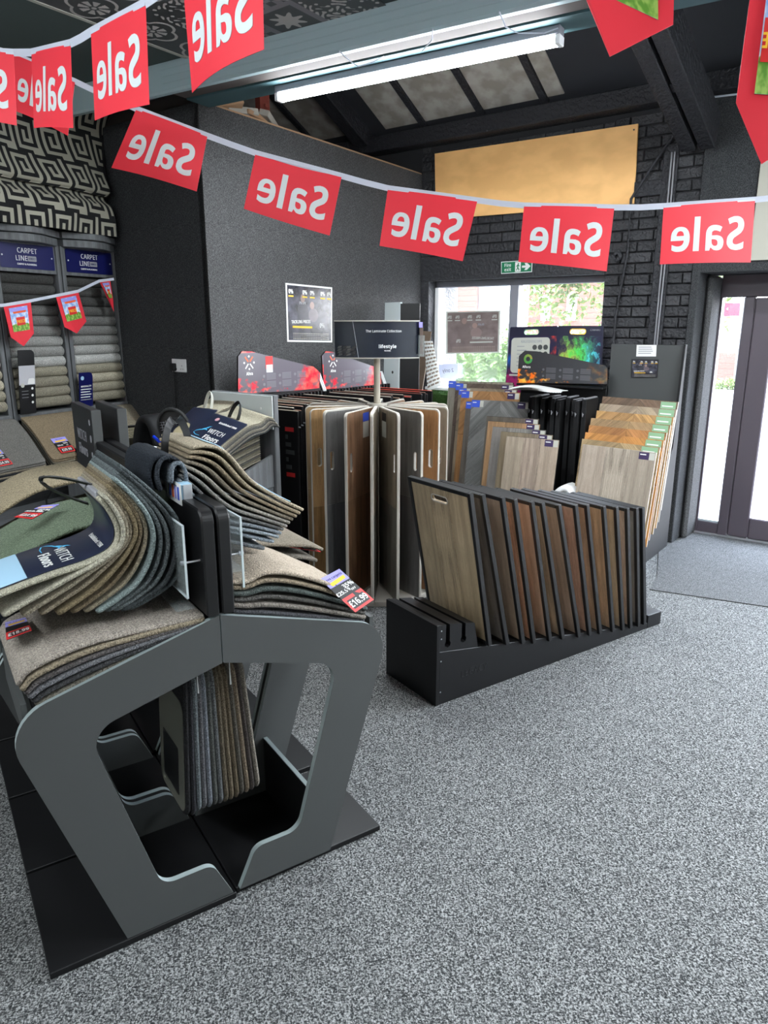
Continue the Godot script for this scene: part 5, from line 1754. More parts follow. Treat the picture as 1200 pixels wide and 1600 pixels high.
# ---------- carpet stands along the left wall ----------
func build_stands():
	var sa := deg_to_rad(11.0)
	# local x out of the wall, y up, z along the wall towards the camera
	var ST := Transform3D(Basis(Vector3(cos(sa), 0, -sin(sa)), Vector3(0, 1, 0), Vector3(sin(sa), 0, cos(sa))), Vector3(-4.83, 0, -3.08))
	var greys := [[0.30, 0.36, 0.30, 0.38, 0.46, 0.50, 0.54, 0.66, 0.74, 0.58, 0.68, 0.58, 0.54, 0.5], [0.26, 0.30, 0.27, 0.44, 0.45, 0.50, 0.60, 0.56, 0.68, 0.54, 0.52, 0.52, 0.50, 0.5], [0.30, 0.36, 0.30, 0.38, 0.46, 0.50, 0.54, 0.66, 0.74, 0.58, 0.68, 0.58, 0.54, 0.5]]
	for k in 3:
		var z0 := [-0.055, 0.43, 0.915][k] as float
		var z1 := z0 + 0.48
		var place: String = ["beside the dark return wall", "second from the dark return wall", "third from the dark return wall"][k]
		var o := thing("carpet_stand", "grey carpet roll stand with navy header sign, %s" % place, "display stand", ST * at(Vector3(0, 0, z0)))
		for s in 2:
			var zz := 0.0 if s == 0 else 0.448
			part("upright", span(Vector3(-0.10, 0.0, zz), Vector3(0.04, 2.09, zz + 0.03), 0.003), M.greywood, o)
		part("back_panel", span(Vector3(-0.10, 0.0, 0.03), Vector3(-0.085, 2.09, 0.448), 0.001), M.black_matt, o)
		# pelmet: two tiers with a bowed front
		for tier in 2:
			var pel := PackedVector2Array()
			var ext := 0.012 * tier
			pel.append(Vector2(-0.10, 0.0 - ext + 0.012))
			for i in 13:
				var f := i / 12.0
				pel.append(Vector2(0.045 + ext + 0.10 * pow(sin(f * PI * 0.92), 1.3) , -(f * 0.478) * 1.0 + (ext - 0.012) * (1.0 - 2.0 * f)))
			pel.append(Vector2(-0.10, -0.478 + ext - 0.012))
			part("pelmet", extrude(pel, 2.085 + 0.05 * tier, 2.13 + 0.045 * tier, 0.003), M.greywood, o, Transform3D(Basis(Vector3(1, 0, 0), Vector3(0, 0, -1), Vector3(0, 1, 0)), Vector3()))
		var face := Transform3D(Basis(Vector3(0, 0, -1), Vector3(0, 1, 0), Vector3(1, 0, 0)), Vector3(0.022, 2.005, 0.239))
		part("sign_surround", boxm(Vector3(0.418, 0.19, 0.016), 0.002), M.greywood, o, face)
		var sg := part("sign", extrude(rrect(-0.195, -0.073, 0.195, 0.073, 0.008, 3), 0.008, 0.012), M.navy_sign, o, face)
		part("lettering", text_mesh("CARPET", 0.030, false), M.paper, sg, at(Vector3(0.0, 0.034, 0.0125)))
		part("lettering", text_mesh("LINE", 0.030, false), M.paper, sg, at(Vector3(-0.045, -0.012, 0.0125)))
		part("logo_block", extrude(rrect(0.0, -0.028, 0.062, 0.004, 0.005, 3), 0.012, 0.0128), M.text_grey, sg)
		part("lettering", text_mesh("DIRECT", 0.010, true), M.navy_sign, sg, at(Vector3(0.031, -0.012, 0.0132)))
		part("lettering", text_mesh("CARPET & FLOORING", 0.010, true, false, 0.0008, null, 1.0), M.paper, sg, at(Vector3(-0.01, -0.047, 0.0125)))
		for s in [-1, 1]:
			part("fixing", extrude(ngon(Vector2(0.178 * s, 0), 0.005, 8), 0.012, 0.014), M.paper, sg)
		# rolled sample bolsters
		for i in 13:
			var yy := 1.875 - i * 0.0645
			var v: float = greys[k][i]
			v = minf(0.95, v * 1.22)
			var tint := Color(v, v, v * 0.985)
			if i > 8 or (k == 0 and i > 9):
				tint = Color(v * 1.04, v, v * 0.89)
			var out := 0.004 * i
			var pr := PackedVector2Array()
			for a in 11:
				var an := deg_to_rad(-95 + 19.0 * a)
				pr.append(Vector2(cos(an) * 0.036 + out - 0.028, sin(an) * 0.0335))
			pr.append(Vector2(-0.075, 0.0335))
			pr.append(Vector2(-0.075, -0.0335))
			part("carpet_roll", extrude(pr, 0.034, 0.444, 0.008), carpet(tint, 0.9), o, at(Vector3(0, yy, 0)))
		part("ledge", span(Vector3(-0.09, 1.005, 0.03), Vector3(0.06, 1.045, 0.448), 0.003), M.greywood, o)
		# lower cabinet with a sloped front
		part("cabinet", extrude(PackedVector2Array([Vector2(-0.10, 0.0), Vector2(0.25, 0.0), Vector2(0.25, 0.52), Vector2(0.33, 0.60), Vector2(0.33, 0.685), Vector2(-0.06, 0.99), Vector2(-0.10, 0.99)]), 0.004, 0.474, 0.002), M.greywood, o)
		# sloping pile of samples over the cabinet
		var cols: Array = [[Color(0.66, 0.62, 0.54), Color(0.56, 0.53, 0.46), Color(0.4, 0.39, 0.37)], [Color(0.64, 0.57, 0.47), Color(0.66, 0.62, 0.54), Color(0.36, 0.36, 0.34)], [Color(0.56, 0.55, 0.53), Color(0.66, 0.62, 0.55), Color(0.22, 0.23, 0.25)]][k]
		for i in 8:
			var f := i / 7.0
			var p := curve([[0.055, 1.022 - 0.062 * f * f], [0.10, 1.01 - 0.07 * f], [0.20, 0.92 - 0.085 * f], [0.30, 0.80 - 0.088 * f], [0.335, 0.775 - 0.088 * f]], 18)
			solo("carpet_sample", sheet(p, 0.018 + rng.randf_range(0, 0.006), 0.462 - rng.randf_range(0, 0.006), 0.010, 0.03, 18), carpet(cols[0] if i < 2 else cols[1 + (i % 2)], 0.8), "%s carpet sample sloping on the %s wall stand, %s" % [tone(cols[0] if i < 2 else cols[1 + (i % 2)]), ["rightmost", "middle", "leftmost"][k], "topmost" if i == 0 else rank(i) + " from the top"], "carpet sample", ST * at(Vector3(0, 0, z0)), "carpet samples on the wall stands")
	# leaflet boards standing on the ledges
	leaflet(ST * at(Vector3(0.075, 1.045, 0.83)), 0.115, 0.40, 0, "tall dark leaflet board with pale room picture and gold seal, second carpet stand")
	leaflet(ST * at(Vector3(0.075, 1.045, 0.372)), 0.115, 0.235, 1, "navy leaflet board with white print on the carpet stand beside the dark return wall")
	# price tickets on the sloping samples
	price_tag(Card.new(ST * Vector3(0.236, 0.894, 0.82), ST * Vector3(0.236, 0.894, 0.71), ST * Vector3(0.312, 0.806, 0.70), ST * Vector3(0.312, 0.806, 0.81)), "£59.99", "£29.99", "50%", "lilac, black and red price ticket at £29.99 on the second carpet stand")
	price_tag(Card.new(ST * Vector3(0.245, 0.884, 1.28), ST * Vector3(0.245, 0.884, 1.18), ST * Vector3(0.318, 0.798, 1.16), ST * Vector3(0.318, 0.798, 1.26)), "£49.99", "£24.99", "50%", "price ticket on the leftmost sloping samples, cut by the photo's left edge")
	# greek key carpet draped from the ceiling onto the stands
	var rg := printed(greek_tex(), 0.95)
	rg.uv1_scale = Vector3(1.0 / 0.195, 1.0 / 0.43, 1)
	rg.heightmap_enabled = true
	rg.heightmap_texture = pile_bump
	rg.heightmap_scale = 0.1
	var rp := curve([[0.16, 3.0], [0.10, 2.93], [0.07, 2.84], [0.09, 2.70], [0.15, 2.56], [0.20, 2.47], [0.175, 2.435], [0.13, 2.43], [0.15, 2.40], [0.20, 2.36], [0.22, 2.28], [0.21, 2.175]], 60)
	var g := G.new()
	g.smooth(0)
	var L := path_len(rp)
	for i in rp.size() - 1:
		for j in 30:
			var q := []
			for c in [[i, j], [i + 1, j], [i + 1, j + 1], [i, j + 1]]:
				var p: Vector2 = rp[c[0]]
				var s: float = L * c[0] / (rp.size() - 1)
				var z: float = 0.05 + 1.5 * c[1] / 30.0 - 0.16 * clampf((p.y - 2.5) * 1.6, 0, 1)
				var dz := 0.018 * sin(z * 9.0 + p.y * 7.0) * clampf((3.0 - p.y) * 3.0, 0, 1)
				q.append([Vector3(p.x + dz - 0.04, p.y, z), Vector2(z, s)])
			g.quad(q[0][0], q[1][0], q[2][0], q[3][0], Vector3(1, 0.2, 0), Vector2(-q[0][1].x, q[0][1].y), Vector2(-q[1][1].x, q[1][1].y), Vector2(-q[2][1].x, q[2][1].y), Vector2(-q[3][1].x, q[3][1].y))
	var rug := solo("draped_carpet", g.done(), rg, "black and cream greek key carpet draped from the ceiling over the carpet stands", "carpet", ST)
	var hem := PackedVector3Array()
	for p in rp:
		hem.append(Vector3(p.x - 0.045 + 0.018 * sin(0.05 * 9.0 + p.y * 7.0) * clampf((3.0 - p.y) * 3.0, 0, 1), p.y, 0.05 - 0.16 * clampf((p.y - 2.5) * 1.6, 0, 1)))
	part("bound_edge", tube(hem, 0.006, 6), M.tag_black, rug)
	# little pennants strung across the stands
	var pt := [Vector3(-4.5319, 1.7059, -2.1754), Vector3(-4.5688, 1.7366, -2.3650), Vector3(-4.6048, 1.7730, -2.5504), Vector3(-4.6393, 1.8072, -2.7280), Vector3(-4.6749, 1.8807, -2.9110), Vector3(-4.7002, 1.8999, -3.0409)]
	var b := thing("pennant_string", "white string of small red picture pennants across the carpet stands", "bunting", at(Vector3(-4.6037, 1.6226, -2.5448)))
	var bo := b.position
	var line := PackedVector3Array([Vector3(-4.4967, 1.6984, -1.9943) - bo])
	for p in pt:
		line.append(p - bo)
	part("ribbon", band(line, 0.018, 0.002, Vector3(0, 1, 0)), M.ribbon, b)
	var quads := [[Vector3(-4.5319, 1.7059, -2.1754), Vector3(-4.5688, 1.7366, -2.3650), Vector3(-4.5792, 1.5405, -2.3662), Vector3(-4.5519, 1.4649, -2.2782), Vector3(-4.5253, 1.5201, -2.1937)],
		[Vector3(-4.6048, 1.7730, -2.5504), Vector3(-4.6393, 1.8072, -2.7280), Vector3(-4.6592, 1.6153, -2.7777), Vector3(-4.6306, 1.5369, -2.6829), Vector3(-4.6016, 1.5785, -2.5862)],
		[Vector3(-4.6749, 1.8807, -2.9110), Vector3(-4.6934, 1.8939, -3.0064), Vector3(-4.7073, 1.7544, -3.0252), Vector3(-4.6950, 1.6808, -3.0146), Vector3(-4.6785, 1.7529, -2.9819)]]
	for q in quads:
		pennant(b, bo, q, 0.0)

func pennant(o: Node3D, bo: Vector3, q: Array, mirror: float, low := 0.86):
	var c := Card.new(q[0], q[1], q[2], q[4])
	var g := G.new()
	var n := c.n
	var pts := []
	for p in q:
		pts.append(p - bo)
	for s in [0.0, -0.0015]:
		for i in range(1, 4):
			g.tri(pts[0] + n * s, pts[i] + n * s, pts[i + 1] + n * s, n if s == 0.0 else -n)
	for i in 5:
		var a: Vector3 = pts[i]
		var d: Vector3 = pts[(i + 1) % 5]
		g.quad(a, d, d - n * 0.0015, a - n * 0.0015, (a + d) * 0.5 - (pts[0] + pts[2]) * 0.5)
	var f := part("pennant", g.done(), M.red, o)
	# printed picture: a meadow under the sky, with lettering across a red crate
	var pc := Card.new(c.spot(0.16, 0.12) + c.base(), c.spot(0.84, 0.12) + c.base(), c.spot(0.84, low) + c.base(), c.spot(0.16, low) + c.base())
	var tf := at(pc.base() - bo + n * 0.0015)
	if not M.has("meadow"):
		M.meadow = printed(meadow_tex(), 0.5)
	part("picture", pc.mesh(0.0008), M.meadow, f, tf)
	var sc := G.new()
	var add := func(u0: float, v0: float, u1: float, v1: float, off: float):
		sc.quad(pc.spot(u0, v0, off), pc.spot(u1, v0, off), pc.spot(u1, v1, off), pc.spot(u0, v1, off), n)
	var shift := 0.26 if mirror > 0.5 else 0.0
	add.call(0.28 - shift, 0.42, 0.78 - shift, 0.76, 0.0008)
	part("crate_print", sc.done(), M.tag_red, f, tf)
	part("lettering", text_mesh("PRICE", pc.h * 0.12, true, mirror > 0.5, 0.0006, pc.place(0.53 - shift, 0.60), minf(1.0, pc.w / (pc.h * 0.9))), M.yellow, f, Transform3D(tf.basis, tf.origin + n * 0.001))
	var bn := G.new()
	bn.quad(pc.spot(0.05, 0.04, 0.0009), pc.spot(0.95, 0.04, 0.0009), pc.spot(0.95, 0.16, 0.0009), pc.spot(0.05, 0.16, 0.0009), n)
	part("banner_print", bn.done(), M.tag_lilac, f, tf)
	var b2 := G.new()
	b2.quad(pc.spot(0.15, 0.17, 0.001), pc.spot(0.9, 0.17, 0.001), pc.spot(0.88, 0.25, 0.001), pc.spot(0.2, 0.25, 0.001), n)
	part("banner_print", b2.done(), M.orange, f, tf)

func leaflet(t: Transform3D, w: float, h: float, kind: int, label: String):
	# local x out of the wall, z towards the camera; the face looks along +x
	var o := thing("leaflet_board", label, "leaflet", t)
	var ft := Transform3D(Basis(Vector3(0, 0, -1), Vector3(0.12, 1, 0).normalized(), Vector3(1, -0.12, 0).normalized()), Vector3())
	ft.basis = ft.basis.orthonormalized()
	part("board", extrude(fillet([[-w / 2, 0, 0.004], [w / 2, 0, 0.004], [w / 2, h, 0.03], [-w / 2, h, 0.004]]), -0.004, 0.0), M.tag_black if kind == 0 else M.navy_sign, o, ft)
	if kind == 0:
		part("picture", span(Vector3(-w / 2, h * 0.46, 0.0), Vector3(w / 2, h * 0.76, 0.0008), 0.0), mat(Color(0.70, 0.70, 0.72), 0.4), o, ft)
		part("picture_sofa", extrude(fillet([[0.0, h * 0.47, 0.004], [w * 0.45, h * 0.47, 0.004], [w * 0.45, h * 0.56, 0.01], [0.01, h * 0.56, 0.01]]), 0.0008, 0.0014), M.paper, o, ft)
		part("seal", extrude(ngon(Vector2(-w * 0.30, h * 0.455), 0.013, 14), 0.0008, 0.0018), M.label_pale, o, ft)
		for i in 3:
			part("icon", extrude(ngon(Vector2(w * 0.30, h * (0.40 - 0.11 * i)), 0.008, 10), 0.0, 0.001), M.paper, o, ft)
			part("print_line", span(Vector3(-w * 0.36, h * (0.36 - 0.05 * i), 0), Vector3(w * 0.05, h * (0.36 - 0.05 * i) + 0.003, 0.0008), 0.0), M.text_grey, o, ft)
	else:
		part("seal", extrude(ngon(Vector2(-w * 0.26, h * 0.84), 0.014, 14), 0.0, 0.001), M.lightblue, o, ft)
		part("lettering", text_mesh("SENSUALITY", 0.011, true, false, 0.0005, null, 1.0), M.paper, o, ft * at(Vector3(0.0, h * 0.60, 0.0006)))
		for i in 5:
			part("print_line", span(Vector3(-w * 0.40, h * (0.50 - 0.075 * i), 0), Vector3(w * (0.38 - 0.08 * (i % 2)), h * (0.50 - 0.075 * i) + 0.006, 0.0008), 0.0), M.paper if i < 4 else M.text_grey, o, ft)

# ---------- displays along the street wall ----------
func lean_board(tl: Vector3, tr: Vector3, foot_y: float, foot_dz: float, th: float, face: Material, edge: Material, label: String, group: String) -> Array:
	# a board whose top edge runs tl-tr and whose foot stands foot_dz nearer to the room
	var right := tr - tl
	right.y = 0
	var w := right.length()
	right = right.normalized()
	var top := (tl + tr) * 0.5
	var out := right.cross(Vector3(0, 1, 0))
	var foot := Vector3(top.x, foot_y, top.z) + out * foot_dz
	var up := top - foot
	var h := up.length()
	var t := xf(foot, right, up)
	var o := thing("flooring_board", label, "flooring board", t, group)
	part("board", boxm(Vector3(w, h, th), 0.0015, Vector3(0, h / 2, -th / 2)), edge, o)
	return [o, w, h]

func planks_straight(o: Node3D, w: float, h: float, n: int, c: Color, k: int, cut := 0.0):
	for j in n:
		var x0 := -w / 2 + w * j / n
		var x1 := x0 + w / n
		var ys := [0.002, h - 0.001]
		if cut > 0:
			ys = [0.002, h * fposmod(cut + 0.37 * j, 0.8) + 0.1, h - 0.001]
		for i in ys.size() - 1:
			var cc := c * rng.randf_range(0.93, 1.05)
			cc.a = 1
			part("plank", extrude(PackedVector2Array([Vector2(x0 + 0.0006, ys[i] + 0.0005), Vector2(x1 - 0.0006, ys[i] + 0.0005), Vector2(x1 - 0.0006, ys[i + 1] - 0.0005), Vector2(x0 + 0.0006, ys[i + 1] - 0.0005)]), -0.001, 0.003, 0.0006), wood(Color(snappedf(cc.r, 0.01), snappedf(cc.g, 0.01), snappedf(cc.b, 0.01)), (k + j + i) % 4, 0.45), o)

func planks_chevron(o: Node3D, w: float, h: float, c: Color, k: int, pitch := 0.085, ymin := 0.0):
	var rect := PackedVector2Array([Vector2(-w / 2, ymin), Vector2(w / 2, ymin), Vector2(w / 2, h), Vector2(-w / 2, h)])
	var half := w / 2.0
	for side in [-1.0, 1.0]:
		var y := -half - pitch + ymin
		var i := 0
		while y < h + half:
			var q := PackedVector2Array([Vector2(0.0005 * side, y + half), Vector2(half * side, y), Vector2(half * side, y + pitch - 0.001), Vector2(0.0005 * side, y + pitch + half - 0.001)])
			for r in Geometry2D.intersect_polygons(ccw(q), rect):
				if r.size() >= 3:
					var v := [0.92, 1.0, 1.06, 0.97][(i * 3 + int(side) + 1) % 4] as float
					var cc := Color(snappedf(c.r * v, 0.01), snappedf(c.g * v, 0.01), snappedf(c.b * v, 0.01))
					part("plank", extrude(r, -0.001, 0.003, 0.0, PackedVector2Array(), deg_to_rad(45.0) * side + PI / 2), wood(cc, (k + i) % 4, 0.45), o)
			y += pitch
			i += 1

func corner_labels(o: Node3D, w: float, h: float, left: bool, right_mat: Material):
	if left:
		part("label", span(Vector3(-w / 2 + 0.003, h - 0.058, 0.003), Vector3(-w / 2 + 0.075, h - 0.004, 0.0042), 0.0), M.label_blue, o)
		part("label", span(Vector3(-w / 2 + 0.078, h - 0.054, 0.003), Vector3(-w / 2 + 0.108, h - 0.006, 0.004), 0.0), M.label_pale, o)
		part("label_print", span(Vector3(-w / 2 + 0.012, h - 0.024, 0.0042), Vector3(-w / 2 + 0.045, h - 0.018, 0.0046), 0.0), M.paper, o)
	if right_mat == M.label_purple:
		part("label", span(Vector3(w / 2 - 0.105, h - 0.052, 0.003), Vector3(w / 2 - 0.042, h - 0.006, 0.0042), 0.0), right_mat, o)
		part("label", span(Vector3(w / 2 - 0.040, h - 0.052, 0.003), Vector3(w / 2 - 0.006, h - 0.006, 0.0042), 0.0), M.label_pale, o)
		part("label_print", span(Vector3(w / 2 - 0.098, h - 0.024, 0.0042), Vector3(w / 2 - 0.060, h - 0.017, 0.0046), 0.0), M.paper, o)
	elif right_mat == M.label_green:
		part("label", span(Vector3(w / 2 - 0.115, h - 0.070, 0.003), Vector3(w / 2 - 0.012, h - 0.006, 0.0042), 0.0), right_mat, o)
		part("label_print", span(Vector3(w / 2 - 0.105, h - 0.040, 0.0042), Vector3(w / 2 - 0.03, h - 0.032, 0.0046), 0.0), M.paper, o)

func build_back_displays():
	# boards leaning in a row under the window, back to front
	var rows := [
		[Vector3(-3.3075, 1.1288, -5.2400), Vector3(-2.7043, 1.1519, -5.2400), Color(0.58, 0.55, 0.49), 0, true, false, "pale grey plank board at the back of the row under the window"],
		[Vector3(-3.2131, 1.1251, -5.2000), Vector3(-2.6769, 1.1307, -5.2000), Color(0.40, 0.34, 0.30), 1, true, true, "dark brown chevron board in the row under the window"],
		[Vector3(-3.1440, 1.0855, -5.1400), Vector3(-2.6170, 1.1082, -5.1400), Color(0.58, 0.52, 0.44), 1, true, true, "beige chevron board in the row under the window"],
		[Vector3(-3.0821, 1.0621, -5.0800), Vector3(-2.5587, 1.1008, -5.0800), Color(0.68, 0.50, 0.33), 1, true, true, "orange oak chevron board in the row under the window"],
		[Vector3(-3.0013, 0.9848, -5.0200), Vector3(-2.5348, 1.0246, -5.0200), Color(0.45, 0.42, 0.39), 0, true, false, "brown grey board half hidden behind the grey chevron board"],
		[Vector3(-2.9190, 0.9943, -4.9700), Vector3(-2.4114, 1.0601, -4.9700), Color(0.50, 0.50, 0.49), 1, true, true, "grey chevron board with a blue and a purple label, middle of the row"],
		[Vector3(-2.7321, 0.8922, -4.8800), Vector3(-2.2997, 0.9491, -4.8800), Color(0.45, 0.41, 0.37), 0, false, true, "dark grey brown short board with a purple label"],
		[Vector3(-2.6969, 0.8552, -4.8400), Vector3(-2.2690, 0.9230, -4.8400), Color(0.66, 0.52, 0.38), 0, false, true, "warm oak short board with a purple label"],
		[Vector3(-2.6346, 0.8213, -4.8000), Vector3(-2.2034, 0.8912, -4.8000), Color(0.52, 0.51, 0.49), 0, false, true, "mid grey short board with a purple label"],
		[Vector3(-2.5362, 0.7977, -4.7500), Vector3(-2.1254, 0.8716, -4.7500), Color(0.58, 0.52, 0.43), 0, false, true, "two tone beige and grey short board with a purple label"],
		[Vector3(-2.4611, 0.7778, -4.7000), Vector3(-2.0536, 0.8480, -4.7000), Color(0.73, 0.66, 0.59), 0, false, true, "pale oak board with knots, frontmost of the row under the window"]]
	for i in rows.size():
		var r: Array = rows[i]
		var b := lean_board(r[0], r[1], 0.02, 0.16, 0.012, wood(r[2], i % 4), M.black_matt, r[6], "flooring boards leaning under the window")
		var o: Node3D = b[0]
		# the top edge is not level in the photograph: boards lean a little sideways
		o.rotate_object_local(Vector3(0, 0, 1), 0.02)
		if r[3] == 1:
			planks_chevron(o, b[1], b[2], r[2], i, 0.085, 0.0 if i == 5 else b[2] - 0.35)
			if i != 5:
				part("plank", extrude(PackedVector2Array([Vector2(-b[1] / 2, 0), Vector2(b[1] / 2, 0), Vector2(b[1] / 2, b[2] - 0.352), Vector2(-b[1] / 2, b[2] - 0.352)]), -0.001, 0.003), wood(r[2], i % 4), o)
		else:
			planks_straight(o, b[1], b[2], 3, r[2], i, 0.3 if i == 9 else 0.0)
		corner_labels(o, b[1], b[2], r[4], M.label_purple if r[5] else null)
	# stepped rack by the doorway
	var rk := thing("board_rack", "tall black stepped board rack with a grey upper panel beside the doorway", "display rack", at(Vector3(-1.72, 0, -5.2)))
	part("back_panel", span(Vector3(-0.262, 0.9, -0.14), Vector3(0.245, 1.455, -0.115), 0.002), M.grey, rk)
	part("back_panel", span(Vector3(-0.262, 0.0, -0.16), Vector3(0.26, 1.0, -0.14), 0.002), M.black, rk)
	part("side_cheek", extrude(PackedVector2Array([Vector2(-0.6, 0.0), Vector2(0.14, 0.0), Vector2(0.14, 1.46), Vector2(0.10, 1.46), Vector2(0.04, 0.75), Vector2(-0.55, 0.10)]), 0.0, 0.016, 0.001), M.black_matt, rk, Transform3D(Basis(Vector3(0, 0, -1), Vector3(0, 1, 0), Vector3(1, 0, 0)), Vector3(0.248, 0, 0)))
	part("foot", span(Vector3(-0.262, 0.0, -0.14), Vector3(0.245, 0.10, 0.55), 0.003), M.black, rk)
	for s in 7:
		part("step", span(Vector3(-0.262, 0.10, -0.14), Vector3(0.245, 0.135 + 0.012 * s, 0.50 - 0.085 * s), 0.002), M.black, rk)
	var pc := Card.new(Vector3(-1.7958, 1.4523, -5.3100), Vector3(-1.6563, 1.4547, -5.3100), Vector3(-1.6533, 1.3754, -5.3100), Vector3(-1.7933, 1.3718, -5.3100))
	var pn := card_thing("paper_notice", pc, 0.001, M.paper, "small white printed notice taped near the top of the grey rack panel", "notice")
	for k in 4:
		card_shape(pn, pc, "print_line", block(0.1, 0.15 + 0.18 * k, 0.75 + 0.04 * (k % 3), 0.22 + 0.18 * k), M.text_grey)
	var fin := printed(finance_tex(), 0.35)
	var fc := Card.new(Vector3(-1.8239, 1.3529, -5.3100), Vector3(-1.6335, 1.3539, -5.3100), Vector3(-1.6307, 1.2294, -5.3100), Vector3(-1.8172, 1.2213, -5.3100))
	poster(fc, fin, M.tag_black, "small dark offer poster on the grey rack panel beside the doorway", false)
	var seven := [
		[Color(0.71, 0.65, 0.59), false, "grey oak plank board, frontmost on the stepped rack by the doorway"],
		[Color(0.66, 0.57, 0.42), true, "pale beige chevron board, second on the stepped rack"],
		[Color(0.80, 0.57, 0.31), true, "golden oak chevron board, third on the stepped rack"],
		[Color(0.72, 0.50, 0.30), true, "russet oak chevron board, fourth on the stepped rack"],
		[Color(0.70, 0.58, 0.42), true, "sandy oak chevron board, fifth on the stepped rack"],
		[Color(0.76, 0.59, 0.38), true, "honey oak chevron board, sixth on the stepped rack"],
		[Color(0.66, 0.59, 0.50), true, "grey beige chevron board, seventh on the stepped rack"],
		[Color(0.47, 0.38, 0.30), true, "dark brown chevron board at the back of the stepped rack"]]
	var tops := [[Vector3(-1.8737, 0.8137, -4.6200), Vector3(-1.3876, 0.8174, -4.6200)], [Vector3(-1.9132, 0.8346, -4.7000), Vector3(-1.3911, 0.8432, -4.7000)], [Vector3(-1.9260, 0.8680, -4.7800), Vector3(-1.3949, 0.8782, -4.7800)], [Vector3(-1.9383, 0.9103, -4.8700), Vector3(-1.4093, 0.9122, -4.8700)], [Vector3(-1.9640, 0.9529, -4.9600), Vector3(-1.4151, 0.9483, -4.9600)], [Vector3(-1.9611, 0.9992, -5.0500), Vector3(-1.4249, 0.9896, -5.0500)], [Vector3(-1.9760, 1.0408, -5.1400), Vector3(-1.4385, 1.0320, -5.1400)], [Vector3(-1.9948, 1.0789, -5.2300), Vector3(-1.4565, 1.0800, -5.2300)]]
	for i in range(7, -1, -1):
		var b := lean_board(tops[i][0], tops[i][1], 0.14 + 0.021 * i, 0.13, 0.012, null, M.edge_pale, seven[i][2], "boards on the stepped rack")
		var o: Node3D = b[0]
		o.rotate_object_local(Vector3(0, 0, 1), -0.012)
		if seven[i][1]:
			planks_chevron(o, b[1], b[2], seven[i][0], i, 0.10, b[2] - 0.30)
			part("plank", extrude(PackedVector2Array([Vector2(-b[1] / 2, 0), Vector2(b[1] / 2, 0), Vector2(b[1] / 2, b[2] - 0.302), Vector2(-b[1] / 2, b[2] - 0.302)]), -0.001, 0.003), wood(seven[i][0], i % 4), o)
			corner_labels(o, b[1], b[2], false, M.label_green)
		else:
			planks_straight(o, b[1], b[2], 3, seven[i][0], i)
			corner_labels(o, b[1], b[2], false, M.label_purple)
	# rack of black folders with a sloping printed header
	var fr := thing("folder_rack", "black rack of upright sample folders under a dark header with an orange glow", "display rack", at(Vector3(-2.30, 0, -5.05)))
	var fo := fr.position
	part("plinth", span(Vector3(-0.16, 0, -0.2), Vector3(0.32, 0.10, 0.13), 0.004), M.black, fr)
	part("back_board", span(Vector3(-0.365, 0.1, -0.22), Vector3(0.33, 1.165, -0.20), 0.003), M.black, fr)
	part("shelf_edge", span(Vector3(-0.365, 1.135, -0.20), Vector3(0.33, 1.15, -0.12), 0.003), M.black, fr)
	for i in 10:
		var x := -0.145 + 0.047 * i
		var fd := 0.10 + 0.04 * sin(i * 1.7)
		var f := part("folder", span(Vector3(x, 0.105, -0.11), Vector3(x + 0.034, 1.07 + 0.012 * sin(i * 2.3), fd), 0.003), M.black_matt, fr)
		part("folder_pages", span(Vector3(x + 0.006, 1.07, -0.10), Vector3(x + 0.028, 1.078 + 0.012 * sin(i * 2.3), fd - 0.01), 0.001), M.text_grey, f)
		part("folder_clip", tube(PackedVector3Array([Vector3(x + 0.017, 0.98, fd), Vector3(x + 0.017, 0.96, fd + 0.016), Vector3(x + 0.017, 0.99, fd + 0.02)]), 0.003, 6), M.text_grey, f)
	var hp := [Vector3(-2.6723, 1.1508, -5.2000), Vector3(-1.9477, 1.1761, -5.2000), Vector3(-1.9568, 1.2898, -5.2000), Vector3(-1.9771, 1.3073, -5.2000), Vector3(-2.5221, 1.3947, -5.2000), Vector3(-2.6192, 1.3974, -5.2000), Vector3(-2.6664, 1.3575, -5.2000)]
	var poly := PackedVector2Array()
	for p in hp:
		poly.append(Vector2(p.x - fo.x, p.y))
	var hb := part("header", extrude(poly, -0.012, 0.0), M.black_matt, fr, at(Vector3(0, 0, -0.15)))
	var g := G.new()
	var idx := Geometry2D.triangulate_polygon(poly)
	var lo := poly[0].x
	var hi := poly[1].x
	for i in range(0, idx.size(), 3):
		var t3 := []
		var u3 := []
		for m in 3:
			t3.append(Vector3(poly[idx[i + m]].x, poly[idx[i + m]].y, 0.001))
			u3.append(Vector2((poly[idx[i + m]].x - lo) / (hi - lo), 1.0 - (poly[idx[i + m]].y - poly[0].y) / 0.25))
		g.tri(t3[0], t3[1], t3[2], Vector3(0, 0, 1), u3[0], u3[1], u3[2])
	part("print", g.done(), printed(flame_tex(Color(0.95, 0.42, 0.10), Color(1.0, 0.75, 0.3), Color(0.20, 0.20, 0.21), false), 0.3), hb)
	for i in 18:
		var a := TAU * i / 18
		part("logo", extrude(PackedVector2Array([Vector2.from_angle(a) * 0.018, Vector2.from_angle(a + 0.26) * 0.018, Vector2.from_angle(a + 0.36) * 0.036, Vector2.from_angle(a + 0.08) * 0.036]), 0.0, 0.0008), mat(Color.from_hsv(0.16 + 0.22 * (i / 17.0), 0.6, 0.62), 0.5), hb, at(Vector3(lo + 0.085, poly[0].y + 0.185, 0.001)))
	part("lettering", text_mesh("Allura", 0.017, true), M.paper, hb, at(Vector3(lo + 0.075, poly[0].y + 0.125, 0.0014)))
	var pw := thing("loose_papers", "loose white papers lying on top of the black sample folders", "papers", at(Vector3(-2.3157, 1.1328, -4.8800)))
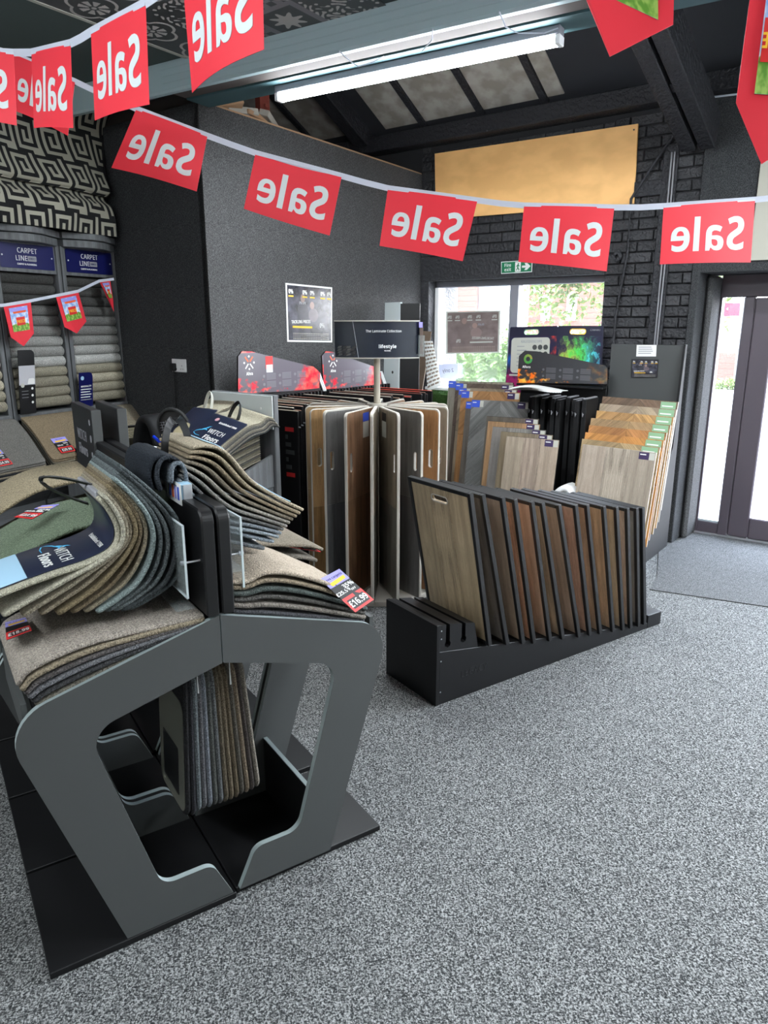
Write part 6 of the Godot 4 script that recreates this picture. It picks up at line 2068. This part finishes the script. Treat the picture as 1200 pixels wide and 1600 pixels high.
	for k in 6:
		part("sheet", sheet(curve([[-0.15, -0.004], [0.0, 0.008 + 0.002 * k], [0.16 + 0.012 * k, 0.004 - 0.004 * k]]), -0.11, 0.10, 0.0015, 0.002, 8), M.paper, pw, Transform3D(Basis(Vector3(0, 1, 0), 0.12 * k - 0.3), Vector3(-0.01 * k, 0.003 * k, 0.01 * k)))
	# two-wing printed board behind it
	build_burst_board()
	# things on and against the window
	poster(Card.new(Vector3(-3.6049, 1.7022, -5.6000), Vector3(-3.0633, 1.7075, -5.6000), Vector3(-3.0598, 1.3607, -5.6000), Vector3(-3.5955, 1.3371, -5.6000)), lit_from_behind(printed(finance_tex(0.6), 0.7, Color(0.95, 0.90, 0.88))), M.label_pale, "offer poster stuck in the left window pane, seen reversed from behind", true)
	var nc := Card.new(Vector3(-3.6694, 1.2455, -5.5800), Vector3(-3.4530, 1.2581, -5.5800), Vector3(-3.4556, 1.1238, -5.5800), Vector3(-3.6527, 1.1208, -5.5800))
	var note := card_thing("paper_note", nc, 0.0008, mat(Color(0.80, 0.82, 0.90), 0.8), "handwritten white note card in the bottom left of the window, seen reversed", "note")
	card_text(note, nc, "2 only", 0.5, 0.45, nc.h * 0.24, M.navy, false, true, 0.06)
	solo("tape_roll", extrude(ngon(Vector2(), 0.035, 20), -0.012, 0.012, 0.002, ngon(Vector2(), 0.024, 16)), M.white, "white roll of tape standing on the window sill", "tape", xf(Vector3(-3.1855, 1.0970, -5.5000) , Vector3(0.5, 0, 0.85), Vector3(0, 1, 0)))
	var tf := thing("turf_strip", "strip of artificial grass laid over the ledge under the window", "artificial grass", at(Vector3(-3.3, 0.0, -5.36)))
	part("mat", span(Vector3(-0.36, 0.90, -0.06), Vector3(1.2, 1.02, 0.08), 0.012), M.turf, tf)
	var bl := MultiMesh.new()
	bl.transform_format = MultiMesh.TRANSFORM_3D
	var gg := G.new()
	gg.tri(Vector3(-0.0016, 0, 0), Vector3(0.0016, 0, 0), Vector3(0, 0.02, 0.004), Vector3(0, 0, 1))
	bl.mesh = gg.done()
	bl.instance_count = 6000
	for i in 6000:
		var top := rng.randf() < 0.5
		var p := Vector3(rng.randf_range(-0.36, 0.4), 1.018, rng.randf_range(-0.05, 0.075)) if top else Vector3(rng.randf_range(-0.36, 0.4), rng.randf_range(0.905, 1.01), 0.078)
		var bs := Basis.from_euler(Vector3((0.0 if top else 1.2) + rng.randf_range(-0.5, 0.5), rng.randf() * 3.0 if top else 0.0, rng.randf_range(-0.6, 0.6)))
		bl.set_instance_transform(i, Transform3D(bs, p))
	var bi := MultiMeshInstance3D.new()
	bi.name = "grass_blades"
	bi.multimesh = bl
	bi.material_override = M.turf
	bi.set_meta("kind", "stuff")
	tf.add_child(bi)
	# long brick slip sample boards
	var bc := Card.new(Vector3(-3.5870, 1.4555, -5.2400), Vector3(-3.5083, 1.4566, -5.2400), Vector3(-3.3833, 1.0957, -5.2000), Vector3(-3.5192, 1.0346, -5.2000), 0.01)
	var bb := card_thing("brick_slip_board", bc, 0.008, printed(bricklet_tex(), 0.8), "white sample board with rows of little brown brick slips, left of the window", "sample board", "", 6)
	var bc2 := Card.new(Vector3(-3.6353, 1.5398, -5.2600), Vector3(-3.5298, 1.5352, -5.2600), Vector3(-3.5996, 1.0171, -5.2300), Vector3(-3.6881, 1.0232, -5.2300))
	card_thing("brown_sample_strip", bc2, 0.008, mat(Color(0.44, 0.37, 0.31), 0.6), "brown sample strip leaning beside the white brick slip board", "sample board")
	# boards standing between the rack and the window corner
	var ws := lean_board(Vector3(-3.72, 1.765, -4.86), Vector3(-3.52, 1.765, -4.80), 0.0, 0.04, 0.02, null, M.whiteboard, "tall plain pale grey board standing behind the header of the revolving stand", "")
	part("handle_hole", extrude(ngon(Vector2(0.02, ws[2] - 0.55), 0.012, 12), 0.0, 0.001), M.tag_black, ws[0])
	lean_board(Vector3(-3.52, 1.755, -4.80), Vector3(-3.38, 1.752, -4.87), 0.0, 0.04, 0.02, null, M.black, "tall glossy black board standing beside the pale grey one", "")
	# plywood on the wall
	var pw2 := [Vector3(-3.6337, 2.9559, -5.4200), Vector3(-1.9550, 2.9326, -5.4200), Vector3(-1.9411, 2.4193, -5.4200), Vector3(-3.6101, 2.4462, -5.4200)]
	var pp := PackedVector2Array()
	for q in pw2:
		pp.append(Vector2(q.x + 2.8, q.y - 2.43))
	var ply := solo("plywood_board", extrude(pp, -0.018, 0.0, 0.001), M.ply, "bare plywood board fixed high on the dark brick wall above the window", "plywood", at(Vector3(-2.8, 2.43, -5.42)))
	part("screw", extrude(ngon(pp[1] + Vector2(-0.025, -0.035), 0.006, 8), 0.0, 0.002), M.tag_black, ply)
	# fire exit sign
	var ec := Card.new(Vector3(-2.9873, 2.0813, -5.4400), Vector3(-2.7115, 2.0824, -5.4400), Vector3(-2.7119, 1.9920, -5.4400), Vector3(-2.9830, 1.9881, -5.4400))
	var ex := card_thing("fire_exit_sign", ec, 0.003, M.paper, "green and white fire exit sign over the window", "sign")
	card_shape(ex, ec, "panel", block(0.02, 0.06, 0.98, 0.94), M.green)
	card_shape(ex, ec, "panel", block(0.46, 0.10, 0.64, 0.90), M.paper, 0.0012)
	card_text(ex, ec, "Fire", 0.22, 0.32, ec.h * 0.26, M.paper, true)
	card_text(ex, ec, "exit", 0.22, 0.68, ec.h * 0.26, M.paper, true)
	card_shape(ex, ec, "arrow", [[0.68, 0.42], [0.80, 0.42], [0.76, 0.22], [0.84, 0.22], [0.95, 0.50], [0.84, 0.80], [0.76, 0.80], [0.80, 0.60], [0.68, 0.60]], M.paper, 0.0012)
	card_shape(ex, ec, "running_figure", [[0.56, 0.18], [0.59, 0.24], [0.57, 0.32], [0.61, 0.44], [0.585, 0.48], [0.56, 0.42], [0.565, 0.56], [0.60, 0.72], [0.59, 0.86], [0.57, 0.74], [0.545, 0.64], [0.52, 0.78], [0.49, 0.80], [0.525, 0.60], [0.53, 0.42], [0.50, 0.50], [0.49, 0.46], [0.54, 0.30], [0.55, 0.27], [0.54, 0.22]], M.green, 0.0016)
	# white panel over the door, cables and pipes on the pier
	solo("wall_panel", span(Vector3(0, 0, 0), Vector3(0.9, 0.60, 0.015), 0.002), mat(Color(0.66, 0.65, 0.60), 0.6), "off white panel fixed over the door head at the right edge", "panel", at(Vector3(-1.15, 2.0, -5.448)))
	for k in 2:
		solo("conduit_pipe", tube(PackedVector3Array([Vector3(0, 0.3, 0), Vector3(0, 1.6, 0.004 * k), Vector3(0.006 * k, 2.2, 0), Vector3(0, 2.72, 0)]), 0.006), mat(Color(0.5, 0.5, 0.52), 0.4), "thin grey conduit running down the timber post beside the doorway, %s of two" % ["left", "right"][k], "pipe", at(Vector3(-1.705 + 0.018 * k, 0.0, -5.416)))
	solo("cable", tube(PackedVector3Array([Vector3(0.45, 0.5, 0.01), Vector3(0.16, 0.1, 0.01), Vector3(0.03, -0.1, 0.01), Vector3(0.03, -0.45, 0.0), Vector3(0.0, -0.75, 0.006), Vector3(-0.02, -0.9, 0.0), Vector3(-0.02, -1.5, 0.0)]), 0.010), M.timber, "black painted cable looping down the brick pier right of the plywood", "cable", at(Vector3(-1.99, 2.55, -5.425)))
	solo("cable", tube(PackedVector3Array([Vector3(0, 0, 0), Vector3(0.12, -0.012, 0.02), Vector3(0.26, -0.02, 0.02)]), 0.006), M.ribbon, "short white cable stretched between the brace and the door head", "cable", at(Vector3(-1.4943, 2.9847, -5.2800)))
	solo("wall_vent", extrude(ngon(Vector2(), 0.035, 14), 0.0, 0.03, 0.004, ngon(Vector2(), 0.015, 10)), M.timber, "round black painted pipe stub in the brick pier right of the window", "vent", at(Vector3(-2.0332, 2.0717, -5.4500)))

func lit_from_behind(m: StandardMaterial3D) -> StandardMaterial3D:
	m.backlight_enabled = true
	m.backlight = Color(0.5, 0.46, 0.44)
	return m

func poster(c: Card, m: Material, rim: Material, label: String, mir: bool):
	var o := card_thing("offer_poster", c, 0.0012, rim, label, "poster")
	var pc := Card.new(c.spot(0.03, 0.03) + c.base(), c.spot(0.97, 0.03) + c.base(), c.spot(0.97, 0.97) + c.base(), c.spot(0.03, 0.97) + c.base())
	part("print", pc.mesh(0.0006), m, o, at(pc.base() - c.base() + c.n * 0.0008))
	var ink: Material = M.paper if not mir else M.label_pale
	var f := func(u: float) -> float:
		return 1.0 - u if mir else u
	for u in [0.10, 0.39, 0.55, 0.78, 0.93]:
		card_text(o, c, "0%", f.call(u), 0.135, c.h * 0.075, ink, true, mir, 0.0, 0.8, c.n * 0.001)
		card_shape(o, c, "print_bar", block(f.call(u) - 0.05, 0.20, f.call(u) + 0.05, 0.225), M.yellow if not mir else M.label_pale, 0.0018)
	card_text(o, c, "TACKLING PRICES", f.call(0.30), 0.645, c.h * 0.055, ink, true, mir, 0.04 if not mir else -0.04, minf(1.0, c.w / c.h * 0.62), c.n * 0.001)
	card_text(o, c, "0%", f.call(0.76), 0.70, c.h * 0.085, ink, true, mir, 0.0, 0.8, c.n * 0.001)
	card_text(o, c, "0% APR", f.call(0.34), 0.32, c.h * 0.05, M.text_grey, true, mir, 0.0, 0.7, c.n * 0.001)
	card_shape(o, c, "print_bar", block(minf(f.call(0.12), f.call(0.54)), 0.72, maxf(f.call(0.12), f.call(0.54)), 0.755), M.yellow if not mir else M.label_pale, 0.0018)

func build_burst_board():
	var p := [Vector3(-2.8448, 1.5734, -5.3700), Vector3(-2.4290, 1.5841, -5.3600), Vector3(-2.0703, 1.5847, -5.3600), Vector3(-2.0442, 1.1626, -5.3400), Vector3(-2.4127, 1.1447, -5.3400), Vector3(-2.8701, 1.1115, -5.3500)]
	var o := thing("printed_board", "wide two wing display board with coloured powder burst and handle slots before the window", "display board", at((p[5] + p[3]) * 0.5))
	var org := o.position
	for k in 2:
		var tl: Vector3 = p[0] if k == 0 else p[1]
		var tr: Vector3 = p[1] if k == 0 else p[2]
		var bl: Vector3 = p[5] if k == 0 else p[4]
		var br: Vector3 = p[4] if k == 0 else p[3]
		var w := tl.distance_to(tr)
		var h := 0.545
		var x := (tr - tl).normalized()
		var y := ((tl - bl) + (tr - br)).normalized()
		var t := xf((tl + tr) * 0.5 - org, x, y)
		var hole := rrect(-0.075, -0.060, 0.045, -0.026, 0.016, 5)
		var skew := (bl.x - tl.x) if k == 0 else 0.0
		var sk2 := (br.x - tr.x) if k == 1 else 0.0
		var b := part("wing", extrude(fillet([[-w / 2 + skew, -h, 0.0], [w / 2 + sk2, -h, 0.0], [w / 2, 0, 0.012], [-w / 2, 0, 0.012]], 4), -0.010, 0.0, 0.001, hole), mat(Color(0.12, 0.12, 0.20), 0.35), o, t)
		var c := Card.new(Vector3(-w / 2 + 0.004, -0.075, 0.0), Vector3(w / 2 - 0.004, -0.075, 0.0), Vector3(w / 2 - 0.004, -h, 0.0), Vector3(-w / 2 + 0.004 + skew, -h, 0.0))
		var tf := at(c.base() + Vector3(0, 0, 0.0012))
		part("print", c.mesh(0.0008), printed(burst_tex() if k == 1 else magenta_tex(), 0.35), b, tf)
		part("handle_rim", extrude(rrect(-0.080, -0.065, 0.050, -0.021, 0.02, 5), 0.0, 0.002, 0.0, hole), M.label_green if k == 0 else M.yellow, b)
		if k == 0:
			part("text_panel", extrude(rrect(-w / 2 + 0.02, -0.36, w / 2 - 0.06, -0.085, 0.03, 5), 0.0, 0.0022), M.label_pale, b)
			part("lettering", text_mesh("KALEIDOSCOPE", 0.020, true, false, 0.0006, null, 0.9), M.text_grey, b, at(Vector3(-0.01, -0.115, 0.0026)))
			for i in 9:
				part("icon", extrude(ngon(Vector2(0.02 + 0.047 * (i % 3), -0.16 - 0.052 * (i / 3)), 0.020, 14), 0.002, 0.003), M.grey, b)
			for i in 6:
				part("print_line", span(Vector3(-0.135, -0.155 - 0.03 * i, 0.002), Vector3(-0.07 + 0.02 * (i % 2), -0.149 - 0.03 * i, 0.0028), 0.0), M.text_grey, b)
			for i in 2:
				part("text_panel", extrude(rrect(-w / 2 + 0.03 + skew * 0.8, -0.47 - 0.10 * i + 0.10, -0.06, -0.385 - 0.10 * i + 0.0, 0.012, 4), 0.0, 0.002), M.label_pale, b) if i == 0 else null
		else:
			part("lettering", text_mesh("KALEIDOSCOPE", 0.030, true, false, 0.0006, null, 0.82), M.paper, b, at(Vector3(0.0, -0.365, 0.003)))
			part("lettering", text_mesh("CAMARO", 0.014, false), M.text_grey, b, at(Vector3(w / 2 - 0.06, -0.03, 0.0006)))

# ---------- sale bunting ----------
func sale_flag(o: Node3D, bo: Vector3, q: Array, bulge: float, waves := 1.0):
	var c := Card.new(q[0], q[1], q[2], q[3], bulge, waves)
	var tf := at(c.base() - bo)
	var f := part("flag", c.mesh(0.0009, 12), M.red, o, tf)
	var cap := c.h * 0.54
	var nat := text_mesh("Sale", cap).get_aabb().size.x
	part("lettering", text_mesh("Sale", cap, true, true, 0.0006, c.place(0.5, 0.54), 0.80 * c.w / nat), M.flag_white, f)
	var hd := Card.new(q[0] + (q[0] - q[3]) * 0.02, q[1] + (q[1] - q[2]) * 0.02, q[1] - (q[1] - q[2]) * 0.02, q[0] - (q[0] - q[3]) * 0.02)
	part("header_tape", hd.mesh(0.002), M.ribbon, f, at(hd.base() - c.base() + c.n * 0.0012))

func build_bunting():
	var a := thing("bunting", "string of five red sale flags, seen reversed, sagging across the shop towards the door", "bunting", at(Vector3(-1.3985, 1.9610, -2.1715)))
	var ao := a.position
	var fl := [[Vector3(-2.6792, 2.4847, -1.4259), Vector3(-2.4674, 2.3847, -1.5165), Vector3(-2.4582, 2.2086, -1.4657), Vector3(-2.6499, 2.3001, -1.3877)],
		[Vector3(-2.2713, 2.2899, -1.6098), Vector3(-2.0360, 2.1935, -1.7065), Vector3(-2.0363, 2.0177, -1.6486), Vector3(-2.3070, 2.1008, -1.5203)],
		[Vector3(-1.9109, 2.1392, -1.7978), Vector3(-1.6679, 2.0662, -1.9472), Vector3(-1.6696, 1.8782, -1.8842), Vector3(-1.9131, 1.9646, -1.7387)],
		[Vector3(-1.5487, 2.0276, -2.0390), Vector3(-1.2989, 1.9877, -2.1916), Vector3(-1.3066, 1.7965, -2.1229), Vector3(-1.5417, 1.8469, -1.9851)],
		[Vector3(-1.1759, 1.9716, -2.2806), Vector3(-0.9343, 1.9625, -2.4370), Vector3(-0.9223, 1.7629, -2.3807), Vector3(-1.1627, 1.7945, -2.2327)],
		[Vector3(-0.8087, 1.9645, -2.5341), Vector3(-0.5708, 1.9814, -2.6831), Vector3(-0.5515, 1.7884, -2.6345), Vector3(-0.7900, 1.7849, -2.4894)]]
	for i in fl.size():
		sale_flag(a, ao, fl[i], [0.02, 0.012, -0.006, 0.005, 0.006, 0.006][i])
	a.set_meta("label", "string of six red sale flags, seen reversed, sagging across the shop towards the door")
	var line := PackedVector3Array()
	for p in [Vector3(-2.8356, 2.5346, -1.3352), Vector3(-2.6792, 2.4847, -1.4259), Vector3(-2.4674, 2.3847, -1.5165), Vector3(-2.3685, 2.3340, -1.5627), Vector3(-2.2713, 2.2899, -1.6098), Vector3(-2.0360, 2.1935, -1.7065), Vector3(-1.9728, 2.1664, -1.7527), Vector3(-1.9112, 2.1412, -1.7982), Vector3(-1.6679, 2.0662, -1.9472), Vector3(-1.6084, 2.0469, -1.9930), Vector3(-1.5490, 2.0296, -2.0394), Vector3(-1.2989, 1.9877, -2.1916), Vector3(-1.2363, 1.9777, -2.2363), Vector3(-1.1759, 1.9716, -2.2806), Vector3(-0.9343, 1.9625, -2.4370), Vector3(-0.8689, 1.9625, -2.4872), Vector3(-0.8090, 1.9665, -2.5345), Vector3(-0.5708, 1.9814, -2.6831), Vector3(-0.3278, 2.0058, -2.8255)]:
		line.append(p - ao)
	part("ribbon", band(line, 0.018, 0.0015, Vector3(0.1, 1, 0.1)), M.ribbon, a)
	var b := thing("bunting", "nearer string of red sale flags, seen reversed, rising to the ceiling at the upper left", "bunting", at(Vector3(-1.5958, 2.1284, -1.0330)))
	var bo := b.position
	var f2 := [[Vector3(-2.4229, 2.3653, -1.1014), Vector3(-2.1860, 2.3239, -1.1654), Vector3(-2.1482, 2.1304, -1.1308), Vector3(-2.3900, 2.1765, -1.0646)],
		[Vector3(-2.0715, 2.2986, -1.1537), Vector3(-1.7964, 2.2507, -1.1016), Vector3(-1.7605, 2.0555, -1.0651), Vector3(-2.0354, 2.1052, -1.1179)],
		[Vector3(-1.6603, 2.2385, -1.0718), Vector3(-1.3711, 2.2119, -1.0114), Vector3(-1.3346, 2.0196, -0.9763), Vector3(-1.6229, 2.0461, -1.0374)],
		[Vector3(-1.2189, 2.2089, -0.9840), Vector3(-0.9495, 2.1924, -0.9248), Vector3(-0.9176, 2.0111, -0.8897), Vector3(-1.1731, 2.0077, -0.9531)]]
	for i in 4:
		sale_flag(b, bo, f2[i], [0.01, 0.008, 0.006, 0.012][i])
	var l2 := PackedVector3Array()
	for p in [Vector3(-2.6263, 2.3985, -1.0474), Vector3(-2.4229, 2.3653, -1.1014), Vector3(-2.1862, 2.3256, -1.1658), Vector3(-2.0718, 2.3002, -1.1541), Vector3(-1.7966, 2.2522, -1.1019), Vector3(-1.7278, 2.2450, -1.0872), Vector3(-1.6605, 2.2400, -1.0721), Vector3(-1.3713, 2.2131, -1.0117), Vector3(-1.2998, 2.2141, -1.0018), Vector3(-1.2190, 2.2100, -0.9842), Vector3(-0.9496, 2.1934, -0.9250), Vector3(-0.8527, 2.2075, -0.9128)]:
		l2.append(p - bo)
	part("ribbon", band(l2, 0.018, 0.0015, Vector3(0.1, 1, 0.1)), M.ribbon, b)
	# two big picture pennants at the upper right
	var c := thing("pennant_string", "white string with two large red picture pennants at the upper right", "bunting", at(Vector3(-0.4617, 2.0985, -1.4376)))
	var co := c.position
	pennant(c, co, [Vector3(-0.7078, 2.3581, -1.4252), Vector3(-0.5226, 2.3745, -1.5466), Vector3(-0.4728, 2.1046, -1.4441), Vector3(-0.5518, 2.0507, -1.3657), Vector3(-0.6288, 2.1895, -1.3914)], 1.0, 1.02)
	pennant(c, co, [Vector3(-0.3660, 2.2119, -1.5092), Vector3(-0.2238, 2.2221, -1.5696), Vector3(-0.1954, 1.9285, -1.4688), Vector3(-0.2935, 1.8523, -1.3946), Vector3(-0.3478, 1.9552, -1.4128)], 1.0, 0.94)
	part("ribbon", band(PackedVector3Array([Vector3(-0.9071, 2.3861, -1.3856) - co, Vector3(-0.7078, 2.3581, -1.4252) - co, Vector3(-0.5226, 2.3745, -1.5466) - co, Vector3(-0.4450, 2.2698, -1.5066) - co, Vector3(-0.3660, 2.2119, -1.5092) - co, Vector3(-0.2238, 2.2221, -1.5696) - co, Vector3(-0.1054, 2.2851, -1.6420) - co]), 0.018, 0.0015, Vector3(0.1, 1, 0.1)), M.ribbon, c)

# ---------- everything small ----------
func build_small():
	# posters and socket
	poster(Card.new(Vector3(-3.7860, 1.8767, -3.7976), Vector3(-3.7860, 1.8648, -4.2913), Vector3(-3.7860, 1.4605, -4.2803), Vector3(-3.7860, 1.4743, -3.7975)), printed(finance_tex(), 0.25), M.paper, "white bordered offer poster on the charcoal clad partition", false)
	var so := thing("wall_socket", "white double wall socket on the dark return wall", "socket", at(Vector3(-4.135, 1.325, -3.119)))
	part("plate", boxm(Vector3(0.147, 0.087, 0.012), 0.003, Vector3(0, 0, 0.006)), M.white, so)
	for x in [-0.034, 0.034]:
		for p in [[0.0, 0.012], [-0.011, -0.010], [0.011, -0.010]]:
			part("slot", boxm(Vector3(0.004, 0.007, 0.001), 0.0, Vector3(x + p[0], p[1] - 0.012, 0.0125)), M.tag_black, so)
		part("switch", boxm(Vector3(0.010, 0.018, 0.003), 0.001, Vector3(x * 0.45, 0.022, 0.013)), M.white, so)
	var pg := thing("plug", "black plug with its cable, in the left half of the wall socket", "plug", at(Vector3(-4.185, 1.315, -3.10)))
	part("body", boxm(Vector3(0.05, 0.05, 0.03), 0.006), M.black, pg)
	part("cable", tube(PackedVector3Array([Vector3(0.0, -0.02, 0), Vector3(0.005, -0.10, 0.0), Vector3(0.0, -0.3, 0.0), Vector3(0.0, -0.8, 0.0)]), 0.004, 6), M.black, pg)
	# clutter left of the sample books on the grey rack and the black counter behind it
	var ct := thing("counter", "low dark counter beside the dark return wall, covered with sample books", "counter", at(Vector3(-4.42, 0, -2.75)))
	part("top", span(Vector3(-0.12, 0.79, -0.30), Vector3(0.28, 0.82, 0.30), 0.004), M.black, ct)
	part("body", span(Vector3(-0.10, 0.0, -0.28), Vector3(0.26, 0.79, 0.28), 0.004), M.black, ct)
	var fb := thing("sample_book", "flat sample book with a dark cover over cream pages on the dark counter", "sample book", at(Vector3(-4.1748, 0.8439, -2.7200)))
	for k in 7:
		part("page", sheet(curve([[-0.20 + 0.01 * k, -0.075 + 0.010 * k], [-0.05, -0.02 + 0.012 * k], [0.14, 0.055 + 0.010 * k], [0.20, 0.065 + 0.009 * k]]), -0.16, 0.14, 0.007, 0.012, 14), carpet([Color(0.78, 0.74, 0.64), Color(0.70, 0.66, 0.56)][k % 2], 0.7), fb, Transform3D(Basis(Vector3(0, 1, 0), -0.35), Vector3()))
	part("cover", sheet(curve([[-0.14, 0.005], [-0.05, 0.065], [0.14, 0.130], [0.20, 0.135]]), -0.16, 0.14, 0.004, 0.01, 14), M.black_matt, fb, Transform3D(Basis(Vector3(0, 1, 0), -0.35), Vector3()))
	var g := thing("mesh_frame", "oval black rimmed frame filled with dark mesh, leaning among the sample books", "mesh frame", Transform3D(Basis(), Vector3(-3.4071, 1.0343, -2.5000)))
	var oval := PackedVector2Array()
	var oval_in := PackedVector2Array()
	for i in 28:
		var p := Vector2(cos(TAU * i / 28) * 0.095, sin(TAU * i / 28) * 0.115)
		oval.append(p)
		oval_in.append(p * 0.90)
	var gt2 := xf(Vector3(0, 0.0, 0), Vector3(0.84, 0.12, -0.5), Vector3(-0.25, 1, 0.35))
	part("rim", extrude(oval, -0.012, 0.012, 0.002, oval_in), mat(Color(0.16, 0.16, 0.16), 0.45), g, gt2)
	part("backing", extrude(oval_in, -0.010, -0.007), mat(Color(0.14, 0.13, 0.125), 0.7), g, gt2)
	for i in 11:
		var u := -0.07 + 0.014 * i
		var r := sqrt(maxf(0.0, 1.0 - pow(u / 0.086, 2.0)))
		part("mesh_wire", span(Vector3(u - 0.001, -0.10 * r, -0.007), Vector3(u + 0.001, 0.05 * r, -0.005), 0.0), M.text_grey, g, gt2)
	for i in 9:
		var v := -0.085 + 0.015 * i
		var r := sqrt(maxf(0.0, 1.0 - pow(v / 0.103, 2.0)))
		part("mesh_wire", span(Vector3(-0.085 * r, v - 0.001, -0.007), Vector3(0.085 * r, v + 0.001, -0.005), 0.0), M.text_grey, g, gt2)
	solo("black_bag", sheet(curve([[-0.10, -0.09], [-0.06, 0.03], [0.0, 0.09], [0.07, 0.06], [0.12, -0.08]], 20), -0.13, 0.13, 0.05, 0.03, 20), M.black_matt, "soft black bag slumped behind the oval mesh frame", "bag", at(Vector3(-3.7682, 0.9585, -2.6600)))
	solo("blue_handle", tube(PackedVector3Array([Vector3(-3.5488, 0.9753, -2.4600) - Vector3(-3.4714, 0.9107, -2.4500), Vector3(-3.3871, 0.9135, -2.4400) - Vector3(-3.4714, 0.9107, -2.4500), Vector3(-3.3681, 0.9066, -2.4000) - Vector3(-3.4714, 0.9107, -2.4500), Vector3(-3.5393, 0.9067, -2.4000) - Vector3(-3.4714, 0.9107, -2.4500)]), 0.009), M.blue, "bright blue bent handle lying among the sample books", "handle", at(Vector3(-3.4714, 0.9107, -2.4500)))
	solo("white_roll", extrude(ngon(Vector2(), 0.035, 20), -0.06, 0.06, 0.004, ngon(Vector2(), 0.018, 14)), M.white, "white paper roll lying behind the divider top", "roll", xf(GT * Vector3(0.54, 1.19, -0.58), Vector3(0.2, 0, 1), Vector3(0, 1, 0)))
	# ceiling vinyl, wires, scraps above the partition
	var vin := printed(tiles_tex(), 0.5)
	solo("vinyl_sheet", Card.new(Vector3(-3.55, 2.994, -3.0), Vector3(-2.27, 2.994, -2.98), Vector3(-2.2, 2.994, -1.70), Vector3(-3.48, 2.994, -1.70)).mesh(0.002), vin, "black and cream patchwork tile patterned vinyl sheet fixed to the ceiling", "vinyl sheet", at((Vector3(-2.2, 2.994, -1.70) + Vector3(-3.48, 2.994, -1.70)) * 0.5))
	solo("vinyl_edge", span(Vector3(0, 0, 0), Vector3(0.025, 0.004, 1.3), 0.001), M.label_pale, "pale torn edge strip along the ceiling vinyl", "strip", Transform3D(Basis(Vector3(0, 1, 0), 0.05), Vector3(-3.55, 2.989, -3.0)))
	solo("hanging_wire", tube(PackedVector3Array([Vector3(-2.5037, 2.8400, -2.9168) - Vector3(-2.4829, 2.8000, -3.0329), Vector3(-2.4733, 2.8000, -2.9734) - Vector3(-2.4829, 2.8000, -3.0329), Vector3(), Vector3(-2.3781, 2.8000, -3.0246) - Vector3(-2.4829, 2.8000, -3.0329), Vector3(-2.3584, 2.8300, -3.0735) - Vector3(-2.4829, 2.8000, -3.0329)]), 0.003), M.ribbon, "loose white wire looping below the beam left of the lamp", "wire", at(Vector3(-2.4829, 2.8000, -3.0329)))
	solo("hanging_wire", tube(PackedVector3Array([Vector3(-2.0062, 2.8400, -2.9619) - Vector3(-2.1225, 2.8000, -3.0532), Vector3(-2.0276, 2.8100, -2.9896) - Vector3(-2.1225, 2.8000, -3.0532), Vector3()]), 0.003), M.ribbon, "short white wire hanging below the beam above the lamp", "wire", at(Vector3(-2.1225, 2.8000, -3.0532)))
	solo("hanging_wire", tube(PackedVector3Array([Vector3(-1.6892, 2.8400, -2.9784) - Vector3(-1.6780, 2.8000, -3.1297), Vector3(-1.7024, 2.8100, -3.0603) - Vector3(-1.6780, 2.8000, -3.1297), Vector3(), Vector3(-1.5912, 2.8000, -3.1963) - Vector3(-1.6780, 2.8000, -3.1297), Vector3(-1.5327, 2.8100, -3.2076) - Vector3(-1.6780, 2.8000, -3.1297)]), 0.003), M.ribbon, "white wire sagging from the beam to the right end of the lamp", "wire", at(Vector3(-1.6780, 2.8000, -3.1297)))
	var rb := thing("steel_bracket", "rust red riveted steel bracket standing above the partition", "bracket", at(Vector3(-3.95, 2.86, -3.80)))
	part("flange", boxm(Vector3(0.05, 0.30, 0.09), 0.003, Vector3(0, 0.15, 0)), M.rust, rb)
	for y in [0.16, 0.24]:
		part("rivet", extrude(ngon(Vector2(), 0.014, 10), 0.0, 0.014, 0.005), M.rust, rb, Transform3D(Basis(Vector3(0, 0, -1), Vector3(0, 1, 0), Vector3(1, 0, 0)), Vector3(0.025, y, 0)))
	for k in 4:
		solo("timber_scrap", boxm(Vector3(0.10 - 0.01 * k, 0.03 + 0.012 * (k % 2), 0.24), 0.004), [M.scrap, M.edge_pale][k % 2], "broken timber scrap lying on top of the partition, %s from the left" % rank(k), "timber", Transform3D(Basis.from_euler(Vector3(0.25 - 0.15 * k, 0.3 * k - 0.4, 0.35 - 0.2 * k)), Vector3(-3.90, 2.925, -3.42 - 0.13 * k)), "timber scraps on the partition")
	solo("partition_post", span(Vector3(-0.03, 0, -0.03), Vector3(0.03, 0.14, 0.03), 0.004), M.scrap, "short pale timber post between partition corner and ceiling", "post", at(Vector3(-3.90, 2.885, -3.22)))
	# white things on the floor behind the black rack
	solo("white_bag", sheet(curve([[-0.09, 0.0], [-0.07, 0.10], [0.0, 0.15], [0.06, 0.09], [0.08, 0.0]], 18), -0.08, 0.08, 0.05, 0.03, 18), M.white, "small white bag on the floor between the leaning boards and the stepped rack", "bag", at(Vector3(-1.9374, 0.4835, -4.6200) - Vector3(0, 0.12, 0)))
	strip_counters(self)
